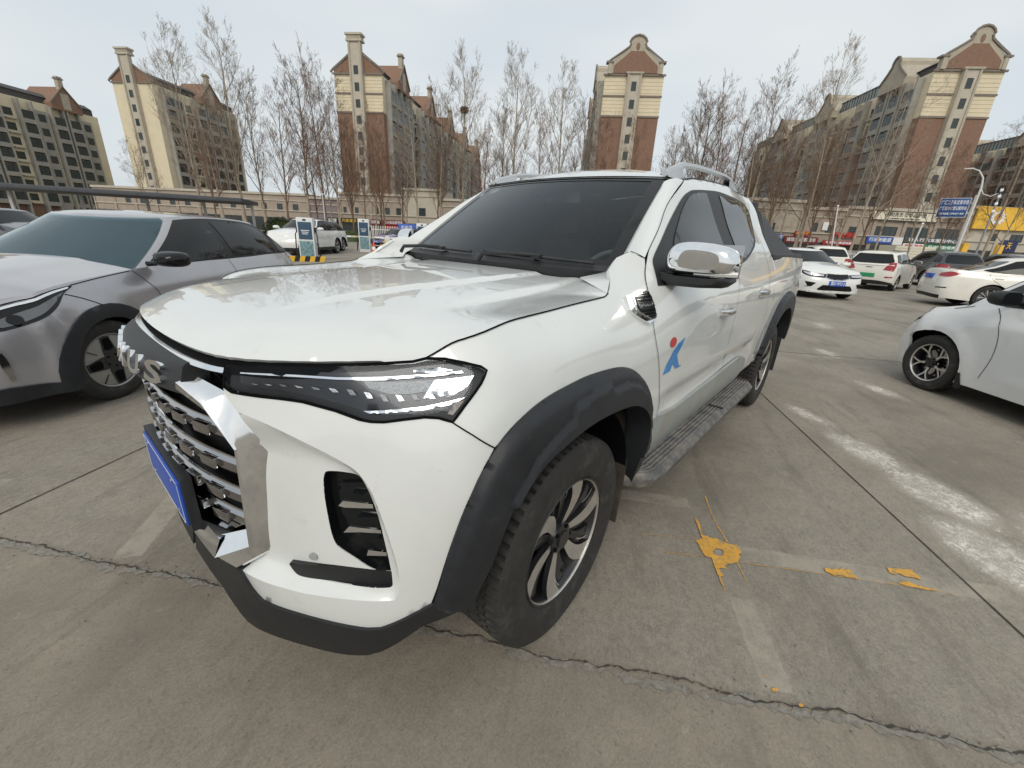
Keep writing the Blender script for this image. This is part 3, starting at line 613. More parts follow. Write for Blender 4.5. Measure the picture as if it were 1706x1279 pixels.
# ---------------------------------------------------------------- concrete car park
def ground_material():
    m = bpy.data.materials.new('car_park_concrete'); m.use_nodes = True; t = m.node_tree; b = t.nodes['Principled BSDF']; L = t.links
    co = t.nodes.new('ShaderNodeTexCoord')
    def noise(scale, detail=6, rough=.6, vec=None):
        n = t.nodes.new('ShaderNodeTexNoise'); n.inputs['Scale'].default_value = scale; n.inputs['Detail'].default_value = detail; n.inputs['Roughness'].default_value = rough
        L.new(vec or co.outputs['Object'], n.inputs['Vector']); return n.outputs['Fac']
    def ramp(f, a, b_, c0=(0,0,0,1), c1=(1,1,1,1)):
        r = t.nodes.new('ShaderNodeValToRGB'); r.color_ramp.elements[0].position = a; r.color_ramp.elements[1].position = b_; r.color_ramp.elements[0].color = c0; r.color_ramp.elements[1].color = c1
        L.new(f, r.inputs['Fac']); return r.outputs['Color']
    def mix(f, a, b_, mode='MIX'):
        x = t.nodes.new('ShaderNodeMix'); x.data_type = 'RGBA'; x.blend_type = mode
        for s, v in (('Factor', f), ('A', a), ('B', b_)):
            if hasattr(v, 'is_linked') or hasattr(v, 'links'): L.new(v, x.inputs[s])
            else: x.inputs[s].default_value = v
        return x.outputs['Result']
    def math_(op, a, b_=None, c=None):
        x = t.nodes.new('ShaderNodeMath'); x.operation = op
        for i, v in enumerate((a, b_, c)):
            if v is None: continue
            if hasattr(v, 'links'): L.new(v, x.inputs[i])
            else: x.inputs[i].default_value = v
        return x.outputs[0]
    # slab frame: p along 30.5 degrees, q along 120.5
    mp = t.nodes.new('ShaderNodeMapping'); mp.vector_type = 'POINT'; mp.inputs['Rotation'].default_value = (0,0,-math.radians(30.5)); L.new(co.outputs['Object'], mp.inputs['Vector'])
    sp = t.nodes.new('ShaderNodeSeparateXYZ'); L.new(mp.outputs['Vector'], sp.inputs[0]); p, q = sp.outputs[0], sp.outputs[1]
    st = t.nodes.new('ShaderNodeMapping'); st.inputs['Scale'].default_value = (.35, 2.2, 1); L.new(mp.outputs['Vector'], st.inputs['Vector'])
    c = mix(ramp(noise(.55, 8, .62), .32, .70), (.150,.135,.108,1), (.255,.233,.192,1))
    c = mix(ramp(noise(1.4, 6, .7, st.outputs['Vector']), .35, .75), c, (.255,.240,.212,1))
    c = mix(math_('MULTIPLY', ramp(noise(7, 8, .7), .42, .62), .45), c, (.13,.122,.112,1))
    c = mix(math_('MULTIPLY', ramp(noise(2.6, 6, .65), .44, .60), .40), c, (.235,.195,.165,1))
    c = mix(math_('MULTIPLY', ramp(noise(3.3, 7, .7), .50, .62), .40), c, (.155,.158,.125,1))
    c = mix(math_('MULTIPLY', ramp(noise(30, 8, .85), .46, .58), .50), c, (.31,.285,.245,1))
    c = mix(math_('MULTIPLY', ramp(noise(24, 8, .85, st.outputs['Vector']), .52, .62), .50), c, (.10,.092,.078,1))
    c = mix(math_('MULTIPLY', ramp(noise(11, 10, .8), .50, .60), .40), c, (.13,.118,.098,1))
    # the slab in the foreground, past the crack, is browner
    w = math_('ADD', p, math_('MULTIPLY', noise(3, 4), .05))
    near = ramp(math_('SUBTRACT', w, .60), 0, .02)
    c = mix(math_('MULTIPLY', near, .75), c, mix(ramp(noise(2.2, 8, .7), .3, .7), (.110,.090,.068,1), (.235,.198,.155,1)))
    c = mix(math_('MULTIPLY', ramp(noise(34, 8, .85), .48, .60), .38), c, (.085,.074,.060,1))
    # tone of every slab
    pi_ = math_('FLOOR', math_('DIVIDE', math_('SUBTRACT', p, .603), 5.2)); qi = math_('FLOOR', math_('DIVIDE', math_('ADD', q, 1.893), 4.48))
    cv = t.nodes.new('ShaderNodeCombineXYZ'); L.new(pi_, cv.inputs[0]); L.new(qi, cv.inputs[1]); wn = t.nodes.new('ShaderNodeTexWhiteNoise'); L.new(cv.outputs[0], wn.inputs['Vector'])
    c = mix(.24, c, mix(wn.outputs['Value'], (.13,.125,.12,1), (.30,.28,.25,1)))
    # fine grain and dark specks
    c = mix(math_('MULTIPLY', ramp(noise(120, 3, .8), .38, .66), .28), c, (.36,.34,.30,1))
    c = mix(math_('MULTIPLY', ramp(noise(55, 3, .6), .60, .68), .35), c, (.08,.073,.062,1))
    c = mix(math_('MULTIPLY', ramp(noise(16, 8, .8), .56, .66), .35), c, (.10,.094,.086,1))
    # oil and water stains
    c = mix(math_('MULTIPLY', ramp(noise(.75, 4, .6), .48, .66), .55), c, (.115,.104,.088,1))
    c = mix(math_('MULTIPLY', ramp(noise(1.9, 9, .72, st.outputs['Vector']), .54, .66), .5), c, (.105,.096,.082,1))
    c = mix(math_('MULTIPLY', ramp(noise(5.5, 12, .8), .58, .66), .45), c, (.33,.305,.26,1))
    # ground-off bay lines, paler bands
    def band(x, y, ang, hl, hw_):
        mm = t.nodes.new('ShaderNodeMapping'); mm.vector_type = 'TEXTURE'; mm.inputs['Location'].default_value = (x, y, 0); mm.inputs['Rotation'].default_value = (0,0,math.radians(ang)); L.new(co.outputs['Object'], mm.inputs['Vector'])
        sp_ = t.nodes.new('ShaderNodeSeparateXYZ'); L.new(mm.outputs['Vector'], sp_.inputs[0]); nz_ = math_('MULTIPLY', math_('SUBTRACT', noise(35, 5, .7), .5), .030)
        ax_ = math_('SUBTRACT', math_('ABSOLUTE', sp_.outputs[0]), hl); ay_ = math_('SUBTRACT', math_('ABSOLUTE', sp_.outputs[1]), hw_)
        dd_ = math_('ADD', math_('MAXIMUM', ax_, ay_), nz_); return math_('SUBTRACT', 1.0, ramp(math_('ADD', math_('MULTIPLY', dd_, 40.0), .5), .3, .7))
    for ba in ((-1.165,1.765,120.5,.61,.052),(-.46,1.515,30.5,.19,.05),(.87,-.835,55,.26,.055),(-.86,.55,121,.55,.05),(1.75,-1.35,50,.6,.06)):
        c = mix(math_('MULTIPLY', math_('MULTIPLY', band(*ba), ramp(noise(6, 8, .75), .36, .56)), .55), c, (.34,.318,.275,1))
    # spilled lime: blotches inside long soft patches
    def patch(x, y, ang, a, b_, dens):
        mm = t.nodes.new('ShaderNodeMapping'); mm.vector_type = 'TEXTURE'; mm.inputs['Location'].default_value = (x, y, 0); mm.inputs['Rotation'].default_value = (0,0,math.radians(ang)); mm.inputs['Scale'].default_value = (a, b_, 1)
        L.new(co.outputs['Object'], mm.inputs['Vector']); gr = t.nodes.new('ShaderNodeTexGradient'); gr.gradient_type = 'SPHERICAL'; L.new(mm.outputs['Vector'], gr.inputs['Vector'])
        return math_('MULTIPLY', gr.outputs['Fac'], dens)
    pt = None
    for a in ((-4.7,1.82,42,.55,.22,.95),(-3.25,1.35,50,.5,.20,.95),(-2.75,1.75,42,.55,.26,1.2),(-2.35,2.12,42,.50,.30,1.35),(-1.80,2.30,40,.50,.30,1.35),(-2.0,2.75,30,.8,.40,1.2),(-1.55,2.62,40,.5,.25,1.2),(-6.3,1.2,30,.7,.25,.8),(-9,.9,20,1.0,.4,.75)):
        g_ = patch(*a); pt = g_ if pt is None else math_('MAXIMUM', pt, g_)
    sx = t.nodes.new('ShaderNodeMapping'); sx.inputs['Rotation'].default_value = (0,0,-math.radians(45)); sx.inputs['Scale'].default_value = (1,2.6,1); L.new(co.outputs['Object'], sx.inputs['Vector'])
    wmask = ramp(math_('ADD', math_('ADD', math_('MULTIPLY', noise(6, 14, .8), .62), math_('MULTIPLY', noise(42, 6, .8, sx.outputs['Vector']), .38)), math_('MULTIPLY', math_('MINIMUM', pt, .75), .27)), .655, .78)
    wmask = math_('MULTIPLY', wmask, ramp(noise(24, 9, .82), .43, .53))
    c = mix(math_('MULTIPLY', wmask, .85), c, mix(ramp(noise(50, 4, .7), .35, .65), (.60,.59,.56,1), (.78,.77,.74,1)))
    c = mix(math_('MULTIPLY', ramp(math_('MULTIPLY', pt, math_('ADD', noise(5, 6, .7), .15)), .22, .50), .30), c, (.5,.49,.46,1))
    c = mix(1.0, c, (1.20,1.17,1.12,1), 'MULTIPLY')
    L.new(c, b.inputs['Base Color']); b.inputs['Roughness'].default_value = .82; b.inputs['Specular IOR Level'].default_value = .3
    bp = t.nodes.new('ShaderNodeBump'); bp.inputs['Strength'].default_value = .35; bp.inputs['Distance'].default_value = .004; L.new(math_('ADD', noise(90, 6, .75), math_('MULTIPLY', noise(9, 5, .6), 1.2)), bp.inputs['Height']); L.new(bp.outputs['Normal'], b.inputs['Normal'])
    return m
M_GROUND = ground_material()
mb = MB(); mb.add([(-900,-900,0),(900,-900,0),(900,900,0),(-900,900,0)], [(0,1,2,3)]); tag(mb.build('ground', M_GROUND, None, False), kind='structure')
UA = (math.cos(math.radians(30.5)), math.sin(math.radians(30.5))); UB = (-UA[1], UA[0])
def PQ(p, q): return (UA[0]*p + UB[0]*q, UA[1]*p + UB[1]*q)
M_CRACK = mat('crack_dirt', (.055,.048,.040), .95, noise=.4, nscale=30)
M_CHIP = mat('broken_concrete_edge', (.215,.20,.175), .9, noise=.3, nscale=40, bump=1., bscale=90)
def crack(name, p0, q0, p1, q1, w0, w1, jit, step=.03, seed=1, z=.004, m=M_CRACK, parent=None):
    rg = random.Random(seed); n = int(math.hypot(p1-p0, q1-q0)/step); v = []; f = []; off = 0
    for i in range(n+1):
        t = i/n; off = off*.9 + rg.uniform(-jit, jit); dp, dq = p1-p0, q1-q0; L = math.hypot(dp, dq); nx, ny = -dq/L, dp/L
        w = rg.uniform(w0, w1)*.5; cx, cy = p0+dp*t + nx*off, q0+dq*t + ny*off
        for s in (-1, 1): x, y = PQ(cx+nx*w*s, cy+ny*w*s); v.append((x, y, z))
    for i in range(n): f.append((2*i, 2*i+1, 2*i+3, 2*i+2))
    o = mesh_obj(name, v, f, m, parent, False); tag(o, kind='structure'); return o
crack('ground_crack', .603, -2.6, .603, 3.6, .001, .010, .0055, .011, 3)
crack('ground_crack', .615, -2.6, .615, 3.6, .004, .05, .007, .014, 5, .0025, M_CHIP)
crack('ground_crack', .60, -14, .60, -2.6, .008, .02, .003, .05, 8)
for i, q in enumerate((2.587, -1.893, 7.067, -6.37)): crack('ground_joint', -40, q, 14, q, .006, .010, .0006, .12, 20+i)
for i, p in enumerate((-4.6, -9.8, -15.0, -20.2, 5.8)): crack('ground_joint', p, -30, p, 12, .006, .012, .001, .12, 40+i)
# worn bay lines: ground-off bands with yellow left over
M_BAND = mat('scrubbed_line', (.265,.248,.215), .85, noise=.22, nscale=10, bump=.4, bscale=120, dirt=((.19,.178,.155), 6., .50, .8))
M_YEL = mat('yellow_road_paint', (.62,.33,.05), .75, noise=.14, nscale=25, bump=.5, bscale=200, dirt=((.22,.19,.14), 48., .50, .75))
def strip(a, b, w, m, nm, z=.005):
    d = Vector((b[0]-a[0], b[1]-a[1])).normalized(); n = Vector((-d.y, d.x))*w/2; N = 40; v = []; rg = random.Random(int(a[0]*100)); f = []
    for i in range(N+1):
        c = Vector(a).lerp(Vector(b), i/N)
        for s in (-1, 1): q = c + n*s*(1+rg.uniform(-.06,.06)); v.append((q.x, q.y, z))
    for i in range(N): f.append((2*i, 2*i+1, 2*i+3, 2*i+2))
    return tag(mesh_obj(nm, v, f, m, None, False), kind='structure')
def blob(nm, pts, m, hole=None, z=.0055):
    ps = [Vector((x, y, 0)) for x, y in pts]; lists = [ps] + ([[Vector((x, y, 0)) for x, y in hole]] if hole else []); tri = tessellate_polygon(lists); al = [p for l in lists for p in l]
    return tag(mesh_obj(nm, [(p.x, p.y, z) for p in al], [tuple(t) for t in tri], m, None, False), kind='structure')
def rough(pts, amp, seed=1, sub=6):
    rg = random.Random(seed); out = []
    for a, b in zip(pts, pts[1:]+pts[:1]):
        for k in range(sub): t = k/sub; out.append((a[0]+(b[0]-a[0])*t + (rg.uniform(-amp, amp) if k else 0), a[1]+(b[1]-a[1])*t + (rg.uniform(-amp, amp) if k else 0)))
    return out
blob('road_marking', rough(MARKS['blob'], .0022), M_YEL, rough(MARKS['hole'], .002))
for i, k in enumerate(('p2','p3','p4','d1','d2','d3')): blob('road_marking', rough(MARKS[k], .0025, i), M_YEL)
for k, w in (('l1',.008),('l2',.003),('l3',.005),('l4',.004),('l5',.005)):
    v = []; f = []; pts = MARKS[k]; rg = random.Random(5)
    pts = [(a[0]+(b[0]-a[0])*t/8, a[1]+(b[1]-a[1])*t/8) for a, b in zip(pts, pts[1:]) for t in range(8)] + [pts[-1]]
    for i, (x, y) in enumerate(pts):
        a = pts[max(0,i-1)]; b = pts[min(len(pts)-1,i+1)]; d = Vector((b[0]-a[0], b[1]-a[1])).normalized(); ww = w*rg.uniform(.15, 1)
        for s in (-.5,.5): v.append((x - d.y*ww*s, y + d.x*ww*s, .0035))
    for i in range(len(pts)-1): f.append((2*i,2*i+1,2*i+3,2*i+2))
    tag(mesh_obj('road_marking', v, f, M_YEL, None, False), kind='structure')
# crumbs of concrete and grit
mb = MB(); rg = random.Random(11)
for i in range(420):
    if i < 200: x, y = PQ(.603 + rg.gauss(0, .03), rg.uniform(-2.2, 3.2)); r = rg.uniform(.001, .005)
    else: x, y = rg.uniform(-6, 2), rg.uniform(-1.5, 4.5); r = rg.uniform(.001, .0045)
    mb.add([(x-r, y, .004), (x, y-r*rg.uniform(.5,1.3), .004), (x+r, y, .004), (x, y+r, .004), (x, y, .004+r)], [(0,1,4),(1,2,4),(2,3,4),(3,0,4)])
g_ = mb.build('loose_grit', mat('grit', (.16,.15,.135), .9, noise=.5, nscale=3), None, False); tag(g_, 'small stones and crumbs of concrete scattered over the car park', 'grit', kind='stuff')

# ---------------------------------------------------------------- materials shared by the vehicles
M_WHITE = mat('white_paint', (.645,.665,.655), .30, coat=1., coat_rough=.02, noise=.035, nscale=3.5, dirt=((.42,.40,.36), 9., .60, .28))
M_BLACKP = mat('black_plastic', (.012,.013,.015), .5, noise=.25, nscale=12, bump=.25, bscale=700)
M_FLARE = mat('grey_black_plastic', (.017,.019,.023), .48, noise=.25, nscale=8, bump=.25, bscale=600, dirt=((.09,.085,.075), 14., .60, .3), spec=.4)
M_GLOSSB = mat('gloss_black', (.008,.009,.01), .14, spec=.35)
M_MATTB = mat('matt_black', (.004,.004,.005), .9, spec=.1)
M_CHROME = mat('chrome', (.80,.82,.84), .07, metal=1., noise=.05, nscale=30)
M_CHROMED = mat('dark_chrome', (.42,.42,.43), .12, metal=1.)
M_SILVER = mat('silver_metal', (.62,.63,.64), .30, metal=1.)
M_RUB = mat('tyre_rubber', (.022,.021,.020), .78, noise=.3, nscale=18, bump=.3, bscale=300, dirt=((.085,.078,.068), 7., .52, .55))
M_RIMB = mat('rim_black', (.014,.014,.016), .35, coat=.3)
M_RIMS = mat('rim_machined', (.62,.60,.57), .38, metal=.85, noise=.12, nscale=25)
M_DGLASS = mat('dark_glass', (.008,.010,.011), .02, spec=.34)
M_WS = glass_mat('windscreen_glass', (.66,.76,.77), .012, .85, 1.42)
M_LENS = glass_mat('clear_lens', (.95,.97,1.), .03, .95, 1.22)
M_GREY = mat('sill_grey', (.30,.32,.31), .42, noise=.08, nscale=10, dirt=((.30,.26,.21), 9., .5, .5))
M_BOARD = mat('running_board_grey', (.10,.10,.10), .5, metal=.2, noise=.3, nscale=15, dirt=((.24,.21,.18), 12., .45, .6))
M_SEAT = mat('seat_fabric', (.20,.195,.19), .8)
M_DASH = mat('dashboard_plastic', (.16,.165,.17), .7)
M_BLUE = mat('decal_blue', (.03,.22,.55), .35, coat=.5)
M_RED = mat('decal_red', (.50,.01,.015), .35, coat=.5)
M_PLATEB = mat('plate_blue', (.02,.08,.42), .4)
M_PLATEG = mat('plate_green', (.02,.26,.10), .4)
M_LETW = mat('lettering_white', (.85,.86,.87), .5)
M_TAILR = mat('lamp_red', (.32,.008,.012), .12, coat=.6)
M_AMBER = mat('lamp_amber', (.7,.22,.02), .15, coat=.5)

def wheel(parent, x, y, z, R, W, rr, side=1, style='twin', steer=0., name='wheel', ntread=70, rim_m=None):
    """tyre, rim and brake; its outer face looks to side*y"""
    root = empty(name, (x, y, z)); root.parent = parent
    M = Matrix.Rotation(steer, 4, 'Z') @ (Matrix.Rotation(-PI/2, 4, 'X') if side > 0 else Matrix.Rotation(PI/2, 4, 'X'))
    h = W/2; tb = MB()
    prof = [(rr-.008, h-.012), (rr+.006, h-.001), (rr+.02, h+.002), (rr+(R-rr)*.45, h+.010), (R-.038, h+.006), (R-.018, h-.001), (R-.007, h-.010), (R-.003, h-.018),
            (R, h-.06), (R, -h+.06), (R-.002, -h+.035), (R-.01, -h+.02), (R-.045, -h-.004), (rr+(R-rr)*.45, -h-.01), (rr+.01, -h), (rr-.008, -h+.02)]
    # tread: blocks as a real relief, cut by cross grooves and four rings
    def tread_pt(a, t):     # t -1..1 over the tread
        return a
    n = ntread*2
    cols = []
    fine = prof[:7]
    hs = [h-.020, h-.034, h-.048, h-.050, h-.056, h-.058] + [h*.42, h*.42-.002, h*.42-.009, h*.42-.011, .006, .004, -.004, -.006, -h*.42+.011, -h*.42+.009, -h*.42+.002, -h*.42] + [-h+.058, -h+.056, -h+.05, -h+.048, -h+.034, -h+.02]
    grooveH = [(h-.050, h-.056), (h*.42-.002, h*.42-.009), (.004, -.004), (-h*.42+.009, -h*.42+.002), (-h+.056, -h+.05)]
    v = []; rows = [(r, q, 0) for r, q in fine]
    for q in hs:
        g = any(b-1e-5 <= q <= a+1e-5 for a, b in grooveH)
        edge = max(0, abs(q) - (h-.05)); r = R - edge*edge*4
        rows.append((r - (.007 if g else 0), q, 0 if g else 1))
    rows += [(r, q, 0) for r, q in prof[11:]]
    nn = n*2 if ntread > 60 else n
    f = []
    for i, (r, q, tr_) in enumerate(rows):
        for k in range(nn):
            a = 2*PI*(k)/nn
            rad = r
            if tr_ and (k % 4) == 0: rad = r - .010
            elif tr_ and (k % 4) == 2 and abs(q) < h-.06: rad = r - .002
            v.append((rad*math.cos(a + q*.25), rad*math.sin(a + q*.25), q))
    for i in range(len(rows)-1):
        for k in range(nn): f.append((i*nn+k, i*nn+(k+1)%nn, (i+1)*nn+(k+1)%nn, (i+1)*nn+k))
    tb.add(v, f, M); tb.build('tyre', M_RUB, root, True, angle=32)
    rb = MB(); rm = rim_m or M_RIMS
    # barrel and lip
    rb.m(1 if style == 'twin' else 0).lathe([(rr, h-.008), (rr-.004, h-.002), (rr-.010, h-.006)], 48, M); rb.m(0).lathe([(rr-.010, h-.006), (rr-.0135, h-.010), (rr-.014, h-.014)], 48, M)
    rb.m(1).lathe([(rr-.014, h-.014), (rr-.024, h-.03), (rr-.03, -h*.2), (rr-.03, -h+.02)], 48, M)
    rb.lathe([(rr-.03, -h*.15), (.03, -h*.15)], 32, M)      # dark disc behind the spokes
    def spoke(poly3, k): pass
    def bladed(a, r0, r1, w0, w1, sweep, z0, z1, mk, th=.02, curve=0.):
        L = []; Rr = []; S = 8
        for i in range(S+1):
            t = i/S; r = r0 + (r1-r0)*t; ang = a + sweep*t + curve*math.sin(PI*t); w = w0 + (w1-w0)*t
            c, s_ = math.cos(ang), math.sin(ang); zz = z0 + (z1-z0)*t**.8
            L.append(((r*c - w*s_), (r*s_ + w*c), zz)); Rr.append(((r*c + w*s_), (r*s_ - w*c), zz))
        vv = L + Rr + [(x_, y_, z_-th) for x_, y_, z_ in L] + [(x_, y_, z_-th) for x_, y_, z_ in Rr]; m_ = S+1; ff = []; fs = []
        for i in range(S):
            ff.append((i, i+1, m_+i+1, m_+i)); fs += [(i, 2*m_+i, 2*m_+i+1, i+1), (m_+i, m_+i+1, 3*m_+i+1, 3*m_+i)]
        rb.m(mk).add(vv, [q[::-1] for q in ff], M); rb.m(1).add(vv, fs, M)
    zf = h - .018
    if style == 'twin':
        for k in range(6):
            a = 2*PI*k/6 + .25
            bladed(a, .045, rr-.012, .011, .040, .10, zf-.022, zf+.006, 0, curve=-.16)
            bladed(a+.42, .045, rr-.012, .012, .018, .05, zf-.034, zf-.010, 1, curve=-.14)
            bladed(a+.66, .050, rr-.015, .010, .014, .02, zf-.040, zf-.022, 1, curve=-.14)
            bladed(a+.30, .12, rr-.015, .002, .003, .03, zf-.03, zf-.004, 0, th=.004, curve=-.1)
    elif style == 'five_y':
        for k in range(5):
            a = 2*PI*k/5 + .2
            bladed(a, .03, rr*.52, .014, .010, 0, zf-.018, zf-.01, 0)
            for s_ in (-1, 1): bladed(a, rr*.48, rr-.01, .008, .010, s_*.30, zf-.01, zf+.003, 0)
    elif style == 'turbine':
        for k in range(10):
            a = 2*PI*k/10; bladed(a, .03, rr-.01, .010, .014, 0, zf-.02, zf, 0)
    elif style == 'star':
        for k in range(5):
            a = 2*PI*k/5 + .3; bladed(a, .03, rr-.02, .03, .045, .12, zf-.02, zf-.002, 0)
            bladed(a+.63, .10, rr-.01, .002, .003, 0, zf-.02, zf, 1)
    elif style == 'disc':        # flat aero cover with four dark pockets
        rb.m(0).lathe([(rr-.010, zf), (.10, zf+.006), (.02, zf+.008), (.001, zf+.008)], 48, M)
        for k in range(4):
            a = 2*PI*k/4 + .12
            pol = [(.02,-.045), (.075,-.05), (rr-.06,-.036), (rr-.022,-.030), (rr-.018,0), (rr-.022,.030), (rr-.06,.036), (.075,.05), (.02,.045)]
            rb.m(1).prism(pol, zf-.012, zf+.011, M @ Matrix.Rotation(a, 4, 'Z'))
            rb.m(2).prism([(.095,-.034), (rr-.045,-.027), (rr-.032,-.02), (rr-.03,0), (rr-.032,.02), (rr-.045,.027), (.095,.034), (.085,0)], zf-.02, zf+.013, M @ Matrix.Rotation(a, 4, 'Z'))
            rb.m(1).prism([(.12,-.0025), (rr-.014,-.0025), (rr-.014,.0025), (.12,.0025)], zf-.012, zf+.009, M @ Matrix.Rotation(a+PI/4+.1, 4, 'Z'))
        rb.m(1).prism([(.062*math.cos(2*PI*i/24), .062*math.sin(2*PI*i/24)) for i in range(24)], zf, zf+.0125, M)
    if style != 'disc':
        rb.m(1).lathe([(.058, zf-.03), (.056, zf-.012), (.036, zf-.006), (.001, zf-.005)], 24, M)
        rb.m(1).prism([(.034*math.cos(2*PI*i/20), .034*math.sin(2*PI*i/20)) for i in range(20)], zf-.008, zf+.001, M)
    for k in range(5):
        a = 2*PI*k/5+.5; rb.m(2).lathe([(.008, zf-.02), (.008, zf+(.016 if style == 'disc' else -.004)), (.001, zf+(.016 if style == 'disc' else -.004))], 8, M @ Matrix.Translation((.047*math.cos(a), .047*math.sin(a), 0)))
    rb.build('rim', [rm, M_RIMB, M_MATTB], root, True, angle=30)
    bk = MB(); bk.m(0).lathe([(rr-.06, -h*.1), (rr-.06, -h*.1+.012), (.03, -h*.1+.012)], 32, M); bk.build('brake_disc', M_CHROMED, root)
    return root

# ---------------------------------------------------------------- the white pickup
def build_pickup():
    T = tag(empty('pickup_truck', (0,0,0)), 'large white crew-cab pickup in the foreground with chrome grille and black wheel arch flares', 'pickup truck')
    tr = TRACE
    side = lambda u, z: shell(u, z)
    pnl = lambda name, poly, m, par=T, **k: panel(name, side, poly, m, par, flip=True, **k)
    sm = smooth_poly
    crease = sm([(.915,.968),(.864,.949),(.81,.925),(.76,.902),(.712,.877),(.682,.857),(.664,.834),(.645,.798),(.622,.725),(.602,.655),(.590,.60),(.584,.55),(.597,.518)], False, 4)
    lowline = [(.597,.518),(.69,.510),(.80,.498),(.87,.500),(1.0,.503)]
    def rec_disp(U, V):
        d = np.minimum(_edist(crease, U, V, False), _edist(lowline, U, V, False)*.9); sft = 1-np.exp(-d/.013)
        top = np.clip((.985-V)/.13, 0, 1); top = top*top*(3-2*top); lin = np.clip((U-.66)/.24, 0, 1)
        return -(.017*sft + .034*lin*sft)*top
    bump_disp = rec_disp
    # --- front bumper
    hl = tr['headlight']; hlow = hl[11:]
    bump = [tr['headlight'][12]] + tr['seam'][1:] + sm(tr['flo'][1:-1] + [(.494,.492)], False) + [(.55,.458)] + tr['botw'][1:-2] + [(1.0,.46)] + lowline[::-1][:-1] + crease[::-1] + [(.93,.972),(.962,1.005),(.97,1.022)] + hl[13:-1][::-1]
    rec = crease + lowline[1:] + [(.975,.56),(.955,.60),(.955,.70),(.955,.80),(.930,.855),(.905,.90),(.918,.945),(.93,.972)]
    fog = sm(tr['fog']); low = sm(tr['foglow'])
    B = pnl('front_bumper', bump, M_WHITE, step=.022, thick=.004)
    BR = pnl('bumper_recess', rec, M_WHITE, B, holes=[fog, low], step=.011, thick=.003, disp=rec_disp)
    pnl('fog_lamp_recess', [(u+(u-.69)*.25, z+(z-.72)*.2) for u, z in tr['fog']], M_GLOSSB, B, step=.03, thick=0, off=-.065)
    # walls of the recess
    def tub(poly, d0, d1, name, m, par, dsp=None):
        R_ = _resample(poly, .01); v = []; f = []; n = len(R_)
        for u, z in R_:
            P = Vector(side(u, z)); N = -(Vector(side(u+1e-3, z))-P).cross(Vector(side(u, z+1e-3))-P).normalized()
            dd = float(dsp(np.array([u]), np.array([z]))[0]) if dsp else 0
            v += [P+N*(d0+dd), P+N*d1]
        for i in range(n): j = (i+1) % n; f.append((2*i, 2*i+1, 2*j+1, 2*j))
        return mesh_obj(name, v, f, m, par)
    tub(fog, 0, -.068, 'recess_wall', M_GLOSSB, B, bump_disp)
    # a lamp behind the bars
    lamp = MB()
    for k, key in enumerate(('fb1','fb2','fb3')):
        o_ = panel('chrome_bar', side, tr[key], M_CHROME, B, flip=True, step=.02, thick=.007, off=-.012)
    pnl('fog_lamp', [(.742,.80),(.738,.72),(.70,.66),(.66,.63),(.64,.66),(.655,.75),(.675,.81)], M_DGLASS, B, step=.02, thick=.01, off=-.05)
    pnl('lower_vent', low, M_BLACKP, B, step=.03, thick=0, off=-.028)
    tub(low, 0, -.03, 'vent_wall', M_BLACKP, B, bump_disp)
    # parking sensor
    P = Vector(side(.80,.585)); pnl('parking_sensor', [(.80+.010*math.cos(a), .588+.010*math.sin(a)) for a in np.linspace(0, 2*PI, 17)[:-1]], M_GREY, B, step=.01, thick=.004, off=-.031)
    # --- black chin
    lip = [(.489,.494),(.55,.461)] + tr['botw'][1:-1] + [(1.02,.515),(1.42,.515)] + tr['lipbot'][:-1] + [(.40,.44),(.40,.49)]
    def lipdisp(U, V): return .004 + .012*np.clip((.42-V)/.08, 0, 1)
    chin = pnl('lower_valance', lip, M_BLACKP, step=.03, thick=.03, off=.004, disp=lipdisp)
    mb = MB()
    ch2 = mirror_obj(chin); B2 = mirror_obj(B)
    for c in list(B.children): mirror_obj(c, B2)
    # underside floor so nothing shows through
    mb = MB(); mb.box(-4.2, .62, -.78, .78, .34, .40); mb.box(-.35,.35,-.55,.55,.42,.95); mb.box(.30,.60,-.50,.50,.34,.93); mb.build('underbody', M_MATTB, T, False)
    # --- fender
    fo = tr['flare_out']
    fend = [tr['headlight'][12], tr['seam'][1], tr['seam'][2]] + [(u+ (0), z-.012) for u, z in fo[5:17]] + [(-.50,.80),(-.515,.74),(-.528,.60),(-.55,.49)] + [(-.60,.46)] + tr['doorcut'][::-1][1:-3+0][:0]
    dc = tr['doorcut']
    fend += [(-.60,.55)] + [tuple(q) for q in dc[12:3:-1]] + [(-.586,1.316)]
    hs = sm([(.523,1.104)] + tr['hood_seam'][1:] + [(-.275,1.206)], False, 5)
    fend += [(-.527,1.341),(-.45,1.318),(-.375,1.276),(-.350,1.250),(-.31,1.224)] + hs[::-1] + tr['headlight'][5:12][0:0]
    fend += [tr['headlight'][i] for i in (6,7,8,9,10,11)]
    F = pnl('front_fender', fend, M_WHITE, step=.03, thick=.014)
    mirror_obj(F)
    # shut lines
    def shut(lines, name='panel_gap', par=T, w=.005):
        out = []
        for L in lines:
            v, f = ribbon(side, L, w, -.003); out.append(mesh_obj(name, v, f, M_MATTB, par))
        return out
    g = shut([tr['seam'], sm(tr['doorcut'], False)+[(-.60,.50)], hs, [(-.586,1.318),(-.555,1.333),(-.527,1.341)],
              [(-1.62,1.29),(-1.56,1.1),(-1.52,.8),(-1.56,.56)], [(-2.50,1.42),(-2.42,1.30),(-2.40,1.1),(-2.42,.9),(-2.35,.70),(-2.3,.58)]], w=.0032)
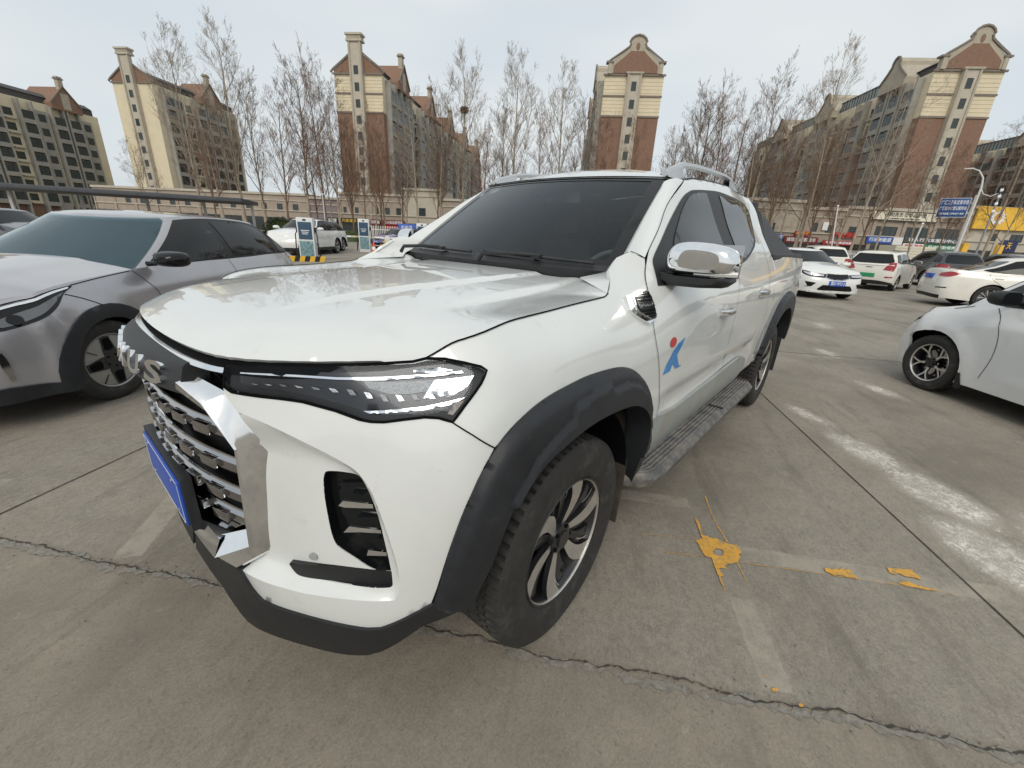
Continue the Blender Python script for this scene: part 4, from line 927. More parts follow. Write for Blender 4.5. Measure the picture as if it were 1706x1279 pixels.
    # --- doors and cab side
    def door_disp(U, V):
        a = np.exp(-((V-.775)/.035)**2)*np.clip((-.60-U)/.25, 0, 1)*np.clip((U+2.3)/.1, 0, 1)
        s = 1/(1+np.exp(-(V-.785)/.006)); inr = np.clip((-.57-U)/.12, 0, 1)*np.clip((U+2.28)/.08, 0, 1)
        low_ = -.016*np.clip((.785-V)/.05, 0, 1)*np.clip((V-.60)/.1, 0, 1)
        return inr*(.006*s*np.exp(-((V-.80)/.05)**2) + low_*(V < .785))
    dtop = [(-1.268,1.678),(-1.448,1.705),(-1.659,1.724),(-1.961,1.74),(-2.24,1.75),(-2.531,1.741)]
    dlo = sm([(a, b) for a, b in tr['dlo']][:8] + [(-2.469,1.525),(-2.50,1.618),(-2.458,1.66)] + tr['dlo'][10:])
    FD = pnl('front_door', [tuple(q) for q in dc[:1]] + dc[1:13] + [(-.60,.52),(-1.55,.52),(-1.56,1.1),(-1.62,1.3),(-1.663,1.724)] + [q for q in dtop[::-1] if q[0] > -1.65], M_WHITE, holes=[], step=.035, thick=.0, disp=door_disp)
    RD = pnl('rear_door', [(-1.55,.52),(-2.28,.52),(-2.32,.62),(-2.40,.78),(-2.42,.95),(-2.40,1.1),(-2.42,1.30),(-2.546,1.471),(-2.577,1.738),(-2.24,1.75),(-1.961,1.74),(-1.663,1.724),(-1.62,1.3),(-1.56,1.1)], M_WHITE, step=.035, thick=0., disp=door_disp)
    CS = pnl('cab_side', [(-2.28,.52),(-2.50,.52),(-2.58,.62),(-2.585,1.0),(-2.607,1.33),(-2.67,1.47),(-2.71,1.629),(-2.728,1.725),(-2.577,1.738),(-2.546,1.471),(-2.42,1.30),(-2.40,1.1),(-2.42,.95),(-2.40,.78),(-2.32,.62)], M_WHITE, step=.035, thick=.02)
    D1 = pnl('window_trim', dlo, M_BLACKP, step=.04, thick=0, off=.003)
    fg = sm([(-.754,1.26),(-.859,1.38),(-1.02,1.479),(-1.175,1.568),(-1.29,1.611),(-1.46,1.637),(-1.545,1.643),(-1.545,1.504),(-1.51,1.38),(-1.477,1.269),(-1.22,1.251)])
    rg = sm([(-1.80,1.657),(-2.071,1.66),(-2.353,1.648),(-2.438,1.604),(-2.412,1.522),(-2.275,1.421),(-2.071,1.355),(-1.824,1.309),(-1.70,1.299),(-1.76,1.452)])
    G1 = pnl('door_window', fg, M_DGLASS, step=.05, thick=.003, off=.007); G1.parent = FD
    G2 = pnl('door_window', rg, M_DGLASS, step=.05, thick=.003, off=.007); G2.parent = RD
    # chrome strip below the windows' rear
    for o in [FD, RD, CS, D1] + g: mirror_obj(o)
    mirror_obj(G1); mirror_obj(G2)
    # sill cladding
    S = pnl('sill_cladding', sm(tr['rocker'][:5] + [(-1.09,.665),(-1.383,.672),(-1.788,.69),(-2.0,.685),(-2.15,.64),(-2.2,.58),(-2.15,.48),(-1.2,.44),(-.55,.44)]), M_GREY, step=.04, thick=.015, off=.006)
    mirror_obj(S)
    # --- flares
    fo_s = sm(fo[0:20] + [(-.59,.40)], False, 3); fi_s = sm([(.40,.46)] + tr['flare_in'][:20] + [(-.50,.40)], False, 3)
    def relax(L, n=8):
        L = [np.array(q) for q in _resample(L, .03, False)]
        for _ in range(n): L = [L[0]] + [(L[i-1]+L[i]*2+L[i+1])/4 for i in range(1, len(L)-1)] + [L[-1]]
        return [tuple(q) for q in L]
    fo_s = relax(fo_s); fi_s = relax(fi_s)
    fl_poly = fo_s + fi_s[::-1]
    fi_line = fi_s; fo_line = fo_s
    det = [(.33,.76),(.27,.845),(.20,.885),(.135,.905),(.12,.942),(.0,.958),(-.075,.962),(-.10,.935),(-.20,.935),(-.30,.905),(-.37,.86),(-.42,.80),(-.50,.60),(-.40,.5),(0,.5),(.3,.6)]
    def fl_disp(U, V):
        do = _edist(fo_line, U, V, False); s = np.clip(do/.03, 0, 1)
        ins = _inside(det, U, V); dd = _edist(det[:13], U, V, False); st = np.clip(dd/.006, 0, 1)*ins
        return .006 + .026*np.sqrt(s) + .013*st
    FL = pnl('wheel_arch_flare', fl_poly, M_FLARE, step=.013, thick=.10, disp=fl_disp, lines=[det[:13], [(u-.003, z-.0065) for u, z in det[:13]], [(q[0]*.94 + .0, q[1]-.004) for q in []] or [(0.02,.97),(.03,.97)]])
    v, f = ribbon(lambda a, b: side(a, b) + np.array([.0, .045, 0]), [(.372,.905),(.34,.86),(.285,.80)], .004, .0); 
    mirror_obj(FL)
    # rear flare
    ro = sm([(-2.62,.60),(-2.68,.75),(-2.80,.88),(-2.95,.975),(-3.12,1.015),(-3.35,1.03),(-3.58,.99),(-3.73,.90),(-3.84,.76),(-3.88,.56)], False, 3)
    ri = sm([(-2.70,.56),(-2.76,.70),(-2.86,.80),(-3.0,.87),(-3.16,.895),(-3.34,.89),(-3.50,.85),(-3.63,.78),(-3.72,.68),(-3.76,.54)], False, 3)
    def rf_disp(U, V): return .006 + .030*np.sqrt(np.clip(_edist(ro, U, V, False)/.03, 0, 1))
    RF = pnl('wheel_arch_flare', ro + ri[::-1], M_FLARE, step=.02, thick=.10, disp=rf_disp); mirror_obj(RF)
    BD = pnl('cargo_bed', [(-2.60,1.318),(-2.595,.52),(-2.64,.52)] + [(u, z-.015) for u, z in ro] + [(-4.0,.52),(-4.37,.52),(-4.38,1.27),(-4.3,1.285),(-3.77,1.298),(-3.2,1.31)], M_WHITE, step=.04, thick=.03); mirror_obj(BD)
    # wheel wells
    for x, zz, r in ((0,.40,.47),(-3.16,.40,.47)):
        for s in (-1, 1):
            mb = MB(); P = []
            for k in range(25):
                a = PI*(.06 + k/24*1.0); P.append([(x + r*math.cos(a), s*.90, zz+r*math.sin(a)), (x + r*math.cos(a), s*.52, zz+r*math.sin(a))])
            mb.grid(P); mb.build('wheel_well', M_MATTB, T)
    mb = MB(); mb.box(-3.7,-2.6,-.52,.52,.4,1.0); mb.build('chassis_frame', M_MATTB, T, False)
    # mud flap behind the front wheel
    for s in (-1, 1):
        mb = MB(); mb.prism([(.0,0),(.19,0),(.20,.30),(.17,.36),(.10,.50),(.02,.52),(0,.3)], 0, .012, frame_matrix((-.47 + .03, s*.90 - (0 if s > 0 else -.0), .20), (0, -s, 0), (-.08, 0, 1)))
        mb.build('mud_flap', mat('muddy_plastic', (.05,.042,.032), .85, noise=.4, nscale=14), T, False)
        mb = MB(); mb.prism([(.0,0),(.24,0),(.24,.30),(0,.34)], 0, .012, frame_matrix((-3.70, s*.93, .22), (0, -s, 0), (-.12, 0, 1))); mb.build('mud_flap', M_BLACKP, T, False)
    # --- hood
    ys = np.linspace(-.68, .68, 35); front = [(hood_front(y), y) for y in ys]
    seam_xy = [tuple(side(u, z)[:2]) for u, z in hs]
    lft = [(x, y-.002) for x, y in seam_xy[2:]] + [(-.33,.765),(-.40,.735),(-.455,.685)]
    def cowl_x(y): return -.415 - .112*(y/.68)**2
    rear = [(cowl_x(y), y) for y in np.linspace(.67, -.67, 23)]
    hp = [(x, y) for x, y in front] + lft + rear + [(x, -y) for x, y in lft[::-1]]
    sx = np.array([side(u, z) for u, z in [(.56,1.10)] + hs] + [np.array([-.38,.755,1.226]),np.array([-.48,.70,1.245])]); sx = sx[np.argsort(sx[:,0])]
    def hoodf(x, y):
        q = hood(x, y); ye = float(np.interp(x, sx[:,0], sx[:,1])); ze = float(np.interp(x, sx[:,0], sx[:,2])); k = min(1.1, abs(y)/ye)
        z0 = q[2]; wgt = _ss(.62, 1.0, k)*_ss(.50, .40, x)
        edge = ze - .0 ; z = z0*(1-wgt) + edge*wgt
        return np.array([x, y, z])
    hl_ = [[(x, s*(crease1(x)+o_)) for x in np.linspace(.55,-.40,20)] for s in (1,-1) for o_ in (0,.022)] + [[(x, s*(crease2(x)+o_)) for x in np.linspace(.35,-.36,16)] for s in (1,-1) for o_ in (0,.035)]
    H = panel('hood', hoodf, hp, M_WHITE, T, step=.022, thick=.010, lines=hl_)
    # dark gap in front of and below the hood edge, and the chrome strip
    nose = MB(); P = []
    for y in np.linspace(-.74,.74,61):
        x = hood_front(y); P.append([(x-.03, y, 1.085), (x+.000, y, 1.076), (x+.004, y, 1.05), (x-.03, y, 1.03)])
    nose.grid(P); nose.build('hood_slam_panel', M_MATTB, T)
    cs = MB(); P = []
    for y in np.linspace(-.445,.445,41):
        x = hood_front(y) + .006; P.append([(x-.02, y, 1.069),(x+.006, y, 1.067),(x+.014, y, 1.057),(x+.004, y, 1.048),(x-.02, y, 1.048)])
    cs.grid(P)
    # --- grille
    GR = empty('grille', (0,0,0)); GR.parent = T
    cs.build('chrome_strip', M_CHROME, GR)
    bk = MB(); P = []
    for y in np.linspace(-.50,.50,21):
        x = .775 - .10*(y/.5)**2; P.append([(x+.015,y,1.06),(x,y,.95),(x,y,.70),(x,y,.50)])
    bk.grid(P); bk.build('grille_mesh', mat('grille_mesh_black', (.012,.012,.014), .4, bump=1., bscale=90), GR)
    O = [(.822,.30,1.027),(.783,.425,1.000),(.757,.49,.857),(.762,.475,.566),(.842,.425,.520)]
    I = [(.858,.318,1.016),(.832,.385,.975),(.803,.465,.872),(.810,.445,.580),(.872,.36,.53)]
    Ib= [(.860,.318,1.000),(.824,.372,.950),(.785,.432,.86),(.792,.412,.61),(.850,.34,.58)]
    Ic= [(.78,.31,.99),(.75,.372,.945),(.70,.430,.86),(.71,.41,.61),(.78,.34,.58)]
    for s in (1, -1):
        mb = MB(); cur = []
        for a, b, c, d in zip(O, I, Ib, Ic):
            cur.append([(a[0]-.06,(a[1]-.01)*s,a[2]),(a[0]-.02,(a[1]+.006)*s,a[2]),(a[0],a[1]*s,a[2]),(b[0]-.006,(b[1]+.004)*s,b[2]+.002),(b[0],b[1]*s,b[2]),(c[0],c[1]*s,c[2]),(d[0],d[1]*s,d[2])])
        mb.grid(cur); fo_ = mb.build('chrome_frame', M_CHROME, GR, angle=25)
    mb = MB(); P = []     # bottom chrome bar of the frame
    for y in np.linspace(-.36,.36,21):
        x = .872 + .012*(1-(y/.36)**2); P.append([(x-.03,y,.505),(x,y,.53),(x-.02,y,.58),(x-.08,y,.60)])
    mb.grid(P); mb.build('chrome_frame', M_CHROME, GR, angle=25)
    for zc_, yw in ((.895,.44),(.80,.445),(.71,.445),(.635,.44)):
        mb = MB(); P = []
        for y in np.linspace(-yw, yw, 67):
            k = abs(y)/yw; x = .862 - .072*k**2.2
            st = 0
            P.append([(x-.06,y,zc_+.018),(x-.012,y,zc_+.024),(x+st,y,zc_+.012),(x+st,y,zc_-.012),(x-.015,y,zc_-.024),(x-.06,y,zc_-.018)])
        mb.grid(P); GB = mb.build('grille_bar', M_CHROMED, GR, angle=30)
        for yb in (-.33,-.22,-.11,0,.11,.22,.33):
            xb_ = .862 - .072*(abs(yb)/yw)**2.2; sl = -.072*2.2*(abs(yb)/yw)**1.2/yw*(1 if yb > 0 else -1); mb = MB(); an = math.atan(sl); mb.box(-.012,.012,-.032,.032,-.015,.015, frame_matrix((xb_, yb, zc_), (math.cos(an), -math.sin(an), 0), (math.sin(an), math.cos(an), 0)), bev=.004); mb.build('grille_block', M_CHROMED, GB)
        mb = MB(); mb.tube([(.862 - .072*(abs(y)/yw)**2.2 - .008, y, zc_+.026) for y in np.linspace(-yw, yw, 41)], .0035, 6); mb.build('bright_edge', M_CHROME, GR)
    # name bar
    mb = MB(); P = []
    for y in np.linspace(-.325,.325,27):
        k = (y/.325)**2; xf = .905 - .052*k; e = 1. if abs(y) < .324 else .9
        P.append([(xf-.065,y,.985),(xf-.004,y,.984),(xf+.002,y,.990),(xf-.014,y,1.052),(xf-.022,y,1.059),(xf-.065,y,1.066)])
    mb.grid(P); n_ = 6
    mb.add([p for p in P[0]] + [p for p in P[-1]], [tuple(range(6)), tuple(range(11,5,-1))]); nb = mb.build('name_bar', M_BLACKP, GR, angle=40)
    for ch, y in zip('MAXUS', (-.24,-.125,-.005,.11,.225)):
        xf = .905 - .052*(y/.325)**2; tilt = math.atan(2*.052*y/.325**2)
        xv = Vector((-math.sin(tilt), math.cos(tilt), 0)); uv_ = Vector((-.24*math.cos(tilt), -.24*math.sin(tilt), 1)).normalized(); M = frame_matrix((xf-.003, y, 1.021), xv, uv_)
        text_obj(ch, 'letter', .074, M_CHROME, M, GR, extrude=.007, width=.082, bold=.0022)
    # number plate, blank, below the bars
    mb = MB(); mb.box(.885,.893,-.22,.22,.565,.705, bev=.003); pl = mb.build('licence_plate', M_PLATEB, T)
    mb = MB(); mb.box(.86,.886,-.235,.235,.55,.72, bev=.004); mb.build('plate_holder', M_BLACKP, T)
    for yy in (-.15,.15):
        for zz in (.585,.685): mb = MB(); mb.lathe([(.007,0),(.007,.003),(.001,.004)], 10, Matrix.Translation((.893,yy,zz)) @ Matrix.Rotation(PI/2, 4, 'Y')); mb.build('bolt', M_CHROME, pl)
    for a_ in ((-.212,.212,.570,.573),(-.212,.212,.697,.700),(-.212,-.209,.570,.700),(.209,.212,.570,.700)): mb = MB(); mb.box(.8932,.8938,*a_); mb.build('plate_rim', M_LETW, pl, False)
    # --- headlights
    HL = pnl('headlight', hl, M_BLACKP, step=.02, thick=.03, off=-.016)
    kids = []
    def hlp(name, key, m, off, thick=.004):
        o_ = pnl(name, tr[key] if isinstance(key, str) else key, m, HL, step=.02, thick=thick, off=off); kids.append(o_); return o_
    hlp('reflector', 'hl_lens', mat('lamp_housing', (.05,.052,.056), .25, metal=.5), -.013)
    hlp('chrome_strip', 'hl_line_top', M_CHROME, -.006); hlp('chrome_strip', 'hl_line_low', M_CHROME, -.006)
    hlp('light_guide', 'hl_pod', mat('lamp_grey', (.26,.27,.28), .3, metal=.6, bump=1., bscale=260), -.010)
    hlp('reflector_bowl', 'hl_bright', mat('lamp_silver', (.62,.64,.66), .22, metal=.9, bump=.8, bscale=120), -.009)
    hlp('reflector_bowl', 'hl_upper', MATS['lamp_silver'], -.008); hlp('reflector_bowl', 'hl_corner', mat('lamp_corner', (.22,.2,.18), .4, metal=.3), -.010)
    # row of small reflector cells
    rib = tr['hl_ribs']
    for k in range(13):
        u = .90 - k*.034; zt = float(np.interp(-u, [-.932,-.77,-.696,-.618,-.501,-.463], [1.037,1.035,1.036,1.028,1.036,1.042])); zb = float(np.interp(-u, [-.932,-.77,-.714,-.625,-.565,-.477], [1.034,1.029,1.026,1.014,1.019,1.028]))
        h_ = zt - zb
        hlp('reflector_cell', [(u, zt),(u-.012, zt-.001),(u-.020, zb+.001),(u-.008, zb)], MATS['lamp_silver'] if k % 2 else MATS['lamp_grey'], -.007, .002)
    P0 = Vector(side(.468,1.060)); Pu = (Vector(side(.440,1.060))-P0).normalized(); N = -(Vector(side(.469,1.06))-P0).cross(Vector(side(.468,1.061))-P0).normalized()
    tx = text_obj('FULL LED', 'lamp_lettering', .010, M_LETW, frame_matrix(P0+N*(-.006), Pu, N.cross(Pu)), HL, extrude=.0003); 
    tx2 = text_obj('FULL LED', 'lamp_lettering', .010, M_LETW, frame_matrix(Vector((P0.x,-P0.y,P0.z))+Vector((N.x,-N.y,N.z))*(-.006), (-Pu.x, Pu.y, -Pu.z), Vector((N.x,-N.y,N.z)).cross(Vector((-Pu.x,Pu.y,-Pu.z)))), None, extrude=.0003)
    lens = pnl('lens', hl, M_LENS, HL, step=.03, thick=0, off=.001); kids.append(lens)
    HL2 = mirror_obj(HL)
    for c in kids: mirror_obj(c, HL2)
    tx2.parent = HL2
    g2 = MB()
    for L in (hl + hl[:1],):
        v, f = ribbon(side, L, .006, -.002); g2.add(v, f)
    gg = mesh_obj('lamp_seal', g2.v, g2.f, M_MATTB, T); mirror_obj(gg)
    # --- side vent badge
    V0 = Vector(side(-.41,1.15)); ex = (Vector(side(-.47,1.15))-Vector(side(-.35,1.15))).normalized(); ez = (Vector(side(-.41,1.19))-Vector(side(-.41,1.11))).normalized(); en = ez.cross(ex).normalized(); en = en if en.y > 0 else -en
    ez = en.cross(ex)*-1; ez = ez if ez.z > 0 else -ez
    def fl(pts): return [((Vector(side(u, z))-V0).dot(ex), (Vector(side(u, z))-V0).dot(ez)) for u, z in pts]
    MV = Matrix(((ex.x,ez.x,en.x,V0.x),(ex.y,ez.y,en.y,V0.y),(ex.z,ez.z,en.z,V0.z),(0,0,0,1)))
    outer_ = fl(tr['vent']); inner_ = fl(tr['vent_in']); cx_ = sum(q[0] for q in inner_)/len(inner_); cy_ = sum(q[1] for q in inner_)/len(inner_)
    mb = MB(); mb.prism(outer_, -.03, .012, MV); mb.prism([(cx_+(a_-cx_)*1.12, cy_+(b_-cy_)*1.10) for a_, b_ in inner_], .012, .0155, MV); SV = mb.build('side_vent', M_CHROME, T, angle=20)
    mb = MB(); mb.prism(inner_, .0156, .0164, MV); mb.build('vent_mesh', M_GLOSSB, SV, False)
    x0_, x1_ = min(q[0] for q in inner_), max(q[0] for q in inner_); y0_, y1_ = min(q[1] for q in inner_), max(q[1] for q in inner_)
    for k in range(7):
        yy = y1_ - (y1_-y0_)*(k+.7)/7.4
        if k in (3,): continue
        xa_ = x0_ + (.006 if k < 3 else .006+(k-3)*.010); xb_ = x1_ - .005
        mb = MB(); mb.prism([(xa_,yy-.0012),(xb_,yy-.0002),(xb_,yy+.0022),(xa_,yy+.0012)], .0165, .019, MV); mb.build('vent_slat', M_CHROMED, SV, False)
    ym_ = y1_ - (y1_-y0_)*.50
    mb = MB(); mb.prism([(x0_+.006,ym_-.009),(x1_-.002,ym_-.007),(x1_-.002,ym_+.010),(x0_+.004,ym_+.009)], .0165, .0195, MV); mb.build('vent_bar', M_CHROMED, SV, False)
    text_obj('BiTurbo 4', 'vent_lettering', .013, M_CHROME, MV @ Matrix.Translation(((x0_+x1_)/2, ym_+.0005, .0198)), SV, extrude=.001, width=(x1_-x0_)*.82)
    mirror_obj(SV)
    # --- decal on the door
    def dec(name, poly, m, sc=1.): return pnl(name, poly, m, FD, step=.02, thick=0, off=.0015)
    dec('door_decal', [(-.645 + .034*math.cos(a), .999 + .021*math.sin(a)) for a in np.linspace(0, 2*PI, 25)[:-1]], M_RED)
    dec('door_decal', [tuple(q) for q in tr['dec_blue']], M_BLUE)
    # --- door handles
    for (uc, zc_, par) in ((-1.34,1.055,FD),(-2.18,1.098,RD)):
        P0 = Vector(side(uc, zc_))
        for s in (1,):
            pnl('handle_recess_shade', [(uc + .085*math.cos(a), zc_ + .034*math.sin(a)) for a in np.linspace(0, 2*PI, 21)[:-1]], mat('recess_shade', (.55,.56,.56), .4, coat=.6), par, step=.03, thick=0, off=.0014)  # flat oval on the door skin, the hollow's shade put into its colour
            mb = MB(); pts = []
            for t in np.linspace(0, 1, 13):
                x = uc + .105 - .21*t; o_ = .034*math.sin(PI*min(1, max(0, (t*1.1-.05))))**.55 + .006
                y = float(side(x, zc_)[1]) + o_; pts.append([(x, y-.008, zc_+.014+.004*t), (x, y+.006, zc_+.011+.004*t), (x, y+.008, zc_-.004), (x, y-.004, zc_-.016), (x, y-.010, zc_-.006)])
            mb.grid(pts, closed_v=True); mb.add(pts[0], [(0,1,2,3,4)]); mb.add(pts[-1], [(4,3,2,1,0)])
            hh = mb.build('door_handle', M_CHROME, par, angle=60); mirror_obj(hh, T)
    # --- windscreen, pillars, roof
    def wpoly(k=1., zb=1.262, zt=1.668):
        L = []
        for y in np.linspace(-.683*k, .683*k, 41): L.append((y, zb - .0 + .010*(abs(y)/.683)**2))
        for y in np.linspace(.596*k, -.596*k, 41): L.append((y, zt + .014*(1-(y/.596)**2)))
        return L
    WS = panel('windscreen', wscreen, wpoly(), M_WS, T, step=.06, thick=0.)
    # black ceramic border
    WP = wpoly(); inner = [(y*.925, 1.288 + .012*(abs(y)/.683)**2) for y, z in WP[:41]] + [(y*.915, z-.012) for y, z in WP[41:]]
    bd = panel('windscreen_border', wscreen, wpoly(1.004, 1.258, 1.670), M_GLOSSB, WS, holes=[inner], step=.04, thick=0., off=.002)
    mb = MB(); mb.tube([Vector(wscreen(y, 1.668 + .014*(1-(y/.596)**2) + .006)) + Vector((.006,0,.004)) for y in np.linspace(-.60,.60,25)], .0032, 8); mb.build('windscreen_seal', M_BLACKP, T)
    panel('mirror_mount', wscreen, [(-.085,1.672),(.085,1.672),(.075,1.63),(.03,1.60),(.0,1.59),(-.05,1.60),(-.07,1.63)], M_GLOSSB, WS, step=.03, thick=.02, off=-.003)
    wl = [Vector(wscreen(.683*(1-t)+.596*t + .004, 1.262+.010*(1-t)+(1.668-1.272)*t)) for t in np.linspace(.12, 1, 19)]
    dl = np.array([side(u, z) for u, z in smooth_poly([(-.586,1.318),(-.64,1.354),(-.814,1.454),(-.999,1.567),(-1.14,1.632),(-1.268,1.678)], False, 6)])
    tt = np.linspace(0, 1, 19); dd = np.array([[np.interp(t, np.linspace(0,1,len(dl)), dl[:,k]) for k in range(3)] for t in tt])
    P = []
    for a, b in zip(wl, dd):
        b = Vector(b); n = Vector((.35,.55,.75)).normalized(); row = []
        for s in np.linspace(0, 1, 7): row.append(a.lerp(b, s) + n*.020*4*s*(1-s)*.8)
        P.append([a + Vector((-.02,-.02,-.02))] + row + [b + Vector((-.01,-.02,-.01))])
    mb = MB(); mb.grid(P); AP = mb.build('a_pillar', M_WHITE, T, angle=60); mirror_obj(AP)
    A_ = [side(u, z) for u, z in ((-.27,1.206),(-.35,1.250),(-.375,1.276),(-.45,1.318),(-.527,1.341))]
    B_ = [np.array([-.43,.60,1.232]), np.array([-.49,.655,1.252])] + [wscreen(.683*(1-t)+.596*t + .003, 1.262+.010*(1-t)+.396*t) for t in (0,.06,.12)]
    A_[-1] = np.array(side(-.527,1.341)); rows = []
    for i in np.linspace(0, 4, 17):
        k = min(3, int(i)); f_ = i-k; a = A_[k]*(1-f_)+A_[k+1]*f_; b = B_[k]*(1-f_)+B_[k+1]*f_; bul = .012*min(1, i/2)
        rows.append([a*(1-t)+b*t + np.array([.5,.3,.8])*bul*4*t*(1-t)*.6 for t in np.linspace(0, 1, 9)])
    mb = MB(); mb.grid(rows); CWC = mb.build('cowl_corner', M_WHITE, T, angle=80); mirror_obj(CWC)
    # roof
    ed = dtop + [(-2.728,1.725)]
    def roof_edge(x):
        z = float(np.interp(-x, [-q[0] for q in ed], [q[1] for q in ed])); return side(x, z)
    rp = []
    xs = list(np.linspace(-1.268, -2.728, 30)); P = []
    for i, x in enumerate(xs):
        e = roof_edge(x); zc_ = float(np.interp(-x, [1.26,1.36,1.5,1.75,2.1,2.45,2.73], [1.750,1.770,1.784,1.796,1.793,1.778,1.757])); row = []
        for t in np.linspace(-1, 1, 25):
            y = e[1]*t; fx = 0
            bow = .055*(1-t*t)*(1-i/29.)**6        # the front edge bows forward to meet the glass
            z = zc_ - (zc_-e[2])*abs(t)**2.4; row.append((x + bow*0, y, z))
        P.append(row)
    fr = [tuple(wscreen(max(-.6, min(.6, .6*t)), 1.668 + .014*(1-t*t)) + np.array([.001, 0, .005])) for t in np.linspace(-1, 1, 25)]
    
    fr = [(p[0], p[1] if abs(t) < .99 else p[1], p[2]) for p, t in zip(fr, np.linspace(-1,1,25))]
    fr2 = [((p[0]*.5 + q[0]*.5), (p[1]+q[1])/2, p[2]*.45+q[2]*.55+.004) for p, q in zip(fr, P[2])]
    P = [fr, fr2] + P[2:]
    mb = MB(); mb.grid(P); RO = mb.build('roof', M_WHITE, T, angle=60)
    # fill between pillar head and roof edge
    for s in (1, -1):
        mb = MB(); a = Vector(fr[-1 if s > 0 else 0]); pts = [a] + [Vector((p[0], p[1]*s, p[2])) for p in [tuple(roof_edge(x)) for x in (-1.268,-1.28,-1.31,-1.36)]] + [Vector(P[2][-1 if s > 0 else 0])]
        mb.add(pts, [(0,1,2),(0,2,3),(0,3,5)]); mb.build('roof_corner', M_WHITE, T)
    # cab back
    mb = MB();  R1 = []
    for z, u in ((1.70,-2.722),(1.62,-2.706),(1.47,-2.664),(1.33,-2.60),(1.0,-2.585),(.55,-2.5)):
        e = side(u, z); R1.append([(e[0]-.005, e[1]*t, z) for t in (-1,-.5,0,.5,1)])
    mb.grid([[(-2.727, roof_edge(-2.727)[1]*t, 1.755-(1.755-1.725)*abs(t)**2.4) for t in (-1,-.5,0,.5,1)]] + R1); mb.build('cab_back', M_WHITE, T)
    mb = MB(); mb.box(-2.71,-2.70,-.52,.52,1.40,1.62, bev=.004); mb.build('rear_window', M_DGLASS, T)
    # roof rails
    for s in (1, -1):
        xs_ = np.linspace(-1.15, -2.62, 30); P = []
        for i, x in enumerate(xs_):
            t = i/29; e = roof_edge(x); y = e[1] - .055; zr = e[2] + .022; hgt = .052*min(1, (t/.13))**.6*min(1, ((1-t)/.10))**.6 + .004
            hz = zr + hgt; P.append([(x, (y-.018)*s, hz-.004), (x, (y-.004)*s, hz+.008), (x, (y+.016)*s, hz+.004), (x, (y+.022)*s, hz-.012), (x, (y+.0)*s, hz-.020)])
        mb = MB(); mb.grid(P, closed_v=True); mb.add(P[0], [(0,1,2,3,4)]); mb.add(P[-1], [(4,3,2,1,0)])
        for (t0, t1, dr) in ((0,.17,0),(.86,1,0)):
            Q = []
            for i in range(int(t0*29), int(t1*29)+1):
                x = xs_[i]; e = roof_edge(x); y = e[1]-.055; Q.append([(x, (y+.02)*s, P[i][3][2]), (x, (y+.026)*s, e[2]-.0+.006), (x, (y-.02)*s, e[2]+.016), (x, (y-.016)*s, P[i][0][2])])
            mb.grid(Q, closed_v=True)
        rl = mb.build('roof_rail', mat('rail_silver', (.56,.57,.58), .35, metal=.75), T, angle=50)
    # roof drip seam beside the rail
    for s in (1, -1):
      mb = MB(); mb.tube([Vector((roof_edge(x)[0], (roof_edge(x)[1]-.012)*s, roof_edge(x)[2]+.006)) for x in np.linspace(-1.27,-2.70,30)], .004, 6)
      mb.build('roof_seam', M_BLACKP, T)
    # --- cowl, wipers
    P = []
    for y in np.linspace(-.665,.665,29):
        xb = wscreen(y, 1.262)[0]; xc = cowl_x(y); zz = hoodf(xc, y)[2]
        P.append([(xb-.015, y, 1.278),(xb+.02, y, 1.262-.004),(xc-.01, y, zz-.012),(xc+.02, y, zz-.02)])
    mb = MB(); mb.grid(P); mb.build('cowl_panel', M_BLACKP, T)
    for y0, y1, yp in ((-.60,.02,-.10),(-.02,.56,.50-.02)):
        pass
    for (pa, pb, piv) in (((.02,1.292),(.60,1.276),(.30,1.262)), ((-.62,1.285),(-.06,1.283),(-.33,1.262))):
        mb = MB(); L = []
        for t in np.linspace(0, 1, 12):
            y = pa[0]*(1-t)+pb[0]*t; z = pa[1]*(1-t)+pb[1]*t; q = Vector(wscreen(y, z)) + Vector((.014,0,.010)); L.append(q)
        mb.tube(L, .0065, 6); mid = L[6]; pv = Vector((wscreen(piv[0],1.262)[0]+.055, piv[0]-.26, 1.262)); mb.tube([pv, pv + Vector((.0,.03,.03)), mid.lerp(pv,.35)+Vector((.02,0,.02)), mid + Vector((.012,0,.008))], [.011,.010,.008,.007], 6)
        mb.box(mid.x-.01, mid.x+.02, mid.y-.025, mid.y+.025, mid.z-.005, mid.z+.012, bev=.004)
        mb.build('wiper', M_BLACKP, T)
    # --- interior
    mb = MB(); P = []
    for y in np.linspace(-.68,.68,15):
        P.append([(-.50,y,1.245),(-.72,y,1.235),(-.98,y,1.20 + (.02 if .15 < y < .55 else 0)),(-1.02,y,1.05),(-1.02,y,.8)])
    mb.grid(P); mb.build('dashboard', M_DASH, T)
    mb = MB(); c = Vector((-1.10,.36,1.15)); ax = Vector((.9,0,.42)).normalized(); u_ = Vector((0,1,0)); v_ = ax.cross(u_)
    mb.tube([c + (u_*math.cos(a) + v_*math.sin(a))*.185 for a in np.linspace(0, 2*PI, 33)[:-1]], .014, 8, closed=True)
    for a in (0, PI, -PI/2): mb.tube([c, c + (u_*math.cos(a) + v_*math.sin(a))*.18], .02, 6)
    mb.build('steering_wheel', M_SEAT, T)
